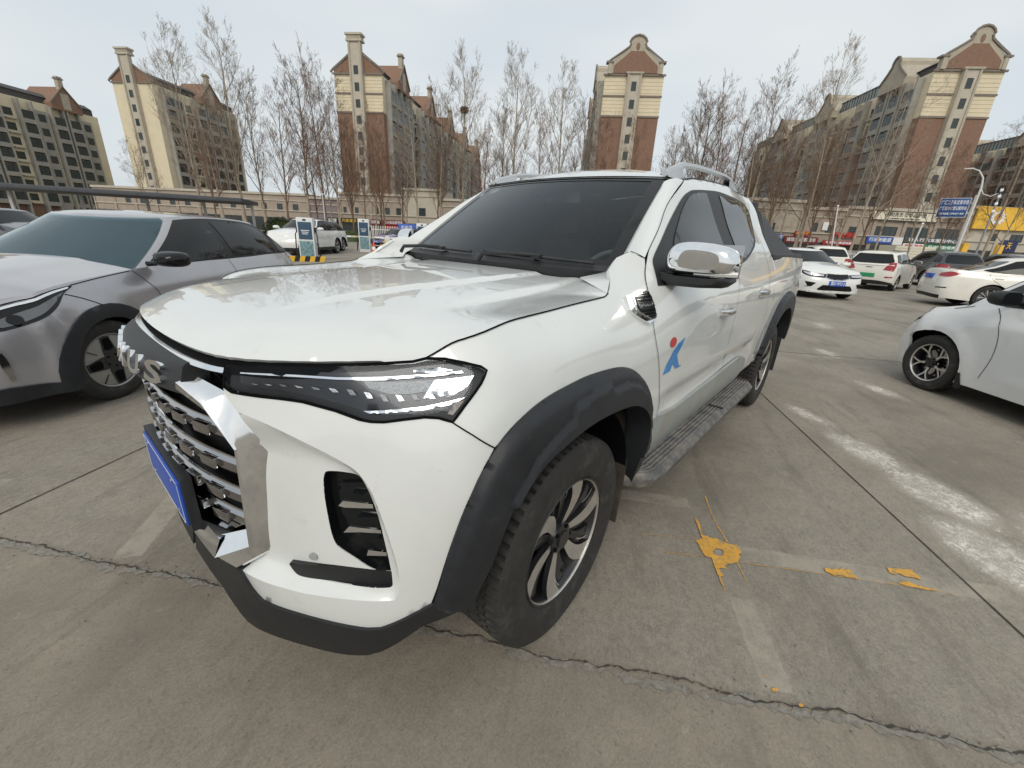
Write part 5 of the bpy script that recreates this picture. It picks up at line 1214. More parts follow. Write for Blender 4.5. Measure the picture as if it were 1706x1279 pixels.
    for yy in (.37, -.37):
        mb = MB(); mb.box(-1.85,-1.70,yy-.25,yy+.25,.75,1.38, bev=.07); mb.box(-1.80,-1.70,yy-.13,yy+.13,1.40,1.58, bev=.045); mb.box(-1.75,-1.25,yy-.25,yy+.25,.70,.85, bev=.05)
        mb.tube([(-1.76,yy-.06,1.34),(-1.76,yy-.06,1.42)], .008); mb.tube([(-1.76,yy+.06,1.34),(-1.76,yy+.06,1.42)], .008); mb.build('seat', M_SEAT, T)
    mb = MB(); mb.box(-2.55,-2.42,-.62,.62,.8,1.40, bev=.06); 
    for yy in (-.4,0,.4): mb.box(-2.50,-2.42,yy-.11,yy+.11,1.38,1.52, bev=.04)
    mb.build('rear_seat', M_SEAT, T)
    mb = MB(); mb.box(-1.16,-1.12,-.12,.12,1.565,1.635, bev=.015); mb.build('rear_view_mirror', M_DASH, T)
    for b_ in ((-.78,-.62,-.30,-.10),(-.72,-.60,.02,.10)): mb = MB(); mb.box(*b_,1.246,1.2475); mb.build('paper_note', M_LETW, T, False)
    mb = MB(); mb.box(-2.58,-.5,-.80,.80,.52,.60); mb.build('cabin_floor', M_MATTB, T, False)
    # --- side mirror
    for s in (1, -1):
        n_before = set(T.children); mb = MB(); prof = []
        C0 = Vector((-.66,.998,1.312))
        outl = [(-.155,-.030),(-.150,.030),(-.122,.072),(-.065,.080),(.03,.074),(.095,.062),(.118,.030),(.120,-.012),(.105,-.040),(.06,-.046),(-.05,-.046),(-.12,-.044)]
        secs = [(.055,.55,.006),(.050,.74,.004),(.035,.90,.0),(.010,.985,0),(-.02,1.,0),(-.06,.97,0)]
        P = []
        for dx, k, dz in secs:
            P.append([(C0.x+dx, (C0.y + a*k*1.0 + (1-k)*-.0)*s, C0.z + b*k*1.0 + .012*(1-k)) for a, b in outl])
        mb.grid(P, closed_v=True); mb.add(P[0], [tuple(range(12))]); MR = mb.build('side_mirror', M_CHROME, T, angle=60)
        sd_ = MR.modifiers.new('s', 'SUBSURF'); sd_.levels = sd_.render_levels = 2
        mb = MB(); outl2 = [(-.135,-.050),(.06,-.050),(.105,-.044),(.112,-.058),(.085,-.082),(.0,-.090),(-.115,-.092),(-.15,-.075)]; P = []
        for dx, k in ((.048,.62),(.040,.85),(.02,.97),(-.06,.98)):
            P.append([(C0.x+dx, (C0.y+a*(k if a > 0 else 1.))*s, C0.z+ -.05 + (b+.05)*k) for a, b in outl2])
        mb.grid(P, closed_v=True); mb.add(P[0], [tuple(range(8))])
        mb.box(C0.x-.08, C0.x+.03, (C0.y-.19) if s > 0 else -(C0.y-.10), (C0.y-.10) if s > 0 else -(C0.y-.19), C0.z-.085, C0.z-.045, bev=.008)
        mb.build('mirror_base', M_BLACKP, MR, angle=50)
        mb = MB(); P = [[(C0.x+.0+dx, (C0.y+a)*s, C0.z+b) for dx, b in ((.045,-.014),(.056,-.020),(.050,-.028))] for a in np.linspace(-.03,.115,8)]
        P = []
        for a in np.linspace(-.02,.121,10):
            xx = C0.x + .040 - .045*max(0, (a-.06)/.06)**2; P.append([(xx, (C0.y+a)*s, C0.z-.022),(xx+.006, (C0.y+a+.002)*s, C0.z-.030),(xx, (C0.y+a)*s, C0.z-.040)])
        mb.grid(P); mb.build('indicator', mat('indicator_lens', (.75,.75,.74), .15, coat=.5), MR)
        mb = MB(); mb.box(C0.x-.085, C0.x-.062, min((C0.y-.12)*s,(C0.y+.11)*s), max((C0.y-.12)*s,(C0.y+.11)*s), C0.z-.05, C0.z+.07, bev=.006); mb.build('mirror_glass', M_CHROMED, MR)
        if s < 0:
            pv = Matrix.Translation((-.68,-.90,0)); MR.matrix_local = pv @ Matrix.Rotation(math.radians(-72), 4, 'Z') @ pv.inverted()
    # --- running boards
    for s in (1, -1):
        mb = MB(); x0, x1 = -.47, -2.42; P = []
        for i, t in enumerate(np.linspace(0, 1, 40)):
            x = x0 + (x1-x0)*t; tap = min(1, t/.06)**.5 if t < .06 else (min(1, (1-t)/.04)**.5)
            yi = .86; yo = .86 + (.145)*tap
            row = [(x, yi*s, .385), (x, yi*s, .43)]
            for q in range(13):
                yy = yi + (yo-.03-yi)*q/12; zz = .432 + (.004 if q % 2 else 0); row.append((x, (yy-.002)*s, zz)); row.append((x, (yy+.002)*s, zz))
            row += [(x, (yo-.022)*s, .430), (x, yo*s, .405), (x, (yo-.01)*s, .365), (x, (yo-.05)*s, .350), (x, yi*s, .385)]
            P.append(row)
        mb.grid(P); mb.build('running_board', M_BOARD, T, angle=30)
        mb = MB(); mb.box(-1.62,-1.60, min(.90*s,.99*s), max(.90*s,.99*s), .4365,.4385); mb.build('tread_joint', M_BLACKP, T, False)
    # --- sports bar and roll cover on the bed
    mb = MB()
    for s in (1, -1):
        P = []
        for (xa, za, xb, zb, y) in ((-2.66,1.30,-3.90,1.31,.85),(-2.70,1.36,-3.66,1.36,.82),(-2.72,1.44,-3.36,1.44,.78),(-2.75,1.54,-3.05,1.53,.74),(-2.78,1.63,-2.93,1.61,.69),(-2.81,1.68,-2.90,1.665,.63)):
            P.append([(xa, (y)*s, za), (xa+.02, (y-.05)*s, za), (xb, (y-.05)*s, zb), (xb-.03, y*s, zb)])
        mb.grid(P, closed_v=True)
    mb.tube([(-2.86,-.64,1.665),(-2.86,.64,1.665)], .045, 10); mb.build('sports_bar', M_FLARE, T, angle=40)
    mb = MB(); mb.box(-4.36,-2.66,-.80,.80,1.285,1.312, bev=.01); mb.build('bed_cover', M_BLACKP, T)
    for s in (1, -1):
      mb = MB(); mb.box(-3.95,-2.62, min(.79*s,.885*s)+.0, max(.79*s,.885*s), 1.29,1.335, bev=.008)
      mb.build('bed_rail', M_BLACKP, T)
    mb = MB(); mb.box(-4.40,-4.36,-.80,.80,.60,1.28, bev=.01); mb.build('tailgate', M_WHITE, T)
    mb = MB(); mb.box(-4.50,-4.34,-.82,.82,.42,.58, bev=.02); mb.build('rear_bumper', M_BLACKP, T)
    for s in (1, -1):
        mb = MB(); mb.box(-4.395,-4.33, min(.80*s,.86*s), max(.80*s,.86*s), .85,1.2, bev=.01); mb.build('tail_lamp', M_TAILR, T)
    # --- wheels
    wheel(T, 0, .795, .38, .38, .262, .238, 1, 'twin', steer=.035); wheel(T, 0, -.80, .38, .38, .25, .238, -1, 'twin', steer=.035)
    wheel(T, -3.155, .80, .38, .38, .25, .238, 1, 'twin'); wheel(T, -3.155, -.80, .38, .38, .25, .238, -1, 'twin')
    mb = MB(); mb.tube([(0,-.7,.36),(0,.7,.36)], .05); mb.tube([(-3.155,-.7,.36),(-3.155,.7,.36)], .06); mb.build('axle', M_MATTB, T)
    return T
PICKUP = build_pickup()

# ---------------------------------------------------------------- apartment blocks
B3 = apartment(-54.0, -90.8, 10.3, 112, 'chimney', -1, 'tall brick and cream apartment block with chimney strip, left of the pickup roof', [9.7, 31, 52.5, 74, 96], cam_d=107)
B4 = apartment(-84.6, -43.9, 11.1, 60, 'dutch', 1, 'narrow apartment tower with curved gable rising straight above the pickup roof', [10, 32], cam_d=97)
B5 = apartment(-112.5, 3.9, 10.9, 72, 'dutch', 1, 'long apartment block with curved gable above the shops on the right', [8.5, 30, 52], cam_d=113)
B2 = apartment(-26.4, -144.4, 10.4, 27, 'chimney', -1, 'cream apartment block with tall chimney strip, second from the left edge', [16.5], zc=3.0, cam_d=148)
B1 = apartment(6.5, -155.0, 12, 30, 'chimney', -1, 'apartment block with gabled end at the far left edge', [3.4, 22], zc=3.0, cam_d=160, H=25.5)
B6 = apartment(-150.0, 30.0, 14, 90, 'dutch', 1, 'grey apartment block showing behind the blue gantry sign at the right edge', [8, 30, 52], cam_d=160, H=26)
B7 = apartment(-118.0, -150.0, 11, 90, 'chimney', -1, 'distant apartment block between the brick block and the pickup roof', [8, 30, 52, 74], cam_d=190)

# ---------------------------------------------------------------- the two low rows of shops
def row_frame(x, y, deg):
    """local x along the row, local y away from the car park"""
    a = math.radians(deg); return Matrix(((math.cos(a), math.sin(a)*1., 0, x), (math.sin(a), -math.cos(a), 0, y), (0,0,1,0), (0,0,0,1)))
M_SHOPG = mat('shop_glass', (.025,.03,.03), .12, spec=.6)
M_SIGNS = {k: mat('sign_' + k, c, .5) for k, c in dict(red=(.42,.02,.02), darkred=(.16,.02,.02), blue=(.03,.10,.42), navy=(.02,.025,.09), grey=(.07,.075,.08), green=(.02,.19,.09), yellow=(.78,.47,.05), cream=(.72,.68,.55), white=(.75,.75,.74), black=(.015,.015,.015), orange=(.62,.30,.03)).items()}
M_LETY = mat('lettering_yellow', (.85,.55,.03), .5); M_LETK = mat('lettering_black', (.03,.03,.03), .6); M_LETR = mat('lettering_red', (.55,.02,.02), .5)
def row_root(nm, label, cat, F, sx, group=None):
    """an empty in the row's frame; x mirrored frames are avoided by turning the row about"""
    o = bpy.data.objects.new(nm, None); COL.objects.link(o); o.matrix_world = F @ Matrix.Translation((sx,0,0)); tag(o, label, cat, group); return o
def rowF(x, y, deg):
    a = math.radians(deg); c, s = math.cos(a), math.sin(a)
    return Matrix(((c, -s, 0, x), (s, c, 0, y), (0,0,1,0), (0,0,0,1)))
# right-hand row: local x runs to the right in the picture when it points along 132 degrees seen from the car park, so outside is local -y... checked by OUT
OR = Vector((-66.15, -14.25, 0)); DR = 132.
FR = rowF(OR.x, OR.y, DR); OUT = -1      # outside of the wall looks along local -y
def wallM(x, z, y=0.):
    """frame for things on the wall: x to the viewer's right, y up, z out"""
    return Matrix(((1,0,0,x),(0,0,-1,y),(0,1,0,z),(0,0,0,1)))
def win_part(root, x, z, w, h, kind=0, y=0.):
    o = bpy.data.objects.new('window', window_mesh(w, h, kind)); COL.objects.link(o); o.parent = root; o.matrix_local = facade_M(x, y, z, (0,-1))
def shop(F, x0, x1, H, m, label, wins, ground=4.0 - .6, awn=None, par=.5, sec=None, step=4.0):
    R = row_root('shop_building', label, 'shop building', F, x0, 'low shop buildings along the street'); w = x1-x0
    mb = MB(); mb.box(0, w, 0, 9, 0, H); mb.build('wall', m, R, False)
    
    for bx in ((-.05, w+.05, -.22, 0, H-.35, H+.02), (0, w, -.12, 0, H-1.3, H-1.15), (0, w, -.18, 0, 3.45, 3.62)): mb = MB(); mb.box(*bx); mb.build('cornice', M_CONC, R, False)
    n = max(1, int(w/step))
    for i in range(n+1): xx = w*i/n; pb = MB(); pb.box(max(0, xx-.25), min(w, xx+.25), -.16, -.002, 0, H-1.35); pb.build('pilaster', m, R, False)
    for i in range(n):
        a, b = w*i/n+.3, w*(i+1)/n-.3; sb = MB(); sb.m(0).box(a, b, -.03, .0, .25, 2.35); sb.m(1)
        k = a
        while k <= b: sb.box(k-.03, k+.03, -.06, -.03, .1, 2.4); k += (b-a)/3
        sb.box(a, b, -.06, -.03, 1.9, 1.96); sb.box(a, b, -.07, -.0, .05, .25); sb.build('shop_window', [M_SHOPG, M_WFR], R, False)
    for (x, z, ww, hh) in wins: win_part(R, x-x0, z, ww, hh, 1 if ww > 1.6 else 0, -.01)
    return R
def sign(F, x0, x1, z0, z1, bm, text, tm, label, cat='shop sign', y=-.35, tsize=.62, tw=.86, frame=None, d=.14):
    R = row_root('shop_sign', label, cat, F, x0, None); w = x1-x0; mb = MB(); mb.box(0, w, y, y+d, z0, z1, bev=.02); 
    for sx_ in (.12, w-.12): mb.box(sx_-.04, sx_+.04, y+d, 0, (z0+z1)/2-.05, (z0+z1)/2+.05)
    mb.build('board', bm, R, False)
    if frame: 
        mb = MB()
        for a in ((0,w,z0,z0+.08),(0,w,z1-.08,z1),(0,.08,z0,z1),(w-.08,w,z0,z1)): mb.box(a[0],a[1],y-.03,y-.001,a[2],a[3])
        mb.build('board_frame', frame, R, False)
    L = text if isinstance(text, list) else ([(text, .5, tsize, tw)] if text else [])
    for (t, fy, s_, wf) in L: text_obj(t, 'sign_lettering', (z1-z0)*s_, tm, wallM(w*.5, z0+(z1-z0)*fy, y-.02), R, extrude=.012, width=w*wf, bold=.006)
    return R
M_STONE2 = mat('weathered_stone', (.40,.35,.285), .9, noise=.22, nscale=1.2, dirt=((.20,.175,.15), .9, .52, .5))
W1 = [(3.45,4.05,.9,1.1),(7.8,4.4,.9,1.0),(9.5,4.3,.8,1.1),(11.7,4.15,1.0,1.0),(1.2,4.1,.9,1.1)]
S1 = shop(FR, -9.0, 7.35, 7.6, M_STONE2, 'weathered stone shop building behind the rear of the pickup', W1[:1]+W1[4:]+[(-2,4.1,.9,1.1),(-5,4.1,.9,1.1)])
S2 = shop(FR, 7.4, 13.35, 6.85, M_STONE, 'pinkish two-storey shop building with a narrow white panel between its windows', W1[1:4])
S3 = shop(FR, 13.4, 30.8, 7.2, M_STONE, 'pinkish two-storey shop building with three wide triple windows', [(14.9,4.1,1.0,1.0),(19.5,4.2,3.4,1.3),(24.0,4.25,3.3,1.3),(28.5,4.3,3.2,1.3)])
S4 = shop(FR, 30.85, 46., 8.05, M_CONC, 'shop building with a huge yellow upper band at the right edge', [(35.1,4.15,1.0,1.0),(38.6,4.15,1.8,1.0),(42,4.15,1.8,1.0)])
for a, b in ((30.98,31.8),(35.96,36.85)): mb = MB(); mb.box(a-30.85, b-30.85, -.5, -.17, 0, 3.2); mb.build('yellow_column', M_SIGNS['yellow'], S4, False)
sign(FR, 16.86, 26.07, 5.62, 6.80, M_SIGNS['cream'], [('未阳洗衣·奢侈品护理', .62, .50, .62), ('LAUNDRY AND LEATHER CARE', .22, .20, .45)], M_LETK, 'long cream laundry sign board above the triple windows', frame=M_LETK)
sign(FR, 26.68, 29.7, 5.78, 6.36, M_STONE, '香格里拉大酒店', M_TRIM, 'small brown lettering board right of the cream laundry sign', y=-.20, d=.05)
sign(FR, 3.98, 5.24, 2.35, 3.21, M_SIGNS['blue'], '汽贸', M_LETW, 'small blue shop sign just right of the sports bar')
sign(FR, 5.44, 10.26, 2.11, 2.97, M_SIGNS['darkred'], '诚信烟酒茶超市', M_LETW, 'dark red shop sign with white lettering, left of the bright red one')
sign(FR, 6.8, 8.91, 3.14, 3.68, M_SIGNS['red'], '烟酒', M_LETY, 'small red sign above the dark red shop sign')
sign(FR, 11.06, 15.49, 2.12, 2.67, M_SIGNS['red'], '专业汽车美容贴膜', M_LETW, 'bright red shop sign with small white lettering')
sign(FR, 17.15, 20.81, 2.62, 3.49, M_SIGNS['blue'], '行运新能源', M_LETW, 'blue shop sign above the cream container')
sign(FR, 20.88, 22.25, 2.51, 3.45, M_SIGNS['white'], None, M_LETK, 'plain white shop sign panel between the blue and the dark grey one')
sign(FR, 22.39, 30.52, 2.89, 3.68, M_SIGNS['grey'], '鲁人行汽车服务中心', M_LETW, 'long dark grey car service sign with white lettering')
sign(FR, 22.47, 25.64, 2.14, 2.80, M_SIGNS['white'], '老板洗车', M_LETR, 'white sign with red lettering below the dark grey one')
sign(FR, 25.74, 30.47, 2.06, 2.80, M_SIGNS['green'], '机油轮胎保养', M_LETW, 'green shop sign below the dark grey one')
sign(FR, 36.48, 38.81, 2.30, 3.87, M_SIGNS['navy'], '天', M_LETY, 'navy shop sign with one yellow character at the right edge', tw=.3)
R = row_root('roof_lettering', 'row of red standing characters above the bright red shop sign', 'shop sign', FR, 12.2)
text_obj('汽车美容', 'sign_lettering', .8, M_LETR, wallM(1.75, 3.42, -.3), R, extrude=.04, width=3.4, bold=.01); mb = MB(); mb.box(0,3.5,-.28,-.22,3.06,3.12); mb.build('rail', M_WFR, R, False)
R = row_root('shop_sign', 'narrow white panel on the wall between two upper windows', 'shop sign', FR, 10.5); mb = MB(); mb.box(0,.75,-.2,-.13,3.95,5.0); mb.build('board', M_SIGNS['white'], R, False)
# yellow band with a sunflower
R = row_root('billboard', 'huge yellow billboard with a white and orange flower at the right edge', 'billboard', FR, 31.2); mb = MB(); mb.box(0, 14.6, -.5, -.23, 5.15, 8.0); mb.build('board', M_SIGNS['yellow'], R, False)
mb = MB(); pts = []
for k in range(48): a = 2*PI*k/48; r = .95 if k % 4 < 2 else .72; pts.append((3.0 + r*1.25*math.cos(a), 6.62 + r*math.sin(a)))
mb.prism([(x, z) for x, z in pts], 0, .03, Matrix(((1,0,0,0),(0,0,-1,-.505),(0,1,0,0),(0,0,0,1)))); mb.build('petals', M_SIGNS['white'], R, False)
mb = MB(); mb.prism([(3.0 + .52*math.cos(a), 6.68 + .48*math.sin(a)) for a in np.linspace(0, 2*PI, 25)[:-1]], .032, .06, Matrix(((1,0,0,0),(0,0,-1,-.505),(0,1,0,0),(0,0,0,1)))); mb.build('flower_centre', M_SIGNS['orange'], R, False)
# cream container in front
R = row_root('container', 'long cream container box standing in front of the blue shop sign', 'container', FR, 16.0); mb = MB(); mb.box(0, 5.2, -6.5, -4.0, .1, 2.35, bev=.03); mb.build('box', M_SIGNS['cream'], R, False)
for k in range(6): mb = MB(); mb.box(.0+.01, 5.2, -6.53, -6.50, .4+k*.33, .43+k*.33); mb.build('rib', M_CONC, R, False)
# left-hand row
OL = Vector((1.037+80*math.cos(math.radians(-125.2)), 1.511+80*math.sin(math.radians(-125.2)), 0)); FL_ = rowF(OL.x, OL.y, 124.5+180)
# along this frame local x runs to the left in the picture, so mirror positions and look along +y
def L2(x): return x
FL = rowF(OL.x, OL.y, 124.5)
def shopL(*a, **k): return shop(FL, *a, **k)
shopL(-11.7, -.25, 6.95, M_STONE, 'low stone shop building below the brick block, left of the taller corner block', [(-10.77,4.0,.55,1.2),(-8.6,4.0,.6,1.2),(-4.9,4.1,.55,1.2),(-3.0,4.2,.8,1.1),(-.95,4.2,.9,1.1)])
shopL(-.2, 6.4, 8.0, M_CONC, 'taller square stone corner block beside the brick apartment block', [(3.25,4.3,1.2,1.3)])
shopL(-17.5, -11.8, 6.0, mat('mauve_render', (.22,.18,.19), .85, noise=.1), 'mauve roofed shop building with a pale arched porch', [])
shopL(-60, -17.6, 6.4, M_STONE, 'long low shop row behind the grey crossover', [(-20-3*i,4.1,1.0,1.1) for i in range(12)])
sign(FL, -14.02, -12.2, 1.75, 2.75, M_SIGNS['black'], '车管家', M_LETW, 'black shop sign with white lettering under the mauve building')
sign(FL, -11.52, -8.4, 1.85, 2.75, M_SIGNS['black'], '汽车电子', M_LETY, 'black shop sign with yellow lettering')
sign(FL, -6.05, -4.28, 1.8, 2.75, M_SIGNS['darkred'], '好再来', M_LETW, 'short dark red shop sign left of the long one')
sign(FL, -3.84, .1, 1.9, 2.75, M_SIGNS['darkred'], '红火饭店家常菜', M_LETW, 'long dark red shop sign below two windows')
R = row_root('awning', 'red and white striped awning under the long dark red sign', 'awning', FL, -3.77); mb = MB(); mb.grid([[(0,0,1.95),(0,-.9,1.55),(0,-.9,1.42)],[(2.6,0,1.95),(2.6,-.9,1.55),(2.6,-.9,1.42)]]); mb.build('cloth', M_SIGNS['red'], R, False)

shop(rowF(OL.x, OL.y, 124.5), 6.6, 44, 6.6, M_STONE, 'long low stone shop row running behind the pickup cab', [(9+3.2*i,4.1,1.0,1.1) for i in range(10)])

# ---------------------------------------------------------------- parked cars
M_UNDER = mat('wheel_arch_black', (.006,.006,.007), .9, spec=.1)
def paint(name, c, metal=0., rough=.35, dust=.2): return mat(name, c, rough, metal=metal, coat=1., coat_rough=.03, noise=.05, nscale=3., dirt=((.35,.33,.29), 6., .56, dust))
def build_car(S, name, label, group, x, y, heading, P):
    """S: shape table. Local x forward with the front axle at 0, left is +y"""
    T = tag(empty(name, (x, y, 0), math.radians(heading)), label, S.get('cat', 'car'), group)
    hw, xf, xr, wb, R, zs = S['hw'], S['xf'], S['xr'], S['wb'], S['R'], S['zs']
    fk, rk = S.get('fk', 1.), S.get('rk', 1.)
    fr_ = [(xf-.75,hw),(xf-.50,hw*.995),(xf-.30*fk,hw*.955),(xf-.16*fk,hw*.86),(xf-.07*fk,hw*.66),(xf-.02*fk,hw*.36),(xf,0)]
    rr_ = [(xr,0),(xr+.01,hw*.4),(xr+.04*rk,hw*.68),(xr+.11*rk,hw*.86),(xr+.24*rk,hw*.955),(xr+.45,hw*.99),(xr+.75,hw)]
    def cum(L, u0):
        u = [u0]
        for a, b in zip(L, L[1:]): u.append(u[-1] + math.hypot(b[0]-a[0], b[1]-a[1]))
        return np.array(u)
    uf = cum(fr_, xf-.75); ur = cum(rr_, 0); ur = ur - ur[-1] + (xr+.75)
    AF = np.array(fr_); AR = np.array(rr_); umax, umin = uf[-1], ur[0]
    def plan(u):
        if u > xf-.75: return _hermite(uf, AF, min(u, umax+.02))
        if u < xr+.75: return _hermite(ur, AR, max(u, umin-.02))
        return np.array([u, hw])
    TP = sorted(S['top'])
    tx = np.array([q[0] for q in TP]); tz = np.array([q[1] for q in TP])[:,None]
    ztop_x = lambda xx: float(_hermite(tx, tz, float(np.clip(xx, tx[0], tx[-1])))[0])
    def ztop(u): return ztop_x(plan(u)[0])
    def wfun(u):
        if u > xf-.5: return min(1, (u-(xf-.5))/.45)
        if u < xr+.5: return -min(1, ((xr+.5)-u)/.45)
        return 0
    nose, tail = S.get('nose', .16), S.get('tailk', .08)
    ax0 = S.get('ax', 0.); wx = (ax0, ax0-wb)
    def body(u, z):
        p = plan(u); q = plan(u+.004); t = q-p; t = t/max(1e-9, math.hypot(*t)); n = np.array([t[1]*-1, t[0]])   # left normal of increasing u on the left side
        zt = ztop(u); w = wfun(u)
        hi = max(0., (z-.62)/(max(zt, .66)-.62)); lo = max(0., (.46-z)/.28)
        ds = .018*lo**2*hw/.9 + .085*hi**2.6*S.get('shoulder', 1.)
        df = .05*lo**1.5 + nose*max(0, (z-.42)/(max(zt,.5)-.42))**2.2
        dr = .06*lo**1.5 + tail*max(0, (z-.5)/(max(zt,.55)-.5))**2
        d = ds*(1-abs(w)) + (df if w > 0 else dr)*abs(w)
        for c in wx:
            r = math.hypot(p[0]-c, z-R); d -= .020*math.exp(-((r-R-.07)/.07)**2)*(1-abs(w))*(z < zt-.08)
        return np.array([p[0]-n[0]*d*1., p[1]-n[1]*d, z])
    def bd_disp(U, V):
        o = np.zeros(U.shape)
        for (pts, depth, wid) in S.get('crease', ()):
            L = np.array(pts); yy = np.interp(U, L[:,0][np.argsort(L[:,0])], L[:,1][np.argsort(L[:,0])]); ins = (U > L[:,0].min())*(U < L[:,0].max())
            e = np.clip(np.minimum(U-L[:,0].min(), L[:,0].max()-U)/.3, 0, 1)
            o += ins*e*depth*np.where(V < yy, np.exp(-np.abs(V-yy)/wid), np.exp(-np.abs(V-yy)/(wid*.25)))
        return o
    pnl = lambda nm, poly, m, par=T, **k: panel(nm, body, poly, m, par, flip=True, **k)
    both = []
    # outline with wheel arches
    ra = R + S.get('gap', .045)
    def arch(c, r, a0, a1, n=18): return [(c + r*math.cos(a), R*.98 + r*math.sin(a)) for a in np.linspace(a0, a1, n)]
    asn = math.asin(min(.95, (R*.98-zs)/ra))
    bot = [(umin, zs+.06), (xr+.35, zs+.02)] + arch(ax0-wb, ra, PI+asn, -asn) + [(ax0-wb+ra+.12, zs), (ax0-ra-.12, zs)] + arch(ax0, ra, PI+asn, -asn) + [(xf-.25, zs+.01), (umax, zs+.02)]
    top = [(u, ztop(u)) for u in np.linspace(umax, umin, 60)]
    holes = []
    body_o = pnl('body_side', bot + top, P, step=S.get('step', .07), thick=.02, disp=bd_disp, rimstep=.05); both.append(body_o)
    # black lower edge / cladding
    if S.get('clad'):
        ca = R + S['clad']
        cl = bot[2:] and ([(xr+.2, zs+.0)] + arch(ax0-wb, ra-.012, PI+asn, -asn) + arch(ax0, ra-.012, PI+asn, -asn) + [(umax, zs), (umax, zs+.10), (xf-.25, zs+.11)] + arch(ax0, ca, 0.0-asn*.2, PI+asn*.2) + [(ax0-.55, zs+.12), (ax0-wb+.55, zs+.12)] + arch(ax0-wb, ca, -asn*.2, PI+asn*.2) + [(xr+.2, zs+.14)])
        both.append(pnl('wheel_arch_trim', cl, M_FLARE, step=.05, thick=.03, off=.016))
    # wheel wells and floor
    mb = MB(); mb.box(xr+.25, ax0-wb-ra-.02, -hw+.1, hw-.1, zs+.02, .6); mb.box(ax0-wb+ra+.02, ax0-ra-.02, -hw+.05, hw-.05, zs+.01, .5); mb.box(ax0+ra+.02, xf-.22, -hw+.25, hw-.25, zs+.02, .6); mb.box(xr+.3, xf-.3, -hw+.32, hw-.32, .25, .62)
    mb.build('underbody', M_UNDER, T, False)
    for c in wx:
        for s in (-1, 1):
            mb = MB(); mb.grid([[(c + ra*math.cos(a)*1.02, s*(hw-.11), R*.98+ra*math.sin(a)*1.02), (c + ra*math.cos(a)*1.02, s*(hw-.40), R*.98+ra*math.sin(a)*1.02)] for a in np.linspace(.1, PI-.1, 17)]); mb.build('wheel_well', M_UNDER, T)
    # bonnet, boot deck
    g = S['gh']
    def deck(nm, x0, x1, crown, n=16, pr=.0, us=None):
        us_ = [u for u in np.linspace(umax, umin, 160) if x0 <= plan(u)[0] <= x1]
        if abs(x1-xf) < 1e-6: us_ = [umax] + us_
        if abs(x0-xr) < 1e-6: us_ = us_ + [umin]
        rows = []
        for u in us_:
            q = body(u, ztop(u)); ye = max(q[1], .002); row = []
            for t in np.linspace(-1, 1, 25):
                a = abs(t); zc_ = crown*min(1, ye/hw*1.1)*(1-a**2.2) + .012*_ss(.62, .50, a)*S.get('hoodline', 1.)*(nm == 'bonnet')
                row.append((q[0], t*ye, q[2] + zc_))
            rows.append(row)
        mb = MB(); mb.grid(rows); return mb.build(nm, P, T, angle=70)
    deck('bonnet', g['bf']-.12, xf, S.get('crown', .07))
    if S.get('boot', True): deck('boot_lid', xr, g['br']+.15, S.get('bcrown', .03))
    else: deck('tailgate_top', xr, g['br']+.15, .01)
    # greenhouse
    arc = sorted(g['arc']); ax_ = np.array([q[0] for q in arc]); az_ = np.array([q[1] for q in arc])[:,None]
    zr = lambda xx: float(_hermite(ax_, az_, float(np.clip(xx, ax_[0], ax_[-1])))[0])
    zb0 = g.get('zb', None)
    hb, ht = g['hb'], g['ht']; bow = g.get('bow', .16)
    def base_z(xx): return ztop_x(xx) - .02 if zb0 is None else zb0
    def gh(s, t):
        xfr = g['bf']*(1-t) + g['tf']*t; xre = g['br']*(1-t) + g['tr']*t
        h_ = hb*(1-t) + ht*t + .035*math.sin(PI*min(1, max(0, t)))
        if s <= 1: k = s; yy = h_*(1-(1-k)**1.0)*.94; yy = h_*.94*k; xx = xfr - bow*(abs(k)**2.4)
        elif s <= 2: k = s-1; xa = xfr-bow-.05; xc = xre+g.get('rbow', .10)+.05; xx = xa + (xc-xa)*k; yy = h_*(1 - .06*((2*k-1)**4)*(1 if k < .5 else 1.) - .0)
        else: k = s-2; yy = h_*.94*(1-k); xx = xre + g.get('rbow', .10)*(abs(1-k)**2.4)
        if s <= 1 and s > .97: pass
        zt_ = zr(xx if 1 < s <= 2 else (xx)); zb_ = base_z(g['bf'] if s <= 1 else (g['br'] if s > 2 else g['bf']*(1-(s-1)) + g['br']*(s-1)))
        return np.array([xx, yy, zb_ + (zt_-zb_)*t])
    ss = [0,.15,.3,.45,.6,.75,.88,.95,1.0] + list(np.linspace(1.03, 1.97, 28)) + [2.0,2.05,2.12,2.25,2.4,2.55,2.7,2.85,3.0]; tt_ = np.linspace(-.05, 1, 9)
    for sd_ in (1, -1):
        mb = MB(); mb.grid([[tuple(gh(s, t)*np.array([1, sd_, 1])) for t in tt_] for s in ss]); mb.build('cabin_frame', P, T, angle=60)
    rows = []
    for s in ss:
        q = gh(s, 1.0); rows.append([(q[0] + (0), q[1]*k, q[2] + g.get('rcrown', .045)*(1-abs(k)**2.4)*min(1, q[1]/ht) ) for k in np.linspace(-1, 1, 17)])
    mb = MB(); mb.grid(rows); mb.build('roof', P, T, angle=70)
    def gp(nm, poly, m, off=.004, thick=0., par=T, step=.06): return panel(nm, gh, poly, m, par, step=step, thick=thick, off=off, flip=g.get('flip', False))
    ws = [(0,.0),(.5,.0),(.93,.01),(.975,.06),(.965,.5),(.95,.93),(.90,.975),(.5,.975),(0,.975)]
    GL = S.get('glass', M_DGLASS)
    w_ = gp('windscreen', ws, GL, .006); mirror_obj(w_, T)
    rw = g.get('rwin', [(3,.06),(2.5,.06),(2.15,.07),(2.09,.16),(2.12,.5),(2.15,.90),(2.2,.955),(3,.955)])
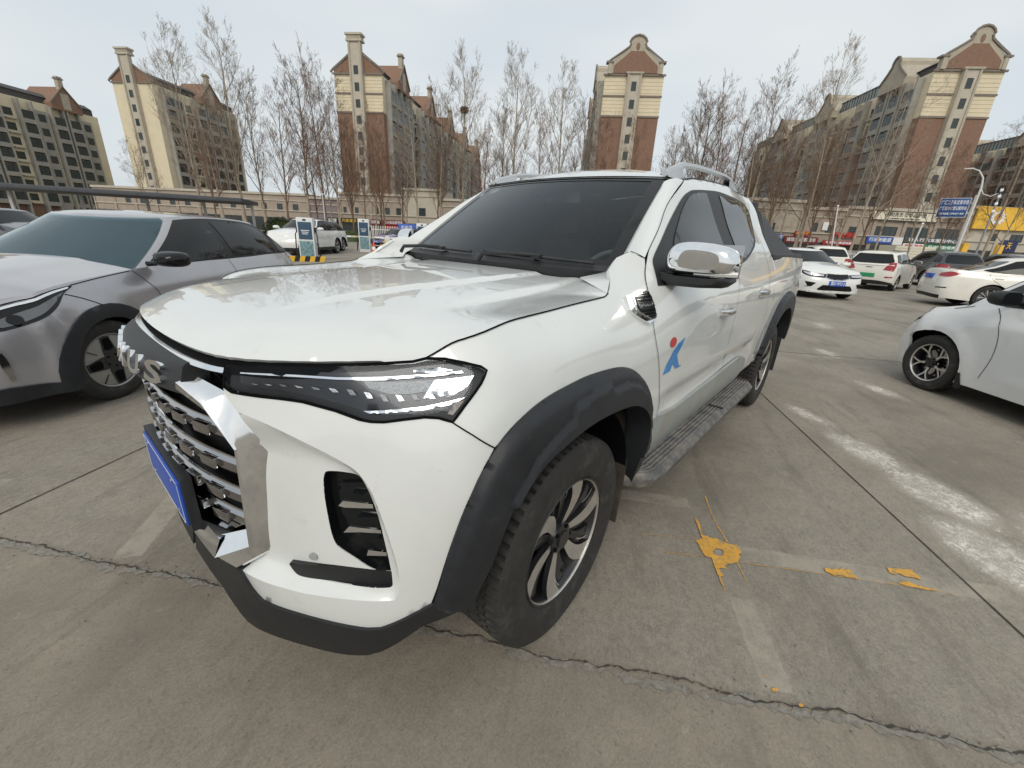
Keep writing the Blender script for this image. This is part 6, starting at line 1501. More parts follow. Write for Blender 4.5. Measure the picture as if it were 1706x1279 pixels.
    w_ = gp('rear_window', rw, S.get('rglass', M_DGLASS), .006); mirror_obj(w_, T)
    # side windows given in (x, z)
    def inv(xx, zz):
        s, t = 1.5, .5
        for _ in range(25):
            q = gh(s, t); e = np.array([xx-q[0], zz-q[2]])
            if np.abs(e).max() < 1e-4: break
            a = gh(s+.002, t); b = gh(s, t+.002); J = np.array([[a[0]-q[0], b[0]-q[0]], [a[2]-q[2], b[2]-q[2]]])/.002
            d_ = np.linalg.solve(J, e); s = float(np.clip(s+np.clip(d_[0],-.2,.2), 1.005, 1.995)); t = float(np.clip(t+np.clip(d_[1],-.2,.2), -.05, 1.))
        return s, t
    for nm, poly, m, o_ in S['side']:
        pl_ = gp(nm, [inv(a, b) for a, b in smooth_poly(poly, True, 3, 40)], {'g': S.get('sglass', M_DGLASS), 'b': M_BLACKP, 'c': M_CHROME, 'k': M_GLOSSB}[m], o_, step=.05); mirror_obj(pl_, T)
    # things drawn on the body sides and ends (u, z)
    for nm, poly, m, o_, th in S.get('marks', ()):
        poly = [( (umax-(9-a)) if a > 5 else ((umin+(a+99)) if a < -50 else a), b) for a, b in poly]
        q = pnl(nm, smooth_poly(poly, True, 3, 40), m, step=.05, thick=th, off=o_); both.append(q)
    for nm, poly, m, o_, th, sd_ in S.get('marks1', ()):
        q = pnl(nm, poly, m, step=.05, thick=th, off=o_)
        if sd_ < 0: mirror_obj(q); bpy.data.objects.remove(q)
    def bodyd(u, z):
        P0 = body(u, z); a = body(u+1e-3, z)-P0; b = body(u, z+1e-3)-P0; n = -np.cross(a, b); n /= np.linalg.norm(n); return P0 + n*float(bd_disp(np.array([u]), np.array([z]))[0])
    for L in S.get('cuts', ()):
        v, f = ribbon(bodyd, [(a, b) for a, b in smooth_poly(L, False, 3)], S.get('cutw', .005), -.003)
        both.append(mesh_obj('panel_gap', v, f, M_MATTB, T))
    for (hx, hz) in S.get('handles', ()):
        q = body(hx, hz); mb = MB(); mb.box(hx-.09, hx+.09, q[1]+.005, q[1]+.035, hz-.014, hz+.014, bev=.008); both.append(mb.build('door_handle', S.get('handle_m', P), T))
    for o in both: mirror_obj(o, T)
    # mirrors
    mx, mz, my = S.get('mirror', (g['bf']-.28, ztop_x(g['bf'])+.03, hw))
    for s in (1, -1):
        mb = MB(); Pp = []
        mk = S.get('mk', 1.)
        for dx, k in ((.085,.30),(.07,.62),(.03,.9),(-.03,1.),(-.07,.97),(-.085,.90)):
            Pp.append([(mx+dx, (my+.10 + .135*mk*k*math.copysign(abs(math.cos(a))**.7, math.cos(a)))*s, mz+.02+.068*k*math.copysign(abs(math.sin(a))**.7, math.sin(a))) for a in np.linspace(0, 2*PI, 17)[:-1]])
        mb.grid(Pp, closed_v=True); mb.add(Pp[0], [tuple(range(16))]); mb.m(1).add(Pp[-1], [tuple(range(16))[::-1]])
        mb.m(0).tube([(mx+.01, (my-.10)*s, mz-.02), (mx+.0, (my-.02)*s, mz-.02), (mx, (my+.06)*s, mz-.0)], .018, 6)
        mb.build('side_mirror', [S.get('mirror_m', P), mat('mirror_glass', (.30,.31,.32), .05, metal=1.)], T, angle=50)
    for nm, args in S.get('boxes', ()):
        mb = MB(); mb.box(*args[:6], bev=args[6]); mb.build(nm, args[7], T)
    for (txt, sz, M, m_, w_, nm) in S.get('texts', ()): text_obj(txt, nm, sz, m_, M, T, extrude=.002, width=w_)
    if S.get('interior'):
        mb = MB(); mb.box(xr+.6, g['bf']-.1, -hw+.1, hw-.1, .4, .5); mb.build('cabin_floor', M_MATTB, T, False)
        for yy in (.36, -.36):
            mb = MB(); xs = g['bf']-1.05; mb.box(xs-.14, xs, yy-.23, yy+.23, .5, 1.08, bev=.05); mb.box(xs-.11, xs-.02, yy-.12, yy+.12, 1.09, 1.24, bev=.035); mb.box(xs-.1, xs+.4, yy-.23, yy+.23, .5, .62, bev=.04); mb.build('seat', S.get('seat_m', M_SEAT), T)
        mb = MB(); mb.box(g['bf']-.55, g['bf']-.15, -hw+.12, hw-.12, .62, ztop_x(g['bf'])-.03, bev=.05); mb.build('dashboard', M_DASH, T)
        mb = MB(); c = Vector((g['bf']-.62, .34, ztop_x(g['bf'])-.08)); ax = Vector((.9,0,.42)).normalized(); u_ = Vector((0,1,0)); v_ = ax.cross(u_)
        mb.tube([c + (u_*math.cos(a) + v_*math.sin(a))*.17 for a in np.linspace(0, 2*PI, 25)[:-1]], .013, 6, closed=True); mb.build('steering_wheel', M_SEAT, T)
    for c in wx:
        for s in (1, -1): wheel(T, c, s*(hw-.115-S.get('tw', .19)/2+.10), R, R, S.get('tw', .19), S.get('rim', R*.66), s, S.get('style', 'five_y'), steer=S.get('steer', 0.) if c == ax0 else 0, ntread=S.get('tread', 36), rim_m=S.get('rim_m'))
    return T
def ends(x, z0, z1, y, out=1, zoff=0.):
    """matrix for lettering on a plate facing out*x"""
    return frame_matrix((x, y, (z0+z1)/2), (0, out, 0), (0,0,1), (out, 0, 0))
P_GREY = mat('silver_grey_paint', (.40,.395,.42), .30, metal=.55, coat=1., coat_rough=.03, noise=.05, nscale=4, dirt=((.28,.25,.22), 6., .6, .25))
P_WHITE = paint('white_car_paint', (.70,.71,.70)); P_CREAMW = paint('warm_white_car_paint', (.72,.70,.64)); P_SILVERW = paint('bluish_white_paint', (.66,.675,.68), rough=.3)
P_DARK = paint('dark_car_paint', (.022,.026,.034), dust=.1); P_BLUEG = paint('slate_car_paint', (.07,.085,.11), dust=.1); P_PURPLE = paint('purple_car_paint', (.10,.085,.19), dust=.15); P_SILV = mat('silver_car_paint', (.40,.41,.41), .3, metal=.6, coat=1.)
M_WSC = glass_mat('car_windscreen', (.50,.68,.72), .012, .85, 1.38)
CG = 'cars parked around the pickup'
# --- grey crossover on the left
SA = dict(ax=-.18, hw=.90, xf=.74, xr=-3.62, wb=2.66, R=.312, zs=.20, tw=.215, rim=.212, style='disc', rim_m=mat('aero_cover_grey', (.33,.32,.30), .45, metal=.5, noise=.06), steer=-.12, tread=64, step=.05,
  top=[(.74,.70),(.55,.78),(.30,.855),(.0,.905),(-.35,.94),(-.65,.965),(-1.2,.975),(-2.2,.985),(-3.0,.99),(-3.62,.97)], crown=.075, nose=.14, tailk=.15, boot=False, clad=.128, fk=1.5,
  gh=dict(bf=-.50, tf=-1.28, br=-3.60, tr=-3.02, hb=.815, ht=.60, bow=.20, rbow=.12, arc=[(-1.25,1.365),(-1.6,1.395),(-2.1,1.40),(-2.6,1.385),(-3.1,1.33),(-3.4,1.25)], rcrown=.035),
  glass=M_WSC, interior=True, seat_m=mat('grey_seat', (.26,.26,.27), .8),
  side=[('window_trim', [(-.60,.965),(-.80,1.07),(-1.05,1.20),(-1.35,1.33),(-1.70,1.376),(-2.1,1.385),(-2.6,1.365),(-2.95,1.31),(-3.20,1.22),(-3.44,1.06),(-3.50,1.0),(-3.0,.985),(-2.0,.975),(-1.2,.968)], 'b', .006),
        ('door_window', [(-.88,.99),(-1.0,1.08),(-1.25,1.23),(-1.50,1.33),(-1.72,1.352),(-1.80,1.352),(-1.86,1.18),(-1.90,.995),(-1.4,.985)], 'g', .010),
        ('door_window', [(-2.02,1.0),(-1.97,1.2),(-1.94,1.355),(-2.2,1.362),(-2.6,1.338),(-2.82,1.29),(-2.90,1.15),(-2.93,1.01)], 'g', .010),
        ('quarter_window', [(-3.03,1.01),(-3.0,1.15),(-2.96,1.25),(-3.15,1.19),(-3.36,1.06),(-3.40,1.015)], 'g', .010)],
  cuts=[[(-.60,.955),(-.64,.90),(-.72,.78),(-.78,.6),(-.78,.42),(-.72,.33)], [(-1.88,.97),(-1.90,.8),(-1.90,.5),(-1.86,.32)], [(.02,.845),(-.08,.80),(-.19,.735)], [(-.06,.896),(-.30,.925),(-.58,.952)], [(-.05,.892),(.10,.872),(.30,.835),(.50,.775)]],
  handles=[(-1.68,.80),(-2.55,.81)], mirror=(-.80,1.02,.90), mirror_m=M_GLOSSB, crease=[([(-.3,.80),(-3.3,.86)], .012, .08)],
  marks=[('headlight', [(-.06,.895),(.06,.878),(.22,.845),(.40,.80),(.56,.74),(.62,.70),(.55,.665),(.42,.665),(.28,.70),(.12,.78),(.02,.85),(-.06,.885)], M_GLOSSB, .004, .01),
         ('headlight_bowl', [(.02,.858),(.18,.815),(.34,.76),(.50,.705),(.42,.685),(.30,.715),(.15,.79)], mat('lamp_smoke', (.16,.165,.17), .25, metal=.7), .007, 0),
         ('projector', [(.36+.035*math.cos(a), .722+.030*math.sin(a)) for a in np.linspace(0, 2*PI, 13)[:-1]], M_DGLASS, .011, 0),
         ('daylight_strip', [(-.03,.885),(.15,.858),(.40,.795),(.55,.735),(.56,.725),(.40,.782),(.15,.845),(-.02,.875)], M_CHROME, .009, 0),
         ('air_intake', [(.46,.60),(.42,.58),(.40,.50),(.44,.40),(.50,.42),(.60,.48),(.72,.52),(.72,.60)], M_GREY, -.006, 0),
         ('intake_blade', [(.485,.565),(.465,.48),(.455,.36),(.475,.35),(.50,.45),(.505,.57)], M_CHROMED, .010, .01)])
CA = build_car(SA, 'parked_car', 'silver-grey crossover with black mirror and four-pocket wheel covers, parked left of the pickup', CG, 1.43, -3.39, 42, P_GREY)
# --- white saloon whose nose enters at the right edge
SH = dict(ax=.19, hw=.88, xf=.96, xr=-3.45, wb=2.55, R=.298, zs=.19, tw=.19, rim=.200, style='five_y', tread=40, gap=.055, step=.05, steer=.05,
  top=[(.96,.57),(.84,.66),(.62,.78),(.45,.84),(.28,.88),(.05,.925),(-.3,.955),(-1.0,.97),(-2.2,.985),(-2.9,.99),(-3.45,.95)], crown=.07, nose=.20, fk=1.6,
  gh=dict(bf=.52, tf=-.02, br=-3.10, tr=-2.35, hb=.79, ht=.57, bow=.24, rbow=.12, arc=[(-.20,1.32),(-.70,1.37),(-1.2,1.39),(-1.8,1.38),(-2.4,1.31),(-2.6,1.27)], rcrown=.04),
  side=[('window_trim', [(.20,.955),(.07,1.06),(-.12,1.18),(-.36,1.29),(-.80,1.345),(-1.3,1.362),(-1.8,1.352),(-2.3,1.27),(-2.7,1.08),(-2.8,1.0),(-2.0,.985),(-1.0,.972)], 'b', .006),
        ('door_window', [(-.20,.99),(-.26,1.10),(-.42,1.24),(-.75,1.31),(-1.2,1.335),(-1.40,1.335),(-1.45,1.0)], 'g', .010), ('door_window', [(-1.55,1.0),(-1.50,1.335),(-1.8,1.325),(-2.25,1.24),(-2.5,1.1),(-2.55,1.01)], 'g', .010)],
  cuts=[[(-.19,.945),(-.28,.86),(-.36,.7),(-.38,.5),(-.34,.30)], [(.19,.88),(.10,.905),(.02,.93)], [(-1.45,.96),(-1.47,.5),(-1.44,.3)], [(.50,.58),(.56,.62),(.60,.68)]],
  handles=[(-1.28,.79),(-2.25,.80)], handle_m=P_SILVERW, mirror=(-.31,1.03,.85), mk=.72, mirror_m=M_BLACKP, crease=[([(-.0,.80),(-3.2,.84)], .014, .07), ([(-.40,.36),(-2.2,.33)], .012, .03)],
  marks=[('headlight', [(.36,.865),(.54,.815),(.72,.73),(.88,.66),(.84,.62),(.70,.67),(.52,.76)], M_GLOSSB, .004, .01), ('headlight_bowl', [(.44,.835),(.60,.775),(.80,.68),(.70,.69),(.54,.765)], MATS['lamp_grey'], .008, 0),
         ('mud_flap', [(-.22,.17),(-.19,.30),(-.165,.30),(-.165,.15),(-.20,.14)], M_BLACKP, .01, .01)])
CH = build_car(SH, 'parked_car', 'white saloon with black mirror whose nose enters at the right edge of the photo', CG, -5.56, 2.91, -140, P_SILVERW)
# --- white executive saloon seen from behind
SF = dict(hw=.90, xf=.85, xr=-4.0, wb=2.86, R=.335, zs=.22, tw=.22, rim=.235, style='turbine', tread=24, rim_m=M_SILVER,
  top=[(.85,.66),(.6,.78),(.2,.88),(-.4,.94),(-1.2,.97),(-2.4,.985),(-3.2,1.0),(-3.7,1.03),(-4.0,1.0)], crown=.07, tailk=.12, bcrown=.03,
  gh=dict(bf=-.55, tf=-1.35, br=-3.55, tr=-2.62, hb=.80, ht=.57, bow=.2, rbow=.16, arc=[(-1.3,1.36),(-1.8,1.40),(-2.3,1.38),(-2.7,1.31),(-2.9,1.26)]),
  side=[('window_trim', [(-.75,.99),(-1.1,1.18),(-1.5,1.33),(-1.9,1.365),(-2.35,1.345),(-2.8,1.25),(-3.12,1.12),(-3.13,1.05),(-2.9,1.01),(-1.8,.985)], 'g', .006), ('window_pillar', [(-1.95,1.0),(-2.02,1.0),(-1.95,1.35),(-1.9,1.35)], 'k', .008)],
  cuts=[[(-.8,.95),(-.85,.6),(-.82,.35)], [(-1.98,.97),(-2.0,.6),(-1.95,.35)], [(-3.0,.98),(-2.95,.85),(-2.75,.7),(-2.62,.55)]], handles=[(-1.85,.84),(-2.8,.86)], handle_m=P_CREAMW,
  crease=[([(-.2,.80),(-3.9,.88)], .014, .06)],
  marks=[('tail_lamp', [(-3.58,.925),(-3.72,.965),(-3.86,.975),(-99+.48,.92),(-99+.46,.84),(-3.95,.83),(-3.80,.84)], M_TAILR, .006, .01), ('rear_reflector', [(-3.80,.52),(-99+.62,.51),(-99+.62,.54),(-3.80,.55)], M_GLOSSB, .004, 0), ('diffuser', [(-3.9,.22),(-99,.24),(-99,.34),(-3.9,.32)], M_BLACKP, .006, .01)],
  boxes=[('licence_plate', (-4.0,-3.93,-.22,.22,.755,.885,.004,M_PLATEB))], mirror=(-.85,1.05,.90))
CF = build_car(SF, 'parked_car', 'warm white executive saloon seen from behind, in front of the silver car roof', CG, -17.31+.0, 3.68, 105, P_CREAMW)
# place it by its rear axle
CF.location = (-17.31 + 2.86*math.cos(math.radians(105)), 3.68 + 2.86*math.sin(math.radians(105)), 0)
# --- white saloon facing us
SB = dict(hw=.88, xf=.83, xr=-3.6, wb=2.65, R=.315, zs=.20, tw=.2, rim=.2, style='five_y', tread=24,
  top=[(.83,.70),(.6,.78),(.3,.84),(-.1,.90),(-.45,.945),(-1.2,.96),(-2.4,.975),(-3.2,1.0),(-3.6,.98)], crown=.08, nose=.10, fk=1.2,
  gh=dict(bf=-.30, tf=-1.05, br=-3.2, tr=-2.4, hb=.80, ht=.58, bow=.2, rbow=.12, arc=[(-1.0,1.34),(-1.5,1.38),(-2.0,1.37),(-2.5,1.29)]),
  side=[('window_trim', [(-.50,.98),(-.8,1.15),(-1.1,1.29),(-1.5,1.345),(-2.0,1.34),(-2.5,1.24),(-2.9,1.05),(-2.2,.99),(-1.4,.985)], 'g', .006)],
  cuts=[[(-.5,.93),(-.58,.6),(-.55,.33)], [(-1.6,.95),(-1.62,.5)]], handles=[(-1.4,.82)],
  marks=[('headlight', [(.30,.80),(.50,.785),(.72,.745),(8.70,.72),(8.66,.62),(.74,.635),(.50,.69),(.36,.75)], M_GLOSSB, .005, .01), ('headlight_bowl', [(.42,.77),(.62,.745),(8.62,.70),(8.60,.66),(.72,.665),(.52,.72)], MATS["lamp_silver"], .009, 0),
         ('radiator_grille', [(8.70,.745),(9,.74),(9,.56),(8.80,.575),(8.64,.63)], M_CHROMED, .006, .01), ('grille_mesh', [(8.72,.728),(9,.722),(9,.585),(8.82,.60),(8.68,.64)], M_GLOSSB, .014, 0),
         ('lower_grille', [(8.50,.30),(8.62,.42),(9,.42),(9,.27),(8.55,.265)], M_GLOSSB, .006, 0), ('fog_vent', [(.60,.50),(8.44,.47),(8.34,.36),(8.12,.34),(.70,.37)], M_GLOSSB, .006, 0), ('front_lip', [(.7,.20),(9,.20),(9,.245),(.7,.25)], P_WHITE, .02, .02)],
  boxes=[('licence_plate', (.80,.845,-.23,.21,.40,.54,.004,M_PLATEB))], texts=[('冀G·9F512', .12, ends(.848,.40,.54,-.01), M_LETW, .38, 'plate_lettering')])
_o = (-14.57 - (-.88)*-math.sin(math.radians(38))*-1, 0)
CB = build_car(SB, 'parked_car', 'white saloon facing the camera with a blue plate, beside the rear end of the pickup', CG, -15.15, .13, 36, P_WHITE)
# --- small white hatchback seen from behind
SD = dict(hw=.83, xf=.70, xr=-3.15, wb=2.40, R=.29, zs=.24, tw=.18, rim=.19, style='star', tread=24, rk=.8,
  top=[(.70,.70),(.3,.88),(-.2,.95),(-.6,.97),(-1.5,.98),(-2.5,.99),(-3.15,.98)], tailk=.05, boot=False, shoulder=.7,
  gh=dict(bf=-.30, tf=-.95, br=-3.12, tr=-2.82, hb=.77, ht=.62, bow=.18, rbow=.08, arc=[(-.9,1.38),(-1.4,1.43),(-2.2,1.43),(-2.8,1.39),(-3.0,1.36)], rwin=[(3,.10),(2.5,.10),(2.12,.14),(2.05,.3),(2.12,.6),(2.15,.86),(2.2,.91),(3,.91)]),
  side=[('door_window', [(-.55,1.0),(-.85,1.22),(-1.1,1.34),(-1.45,1.37),(-1.47,1.01)], 'g', .006), ('door_window', [(-1.55,1.01),(-1.55,1.37),(-2.2,1.36),(-2.3,1.2),(-2.32,1.01)], 'g', .006), ('quarter_window', [(-2.42,1.02),(-2.38,1.35),(-2.75,1.31),(-2.80,1.05)], 'g', .006)],
  cuts=[[(-.6,.96),(-.68,.5)], [(-1.5,.97),(-1.5,.4)], [(-2.35,.97),(-2.3,.75),(-2.1,.55)]], handles=[(-1.4,.86),(-2.2,.87)],
  marks=[('tail_lamp', [(-2.95,1.05),(-99+.62,1.05),(-99+.50,.90),(-99+.44,.78),(-3.05,.74),(-2.98,.9)], M_TAILR, .012, .015), ('rear_bumper_vent', [(-3.02,.50),(-99+.55,.49),(-99+.55,.54),(-3.02,.55)], M_TAILR, .006, 0), ('lower_bumper', [(-2.9,.24),(-99,.24),(-99,.38),(-99+.4,.38),(-2.9,.30)], M_BLACKP, .008, .01)],
  boxes=[('licence_plate', (-3.17,-3.10,-.24,.24,.50,.64,.004,M_PLATEG)), ('badge', (-3.14,-3.09,-.10,.10,.85,.88,.006,M_CHROMED)), ('roof_strip', (-2.9,-1.0,.50,.53,1.47,1.50,.008,M_BLACKP)), ('roof_strip', (-2.9,-1.0,-.53,-.50,1.47,1.50,.008,M_BLACKP))], mirror=(-.68,1.06,.83))
hd = math.radians(168)
def rear_place(px, py, wb, h, rear_o): a = math.radians(h); return px + rear_o*math.cos(a), py + rear_o*math.sin(a)
_x, _y = rear_place(-20.9, 1.15, 2.4, 168, 2.75)
CD = build_car(SD, 'parked_car', 'small white hatchback with a green plate seen from behind', CG, _x, _y, 168, P_CREAMW)
SC_ = dict(SD); SC_.update(hw=.89, xf=.8, xr=-3.7, wb=2.65, R=.34, zs=.26, top=[(.8,.8),(.3,.95),(-.3,1.02),(-.7,1.04),(-1.6,1.06),(-2.8,1.08),(-3.7,1.05)],
  gh=dict(bf=-.45, tf=-1.15, br=-3.65, tr=-3.2, hb=.82, ht=.64, bow=.18, rbow=.10, arc=[(-1.1,1.52),(-1.7,1.57),(-2.6,1.56),(-3.2,1.50),(-3.4,1.45)], rwin=[(3,.14),(2.5,.14),(2.15,.16),(2.10,.3),(2.15,.8),(2.25,.9),(3,.9)]),
  side=[('window_trim', [(-.7,1.08),(-1.0,1.28),(-1.3,1.44),(-1.8,1.49),(-2.7,1.48),(-3.2,1.35),(-3.35,1.2),(-3.2,1.12),(-2.0,1.09)], 'g', .006)], cuts=[[(-.8,1.0),(-.88,.5)], [(-1.75,1.04),(-1.75,.45)], [(-2.75,1.04),(-2.6,.7)]], handles=[(-1.6,.92),(-2.6,.93)],
  marks=[('tail_lamp', [(-3.25,1.03),(-3.5,1.04),(-99+.55,1.02),(-99+.52,.90),(-3.5,.90),(-3.3,.93)], M_TAILR, .010, .015), ('lower_bumper', [(-3.3,.26),(-99,.26),(-99,.42),(-3.3,.34)], M_BLACKP, .008, .01)],
  boxes=[('licence_plate', (-3.73,-3.66,-.24,.24,.70,.84,.004,M_PLATEB))], mirror=(-.85,1.14,.89))
_x, _y = rear_place(-26.0, -.7, 0, -158, 3.2)
CC = build_car(SC_, 'parked_car', 'white sport utility car between the white saloon and the small hatchback', CG, _x, _y, -158, P_CREAMW)
_x, _y = rear_place(-26.3, 4.0, 0, -158, 3.2)
CE = build_car(SC_, 'parked_car', 'black sport utility car parked behind the small white hatchback', CG, _x, _y, -158, P_DARK)
_x, _y = rear_place(-27.4, 6.4, 0, -158, 3.2)
CE2 = build_car(SC_, 'parked_car', 'slate grey sport utility car, right of the black one', CG, _x, _y, -158, P_BLUEG)
_x, _y = rear_place(-23.2, 8.6, 0, 160, 2.6)
CG2 = build_car(SC_, 'parked_car', 'silver car whose roof shows above the white executive saloon at the right edge', CG, _x, _y, 160, P_SILV)
# --- white electric crossover by the chargers
SI = dict(SA); SI.update(ax=-.10, hw=.90, R=.33, rim=.225, style='star', rim_m=M_RIMS, tread=24, step=.08, interior=False, glass=M_DGLASS, clad=.055, seat_m=M_SEAT,
   mirror_m=P_WHITE)
CI = build_car(SI, 'parked_car', 'white electric crossover parked behind the charging posts, left of the pickup', CG, -7.5, -19.6, 40, P_WHITE); CI.scale = (1.07, 1.07, 1.15)
CI2 = build_car(SI, 'parked_car', 'white crossover mostly hidden behind the white electric crossover', CG, -8.9, -21.9, 36, P_WHITE); CI2.scale = (1.05, 1.05, 1.13)
CJ = build_car(SB, 'parked_car', 'purple car in front of the blue notice board, left of the windscreen', CG, -16.4, -25.6, 12, P_PURPLE)
CL1 = build_car(SB, 'parked_car', 'black car seen over the roof of the grey crossover', CG, .3, -19.5, 120, P_DARK)
CL2 = build_car(SC_, 'parked_car', 'white car seen over the bonnet of the grey crossover, at the far left edge', CG, 3.0, -13.5, -140, P_WHITE)

# ---------------------------------------------------------------- bare trees
M_BARKW = mat('pale_bark', (.33,.275,.21), .9, noise=.25, nscale=3)
M_BARKB = mat('brown_bark', (.175,.120,.082), .9, noise=.25, nscale=3)
M_BARKR = mat('reddish_twigs', (.22,.135,.095), .9, noise=.2, nscale=3)
def tree_meshes(seed, H, kind):
    """trunk mesh and crown mesh (limbs, branches, twigs) of a leafless tree"""
    rg = random.Random(seed); tv, tf, cv, cf = [], [], [], []
    def seg(v, f, pts, rad, n):
        base = len(v); prev = None
        for i, p in enumerate(pts):
            d = (pts[min(i+1, len(pts)-1)] - pts[max(i-1, 0)]); d = d.normalized() if d.length else Vector((0,0,1))
            u = d.orthogonal().normalized() if prev is None else (prev - d*prev.dot(d)).normalized(); prev = u; w_ = d.cross(u)
            for k in range(n): a = 2*PI*k/n; v.append(tuple(p + (u*math.cos(a) + w_*math.sin(a))*rad[i]))
        for i in range(len(pts)-1):
            for k in range(n): f.append((base+i*n+k, base+i*n+(k+1)%n, base+(i+1)*n+(k+1)%n, base+(i+1)*n+k))
    poplar = kind == 'poplar'
    def grow(p, d, L, r, lvl):
        n = 5 if lvl < 2 else 3; pts = [p.copy()]; rad = [r]; q = p.copy(); dd = d.copy(); m = 6 if lvl == 0 else (5 if lvl == 1 else 3)
        for i in range(m):
            dd = (dd + Vector((rg.gauss(0,.08), rg.gauss(0,.08), rg.gauss(.03 if lvl else 0,.04) + (.10 if lvl else 0)))*(1 if lvl else .35)).normalized()
            q = q + dd*L/m; pts.append(q.copy()); rad.append(max(.0055, r*(1-(i+1)/m*(.75 if lvl else .80))))
        if lvl == 0: seg(tv, tf, pts, rad, 8)
        else: seg(cv, cf, pts, rad, 4 if lvl == 1 else 3)
        if lvl >= 4: return
        nb = {0: 17 if poplar else 9, 1: 9, 2: 6, 3: 4}[lvl]
        for i in range(nb):
            t = (.20 + .80*(i+.5)/nb) if lvl == 0 else rg.uniform(.18, 1.); 
            if lvl == 0 and not poplar: t = .28 + .62*(i+.5)/nb
            j = min(m-1, int(t*m)); a = pts[j].lerp(pts[j+1], t*m-j); ax = (pts[j+1]-pts[j]).normalized(); az = rg.uniform(0, 2*PI) if lvl else i*2.4 + rg.uniform(-.4,.4)
            u = ax.orthogonal().normalized(); w_ = ax.cross(u); side_ = u*math.cos(az) + w_*math.sin(az)
            sp = math.radians(rg.uniform(24, 46) if poplar else rg.uniform(32, 60)); nd = (ax*math.cos(sp) + side_*math.sin(sp)).normalized()
            rr = rad[j]*(.42 if lvl == 0 else .55)
            if lvl == 0: LL = H*(.42 - .24*t if poplar else .46 - .20*t)*rg.uniform(.8,1.15)
            else: LL = L*(.50 if lvl == 1 else .55)*rg.uniform(.6,1.15)*(1.1-.45*t)
            grow(a, nd, LL, max(.007, rr), lvl+1)
    grow(Vector((0,0,0)), Vector((0,0,1)), H*.96, H*.0105, 0)
    def mk(nm, v, f): me = bpy.data.meshes.new(nm); me.from_pydata(v, [], f); me.polygons.foreach_set('use_smooth', [True]*len(f)); return me
    return mk('trunk', tv, tf), mk('crown', cv, cf)
PROTO = []
for i, (sd_, k, mt) in enumerate(((1,'poplar',M_BARKW),(2,'poplar',M_BARKB),(3,'plane',M_BARKW),(4,'poplar',M_BARKR),(5,'plane',M_BARKB))):
    a, b = tree_meshes(sd_, 15., k); a.materials.append(M_BARKW if mt is not M_BARKR else M_BARKB); b.materials.append(mt); PROTO.append((a, b))
TREES = [(-13.0,-50,9,3),(-14.9,-62.8,18,0),(-15.6,-56.8,12,4),(-18.8,-59.7,19,0),(-20.9,-58.9,15,1),(-21.7,-54.5,14,3),(-24.2,-54.5,17,1),(-24.9,-51.4,16,3),(-26.1,-50.3,15,1),(-28.1,-47.8,11,3),(-32.3,-50.8,11,3),(-32.4,-43.2,14,2),(-34.8,-49.7,12,3),(-34.1,-41.2,15,1),(-37.2,-40.0,18,0),(-39.8,-40.0,12,3),(-40.2,-37.0,14,1),(-40.5,-34.9,18,0),(-38.7,-29.4,12,3),(-44.0,-30.9,17,0),(-42.8,-27.5,14,1),(-44.1,-24.9,12,3),(-51.8,-19.9,12,3),(-49.9,-17.4,14,1),(-50.6,-16.8,15,1),(-50.3,-14.5,14,3),(-53.4,-13.7,14,3),(-53.4,-11.7,16,1),(-55.4,-12.6,12,4),(-57.4,-10.3,13,4),(-60.6,-7.2,19,0),(-55.5,-8.1,13,2),(-56.3,-6.7,13,4),(-58.8,.3,11,4),(-63.2,3.1,11,4),(-61.3,8.4,13,4),(-64.0,9.6,9,4),(-75.4,7.6,8,1),(-9,-56,8,4),(-46,-22,12,3),(-29.6,-46,12,3),(-48.9,-1.25,13,2),(-36.5,-36,11,3),(-31,-56,13,1),(-27,-58,12,3),(-47.5,-10.,11,4),(-51.5,-5.5,11,4),(-30.5,-49.5,12,4),(-33.5,-47,11,4),(-36.2,-44,12,3),(-26.5,-53,11,4),(-28.8,-52,12,3),(-54.6,-9.4,13,3),(-57.5,-5.6,12,3),(-59.5,-3.2,12,4),(-53.0,-15.6,11,4),(-62.5,-1.2,12,3),(-49.5,-19.5,11,3),(-55.0,-3.5,10,3),(-61.5,5.2,10,3),(-66.0,4.4,11,4)]
HOW = ['tall bare poplar with pale twigs', 'bare poplar with brown twigs', 'bare spreading tree with pale limbs', 'bare poplar with reddish twigs', 'bare spreading tree with brown branches']
def side_words(x, y):
    az = math.degrees(math.atan2(y-1.5, x-1.0)); az = az if az < 0 else az-360
    for lim, wds in ((-113,'behind the grey crossover'),(-119,'left of the brick apartment block'),(-125,'in front of the brick apartment block'),(-131,'beside the square stone corner block'),(-147,'in the open sky above the windscreen'),(-156,'beside the tower above the pickup'),(-166,'between the tower and the right-hand block'),(-176,'in front of the right-hand apartment block')):
        if az > lim: return wds
    return 'near the right edge of the photo'
for i, (x, y, h, k) in enumerate(TREES):
    t = tag(empty('bare_tree', (x, y, 0), i*1.7), HOW[k] + ' ' + side_words(x, y), 'tree', 'bare trees between the car park and the apartment blocks'); s = h/14.4; rg = random.Random(i)
    for me in PROTO[k]:
        o = bpy.data.objects.new(me.name, me); COL.objects.link(o); o.parent = t; w = s*rg.uniform(.78,1.0); o.scale = (w, w, s)
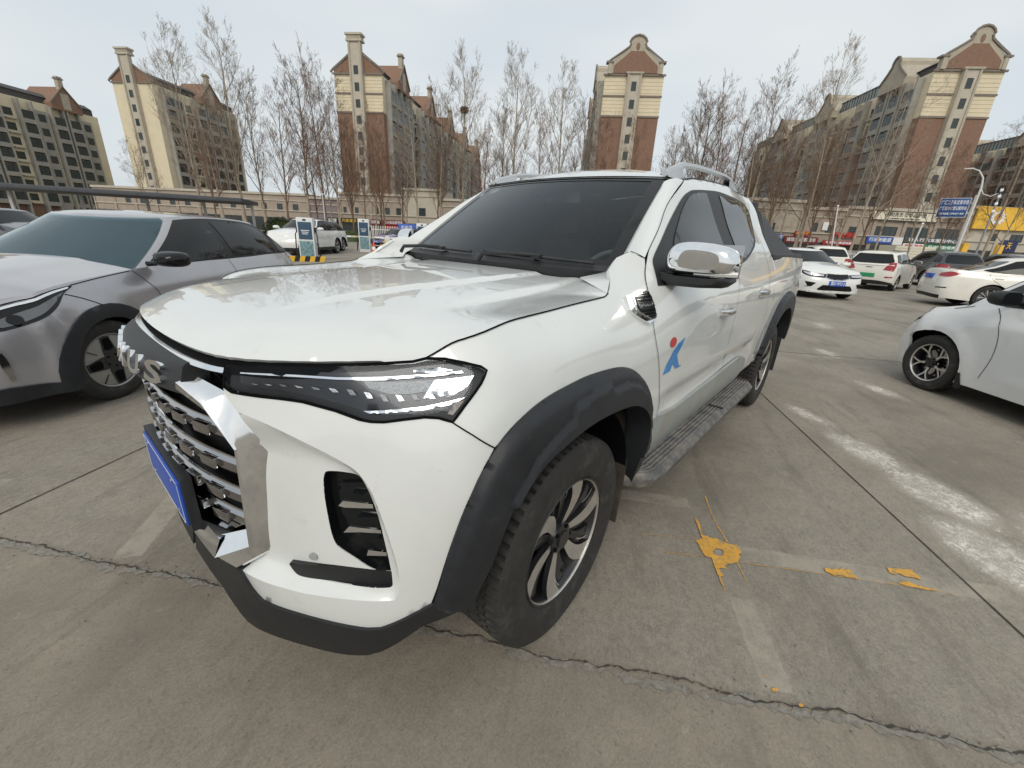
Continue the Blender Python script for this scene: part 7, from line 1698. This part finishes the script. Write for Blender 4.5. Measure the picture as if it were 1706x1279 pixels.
# magpie nest
nx, ny, nz = -36.8, -39.6, 14.6
mb = MB(); rg = random.Random(9)
for i in range(420):
    a, b = rg.uniform(0, 2*PI), rg.uniform(-.9, 1.1); r = .42*rg.uniform(.6,1.05); p = Vector((math.cos(a)*math.cos(b)*r, math.sin(a)*math.cos(b)*r, math.sin(b)*r*.8)); d = Vector((rg.gauss(0,1), rg.gauss(0,1), rg.gauss(0,.5))).normalized()*rg.uniform(.15,.35)
    mb.tube([p-d, p+d], .014, 3, cap=False)
o = mb.build('bird_nest', M_BARKB, None, False); o.location = (nx, ny, nz); tag(o, 'dark twiggy bird nest high in a bare poplar', 'nest')
# hedges
M_LEAF = mat('hedge_leaves', (.055,.085,.025), .7, noise=.45, nscale=8)
def bush(nm, label, x, y, rx, ry, rz, n=2600, rot=0, seed=1, box=False):
    rg = random.Random(seed); v = []; f = []
    for i in range(n):
        if box: p = Vector((rg.uniform(-rx,rx), rg.uniform(-ry,ry), rg.uniform(0,rz))); 
        else:
            a = rg.uniform(0, 2*PI); c = rg.uniform(-.1, 1); s_ = math.sqrt(max(0, 1-c*c)); k = rg.uniform(.82,1.03)*(1+.08*math.sin(a*5+c*4)); p = Vector((math.cos(a)*s_*rx*k, math.sin(a)*s_*ry*k, max(.02, c*rz*k)))
        s = rg.uniform(.04,.10); d = Vector((rg.gauss(0,1), rg.gauss(0,1), rg.gauss(0,1))).normalized(); e = d.orthogonal().normalized()*s; b = len(v); v += [tuple(p-e), tuple(p+d*s*.6), tuple(p+e), tuple(p-d*s*.6)]; f.append((b,b+1,b+2,b+3))
    mb = MB(); mb.add(v, f); 
    cb = MB()
    if box: cb.box(-rx*.97,rx*.97,-ry*.9,ry*.9,0,rz*.95)
    else: cb.grid([[(math.cos(a)*math.cos(b_)*rx*.85, math.sin(a)*math.cos(b_)*ry*.85, math.sin(b_)*rz*.85) for b_ in np.linspace(0, PI/2, 6)] for a in np.linspace(0, 2*PI, 13)])
    mb.add(cb.v, cb.f); o = mb.build(nm, M_LEAF, None, False); o.location = (x, y, 0); o.rotation_euler = (0,0,rot); tag(o, label, 'bush' if not box else 'hedge')

# ---------------------------------------------------------------- charging posts, signs, lamps, fences
M_CHW = mat('charger_white', (.66,.68,.69), .4, noise=.04, nscale=5); M_CHB = mat('charger_screen', (.03,.075,.13), .25, coat=.4); M_STEEL = mat('painted_steel_white', (.62,.62,.60), .5, noise=.08, nscale=4)
M_GALV = mat('galvanised_steel', (.30,.31,.31), .45, metal=.6, noise=.15, nscale=6); M_CONE = mat('cone_orange', (.65,.12,.03), .6); M_WY = mat('warning_yellow', (.72,.42,.03), .6, noise=.1, nscale=9); M_PIC = mat('leaflet_picture', (.16,.27,.30), .4, noise=.6, nscale=9)
def charger(x, y, h, rz, label):
    t = tag(empty('charging_post', (x, y, 0), rz), label, 'charging post', 'charging posts'); mb = MB(); mb.box(-.20,.20,-.30,.30,.0,h, bev=.02); mb.build('cabinet', M_CHW, t)
    mb = MB(); mb.box(.20,.212,-.25,.25,h*.50,h*.90); mb.build('screen', M_CHB, t, False); mb = MB(); mb.box(.20,.212,-.25,.25,h*.10,h*.46); mb.build('picture_panel', M_PIC, t, False)
    for k, z in enumerate((.70,.66,.62)): mb = MB(); mb.box(.212,.2145,-.16+.02*k,.15-.03*k,h*z,h*z+.022); mb.build('screen_text_line', M_LETW, t, False)
    mb = MB(); mb.box(.20,.21,-.06,.06,h*.925,h*.965); mb.build('badge', M_BLACKP, t, False)
    for s in (-1, 1):
        mb = MB(); mb.tube([(.02, s*.31, h*.72), (.10, s*.40, h*.62), (.12, s*.42, h*.30), (.05, s*.45, .08), (-.1, s*.34, h*.42)], .022, 8); mb.box(-.03,.07,min(s*.30,s*.38),max(s*.30,s*.38),h*.66,h*.78, bev=.012); mb.build('charging_cable', M_BLACKP, t)
    return t
ca = math.radians(52)
charger(-6.85, -16.32, 1.63, ca, 'white charging post with blue screen in front of the white electric crossover')
charger(-12.60, -21.80, 1.82, ca, 'white charging post with blue screen left of the orange cone')
charger(-14.9, -19.4, 1.74, ca, 'white charging post partly hidden by the left edge of the pickup windscreen')
t = tag(empty('wheel_stop', (-6.45, -15.75, 0), math.radians(-25)+PI), 'yellow and black striped barrier at the foot of the charging post', 'barrier'); mb = MB(); 
for k in range(7): mb.m(k % 2).prism([(k*.18-.6,.0),(k*.18-.42,.0),(k*.18-.36,.20),(k*.18-.54,.20)], -.05, .05, Matrix(((1,0,0,0),(0,0,-1,0),(0,1,0,0),(0,0,0,1))))
mb.build('bar', [M_WY, M_BLACKP], t, False)
t = tag(empty('traffic_cone', (-11.96, -19.84, 0)), 'orange cone with a white band between the charging posts', 'traffic cone'); mb = MB(); mb.m(0).box(-.18,.18,-.18,.18,0,.03); mb.lathe([(.14,.03),(.10,.25)], 16); mb.m(1).lathe([(.10,.25),(.075,.40)], 16); mb.m(0).lathe([(.075,.40),(.03,.68),(.001,.68)], 16); mb.build('cone_body', [M_CONE, M_LETW], t)
for i, (x, y) in enumerate(((-12.45,-19.50),(-12.85,-19.25))):
    t = tag(empty('hoop_barrier', (x, y, 0), math.radians(145)), ('left' if i == 0 else 'right') + ' one of two yellow and black steel hoops near the cone', 'barrier', 'yellow and black steel hoops'); mb = MB()
    L = [Vector((-.22,0,0)), Vector((-.20,0,.55)), Vector((-.12,0,.66)), Vector((.12,0,.66)), Vector((.20,0,.55)), Vector((.22,0,0))]
    for k in range(5): mb.m(k % 2).tube([L[k].lerp(L[k+1], 0), L[k+1]], .035, 8)
    mb.build('hoop', [M_WY, M_BLACKP], t)
# parked scooter
t = tag(empty('scooter', (-13.3, -20.6, 0), math.radians(60)), 'white electric scooter parked beyond the cone', 'scooter'); mb = MB()
mb.grid([[(-.55,s*.13,.55),(-.35,s*.14,.62),(-.05,s*.12,.52),(.15,s*.16,.30),(.35,s*.17,.45),(.48,s*.15,.80),(.50,s*.08,.98)] for s in (-1,-.4,.4,1)]); mb.box(-.6,.0,-.12,.12,.35,.60, bev=.04); mb.build('fairing', M_LETW, t)
mb = MB(); mb.box(-.62,-.02,-.13,.13,.60,.70, bev=.03); mb.build('seat', M_BLACKP, t); mb = MB(); mb.tube([(.42,0,.95),(.46,0,1.05),(.38,.28,1.08)], .015, 6); mb.tube([(.46,0,1.05),(.38,-.28,1.08)], .015, 6); mb.build('handlebar', M_BLACKP, t)
for xx in (-.55, .60): mb = MB(); mb.lathe([(.14,-.05),(.21,-.04),(.23,0),(.21,.04),(.14,.05)], 20, Matrix.Translation((xx,0,.23)) @ Matrix.Rotation(PI/2, 4, 'X')); mb.build('wheel', M_RUB, t)
# notice board
t = tag(empty('notice_board', (-19.2, -25.8, 0), math.radians(143)), 'blue notice board with a picture of a white car, behind the purple car', 'notice board'); mb = MB(); mb.box(-1.25,1.25,-.03,.03,.55,1.75, bev=.01); mb.build('board', M_SIGNS['blue'], t)
mb = MB(); mb.box(.15,1.05,-.05,-.031,.95,1.45, bev=.05); mb.build('car_picture', M_LETW, t); 
for xx in (-1.2, 1.2): mb = MB(); mb.tube([(xx,0,0),(xx,0,1.8)], .03, 6); mb.build('leg', M_GALV, t)
text_obj('新能源', 'board_lettering', .26, M_LETW, Matrix(((1,0,0,-.65),(0,0,-1,-.04),(0,1,0,1.5),(0,0,0,1))), t, extrude=.004, width=.8)
text_obj('充电 换电', 'board_lettering', .18, M_LETW, Matrix(((1,0,0,-.65),(0,0,-1,-.04),(0,1,0,1.05),(0,0,0,1))), t, extrude=.004, width=.8)
# barrier arm
t = tag(empty('barrier_arm', (-12.9, -25.0, 0), math.radians(151)), 'long white barrier arm in front of the hedge', 'barrier'); mb = MB(); mb.box(-.2,.2,-.2,.2,0,1.0, bev=.03); mb.build('housing', M_CHW, t); mb = MB()
for k in range(8): mb.m(k % 2).box(k*.5,k*.5+.5,-.03,.03,.74,.84)
mb.build('arm', [M_LETW, M_CREAM], t, False)
# hedge row and round bush
bush('hedge', 'long low green hedge behind the barrier arm', -19.3, -38.6, 2.8, .6, 1.0, 5200, math.radians(153), 3, True)
bush('round_bush', 'round clipped green bush above the long hedge', -18.4, -39.3, 1.35, 1.2, 1.75, 3600, 0, 5)
bush('round_bush', 'round clipped green bush behind the roof of the grey crossover', -15.2, -40.4, 1.5, 1.2, 1.8, 3600, 0, 6)
# white picket fence on the right and a lattice on the left
def picket(x0, y0, x1, y1, h, n, label):
    d = Vector((x1-x0, y1-y0, 0)); L = d.length; t = tag(empty('picket_fence', (x0, y0, 0), math.atan2(d.y, d.x)), label, 'fence'); mb = MB(); mb.box(0,L,-.02,.02,.25,.31); mb.box(0,L,-.02,.02,h-.28,h-.22); mb.build('rail', M_STEEL, t, False)
    me = None
    m2 = MB(); m2.box(-.025,.025,-.012,.012,.1,h); m2.add([(-.025,-.012,h),(.025,-.012,h),(.025,.012,h),(-.025,.012,h),(0,0,h+.07)], [(0,1,4),(1,2,4),(2,3,4),(3,0,4)]); p0 = m2.build('picket', M_STEEL, t, False)
    for i in range(1, n): c = p0.copy(); COL.objects.link(c); c.parent = t; c.location.x = L*i/(n-1)
    return t
picket(-38.6, -6.4, -51.0, .3, 1.42, 70, 'white picket fence running behind the white saloon on the right')
picket(-17.8, -31.4, -22.6, -28.0, 1.5, 44, 'white picket fence left of the blue notice board')
# street lamp with a double arm
t = tag(empty('street_lamp', (-53.8, 5.95, 0), math.radians(176)), 'white street lamp with curved arms in front of the blue gantry sign', 'street lamp'); mb = MB()
mb.tube([(0,0,0),(0,0,7.0),(-.02,.12,7.7),(-.03,.50,8.25),(-.03,.95,8.45)], [.11,.075,.06,.05,.04], 10); mb.build('pole', M_STEEL, t)
mb = MB(); mb.tube([(0,0,6.2),(.0,-.45,6.35),(0,-.85,6.75)][:0] or [(0,0,6.9),(0,-.25,6.45),(0,-.75,6.25),(0,-1.15,6.5)], .035, 8); mb.build('low_arm', M_STEEL, t)
mb = MB(); mb.box(-.12,.06,.85,1.45,8.40,8.50, bev=.03); mb.build('lamp_head', M_STEEL, t); mb = MB(); mb.box(-.12,.06,-1.65,-1.1,6.48,6.56, bev=.02); mb.build('lamp_head', M_BLACKP, t)
# blue gantry sign
t = tag(empty('direction_sign', (-60.6, 5.05, 0), math.radians(88)), 'blue overhead sign with three lines of white lettering behind the street lamp', 'road sign')
mb = MB(); mb.box(-1.0,1.12,-.05,.05,5.0,6.75, bev=.02); mb.build('board', mat('road_sign_blue', (.015,.075,.26), .5), t)
for (s_, z, h, w) in (('广汇二手车交易市场', 6.33, .42, 1.9), ('广汇机动车登记服务站', 5.80, .36, 1.9), ('机动车检测 二手车过户 咨询', 5.32, .20, 1.75)): text_obj(s_, 'sign_lettering', h, M_LETW, Matrix(((1,0,0,.06),(0,0,-1,-.06),(0,1,0,z),(0,0,0,1))), t, extrude=.004, width=w, bold=.004)
for (a, b, c, d) in ((-1.0,1.12,5.0,5.03),(-1.0,1.12,6.72,6.75),(-1.0,-.97,5.0,6.75),(1.09,1.12,5.0,6.75)): mb = MB(); mb.box(a,b,-.06,-.051,c,d); mb.build('border', M_LETW, t, False)
mb = MB(); mb.tube([(1.35,.12,0),(1.35,.12,7.0)], .09, 10); mb.tube([(-.9,.10,6.3),(1.35,.12,6.3)], .05, 8); mb.tube([(-.9,.10,5.4),(1.35,.12,5.4)], .05, 8); mb.build('post', M_STEEL, t)
# camera pole
t = tag(empty('camera_pole', (-56.7, 7.5, 0), math.radians(180)), 'grey steel pole with short fittings right of the blue sign', 'pole'); mb = MB(); mb.tube([(0,0,0),(0,0,7.0)], [.09,.06], 8); mb.build('pole', M_GALV, t)
for z in (5.2, 5.8, 6.4, 6.9): mb = MB(); mb.box(-.08,.08,-.10,.10,z,z+.22, bev=.03); mb.build('camera_box', M_LETW, t)
# leaning white flag pole by the big tree, slim poles
for (x, y, h, lean, lab) in ((-42.8,-1.95,4.7,(0,-.55),'slim white leaning pole beside the big pale tree'),(-38.95,2.45,3.3,(0,.25),'slim white pole right of the small hatchback'),(-20.0,-41.65,4.2,(0,0),'white lamp pole left of the mauve building')):
    t = tag(empty('slim_pole', (x, y, 0)), lab, 'pole', 'slim white poles'); mb = MB(); mb.tube([(0,0,0),(lean[0]*.5,lean[1]*.5,h*.5),(lean[0],lean[1],h)], .045, 8); mb.build('pole', M_STEEL, t); mb = MB(); mb.box(lean[0]-.10,lean[0]+.10,lean[1]-.06,lean[1]+.06,h-.02,h+.08, bev=.02); mb.build('cap', M_LETW, t)
# dark carport over the charging bays, far left
t = tag(empty('carport', (-6.0, -44.0, 0), math.radians(150)), 'dark flat-roofed carport on white posts behind the grey crossover', 'carport'); mb = MB(); mb.box(-9,8,-3,3,2.75,3.05, bev=.03); mb.build('roof', mat('carport_roof', (.06,.065,.075), .6, noise=.2, nscale=2), t)
for xx in (-8.6,-4.3,0,4.0,7.6):
    mb = MB(); mb.box(xx-.09,xx+.09,2.2,2.4,0,2.75); mb.build('post', M_STEEL, t, False)
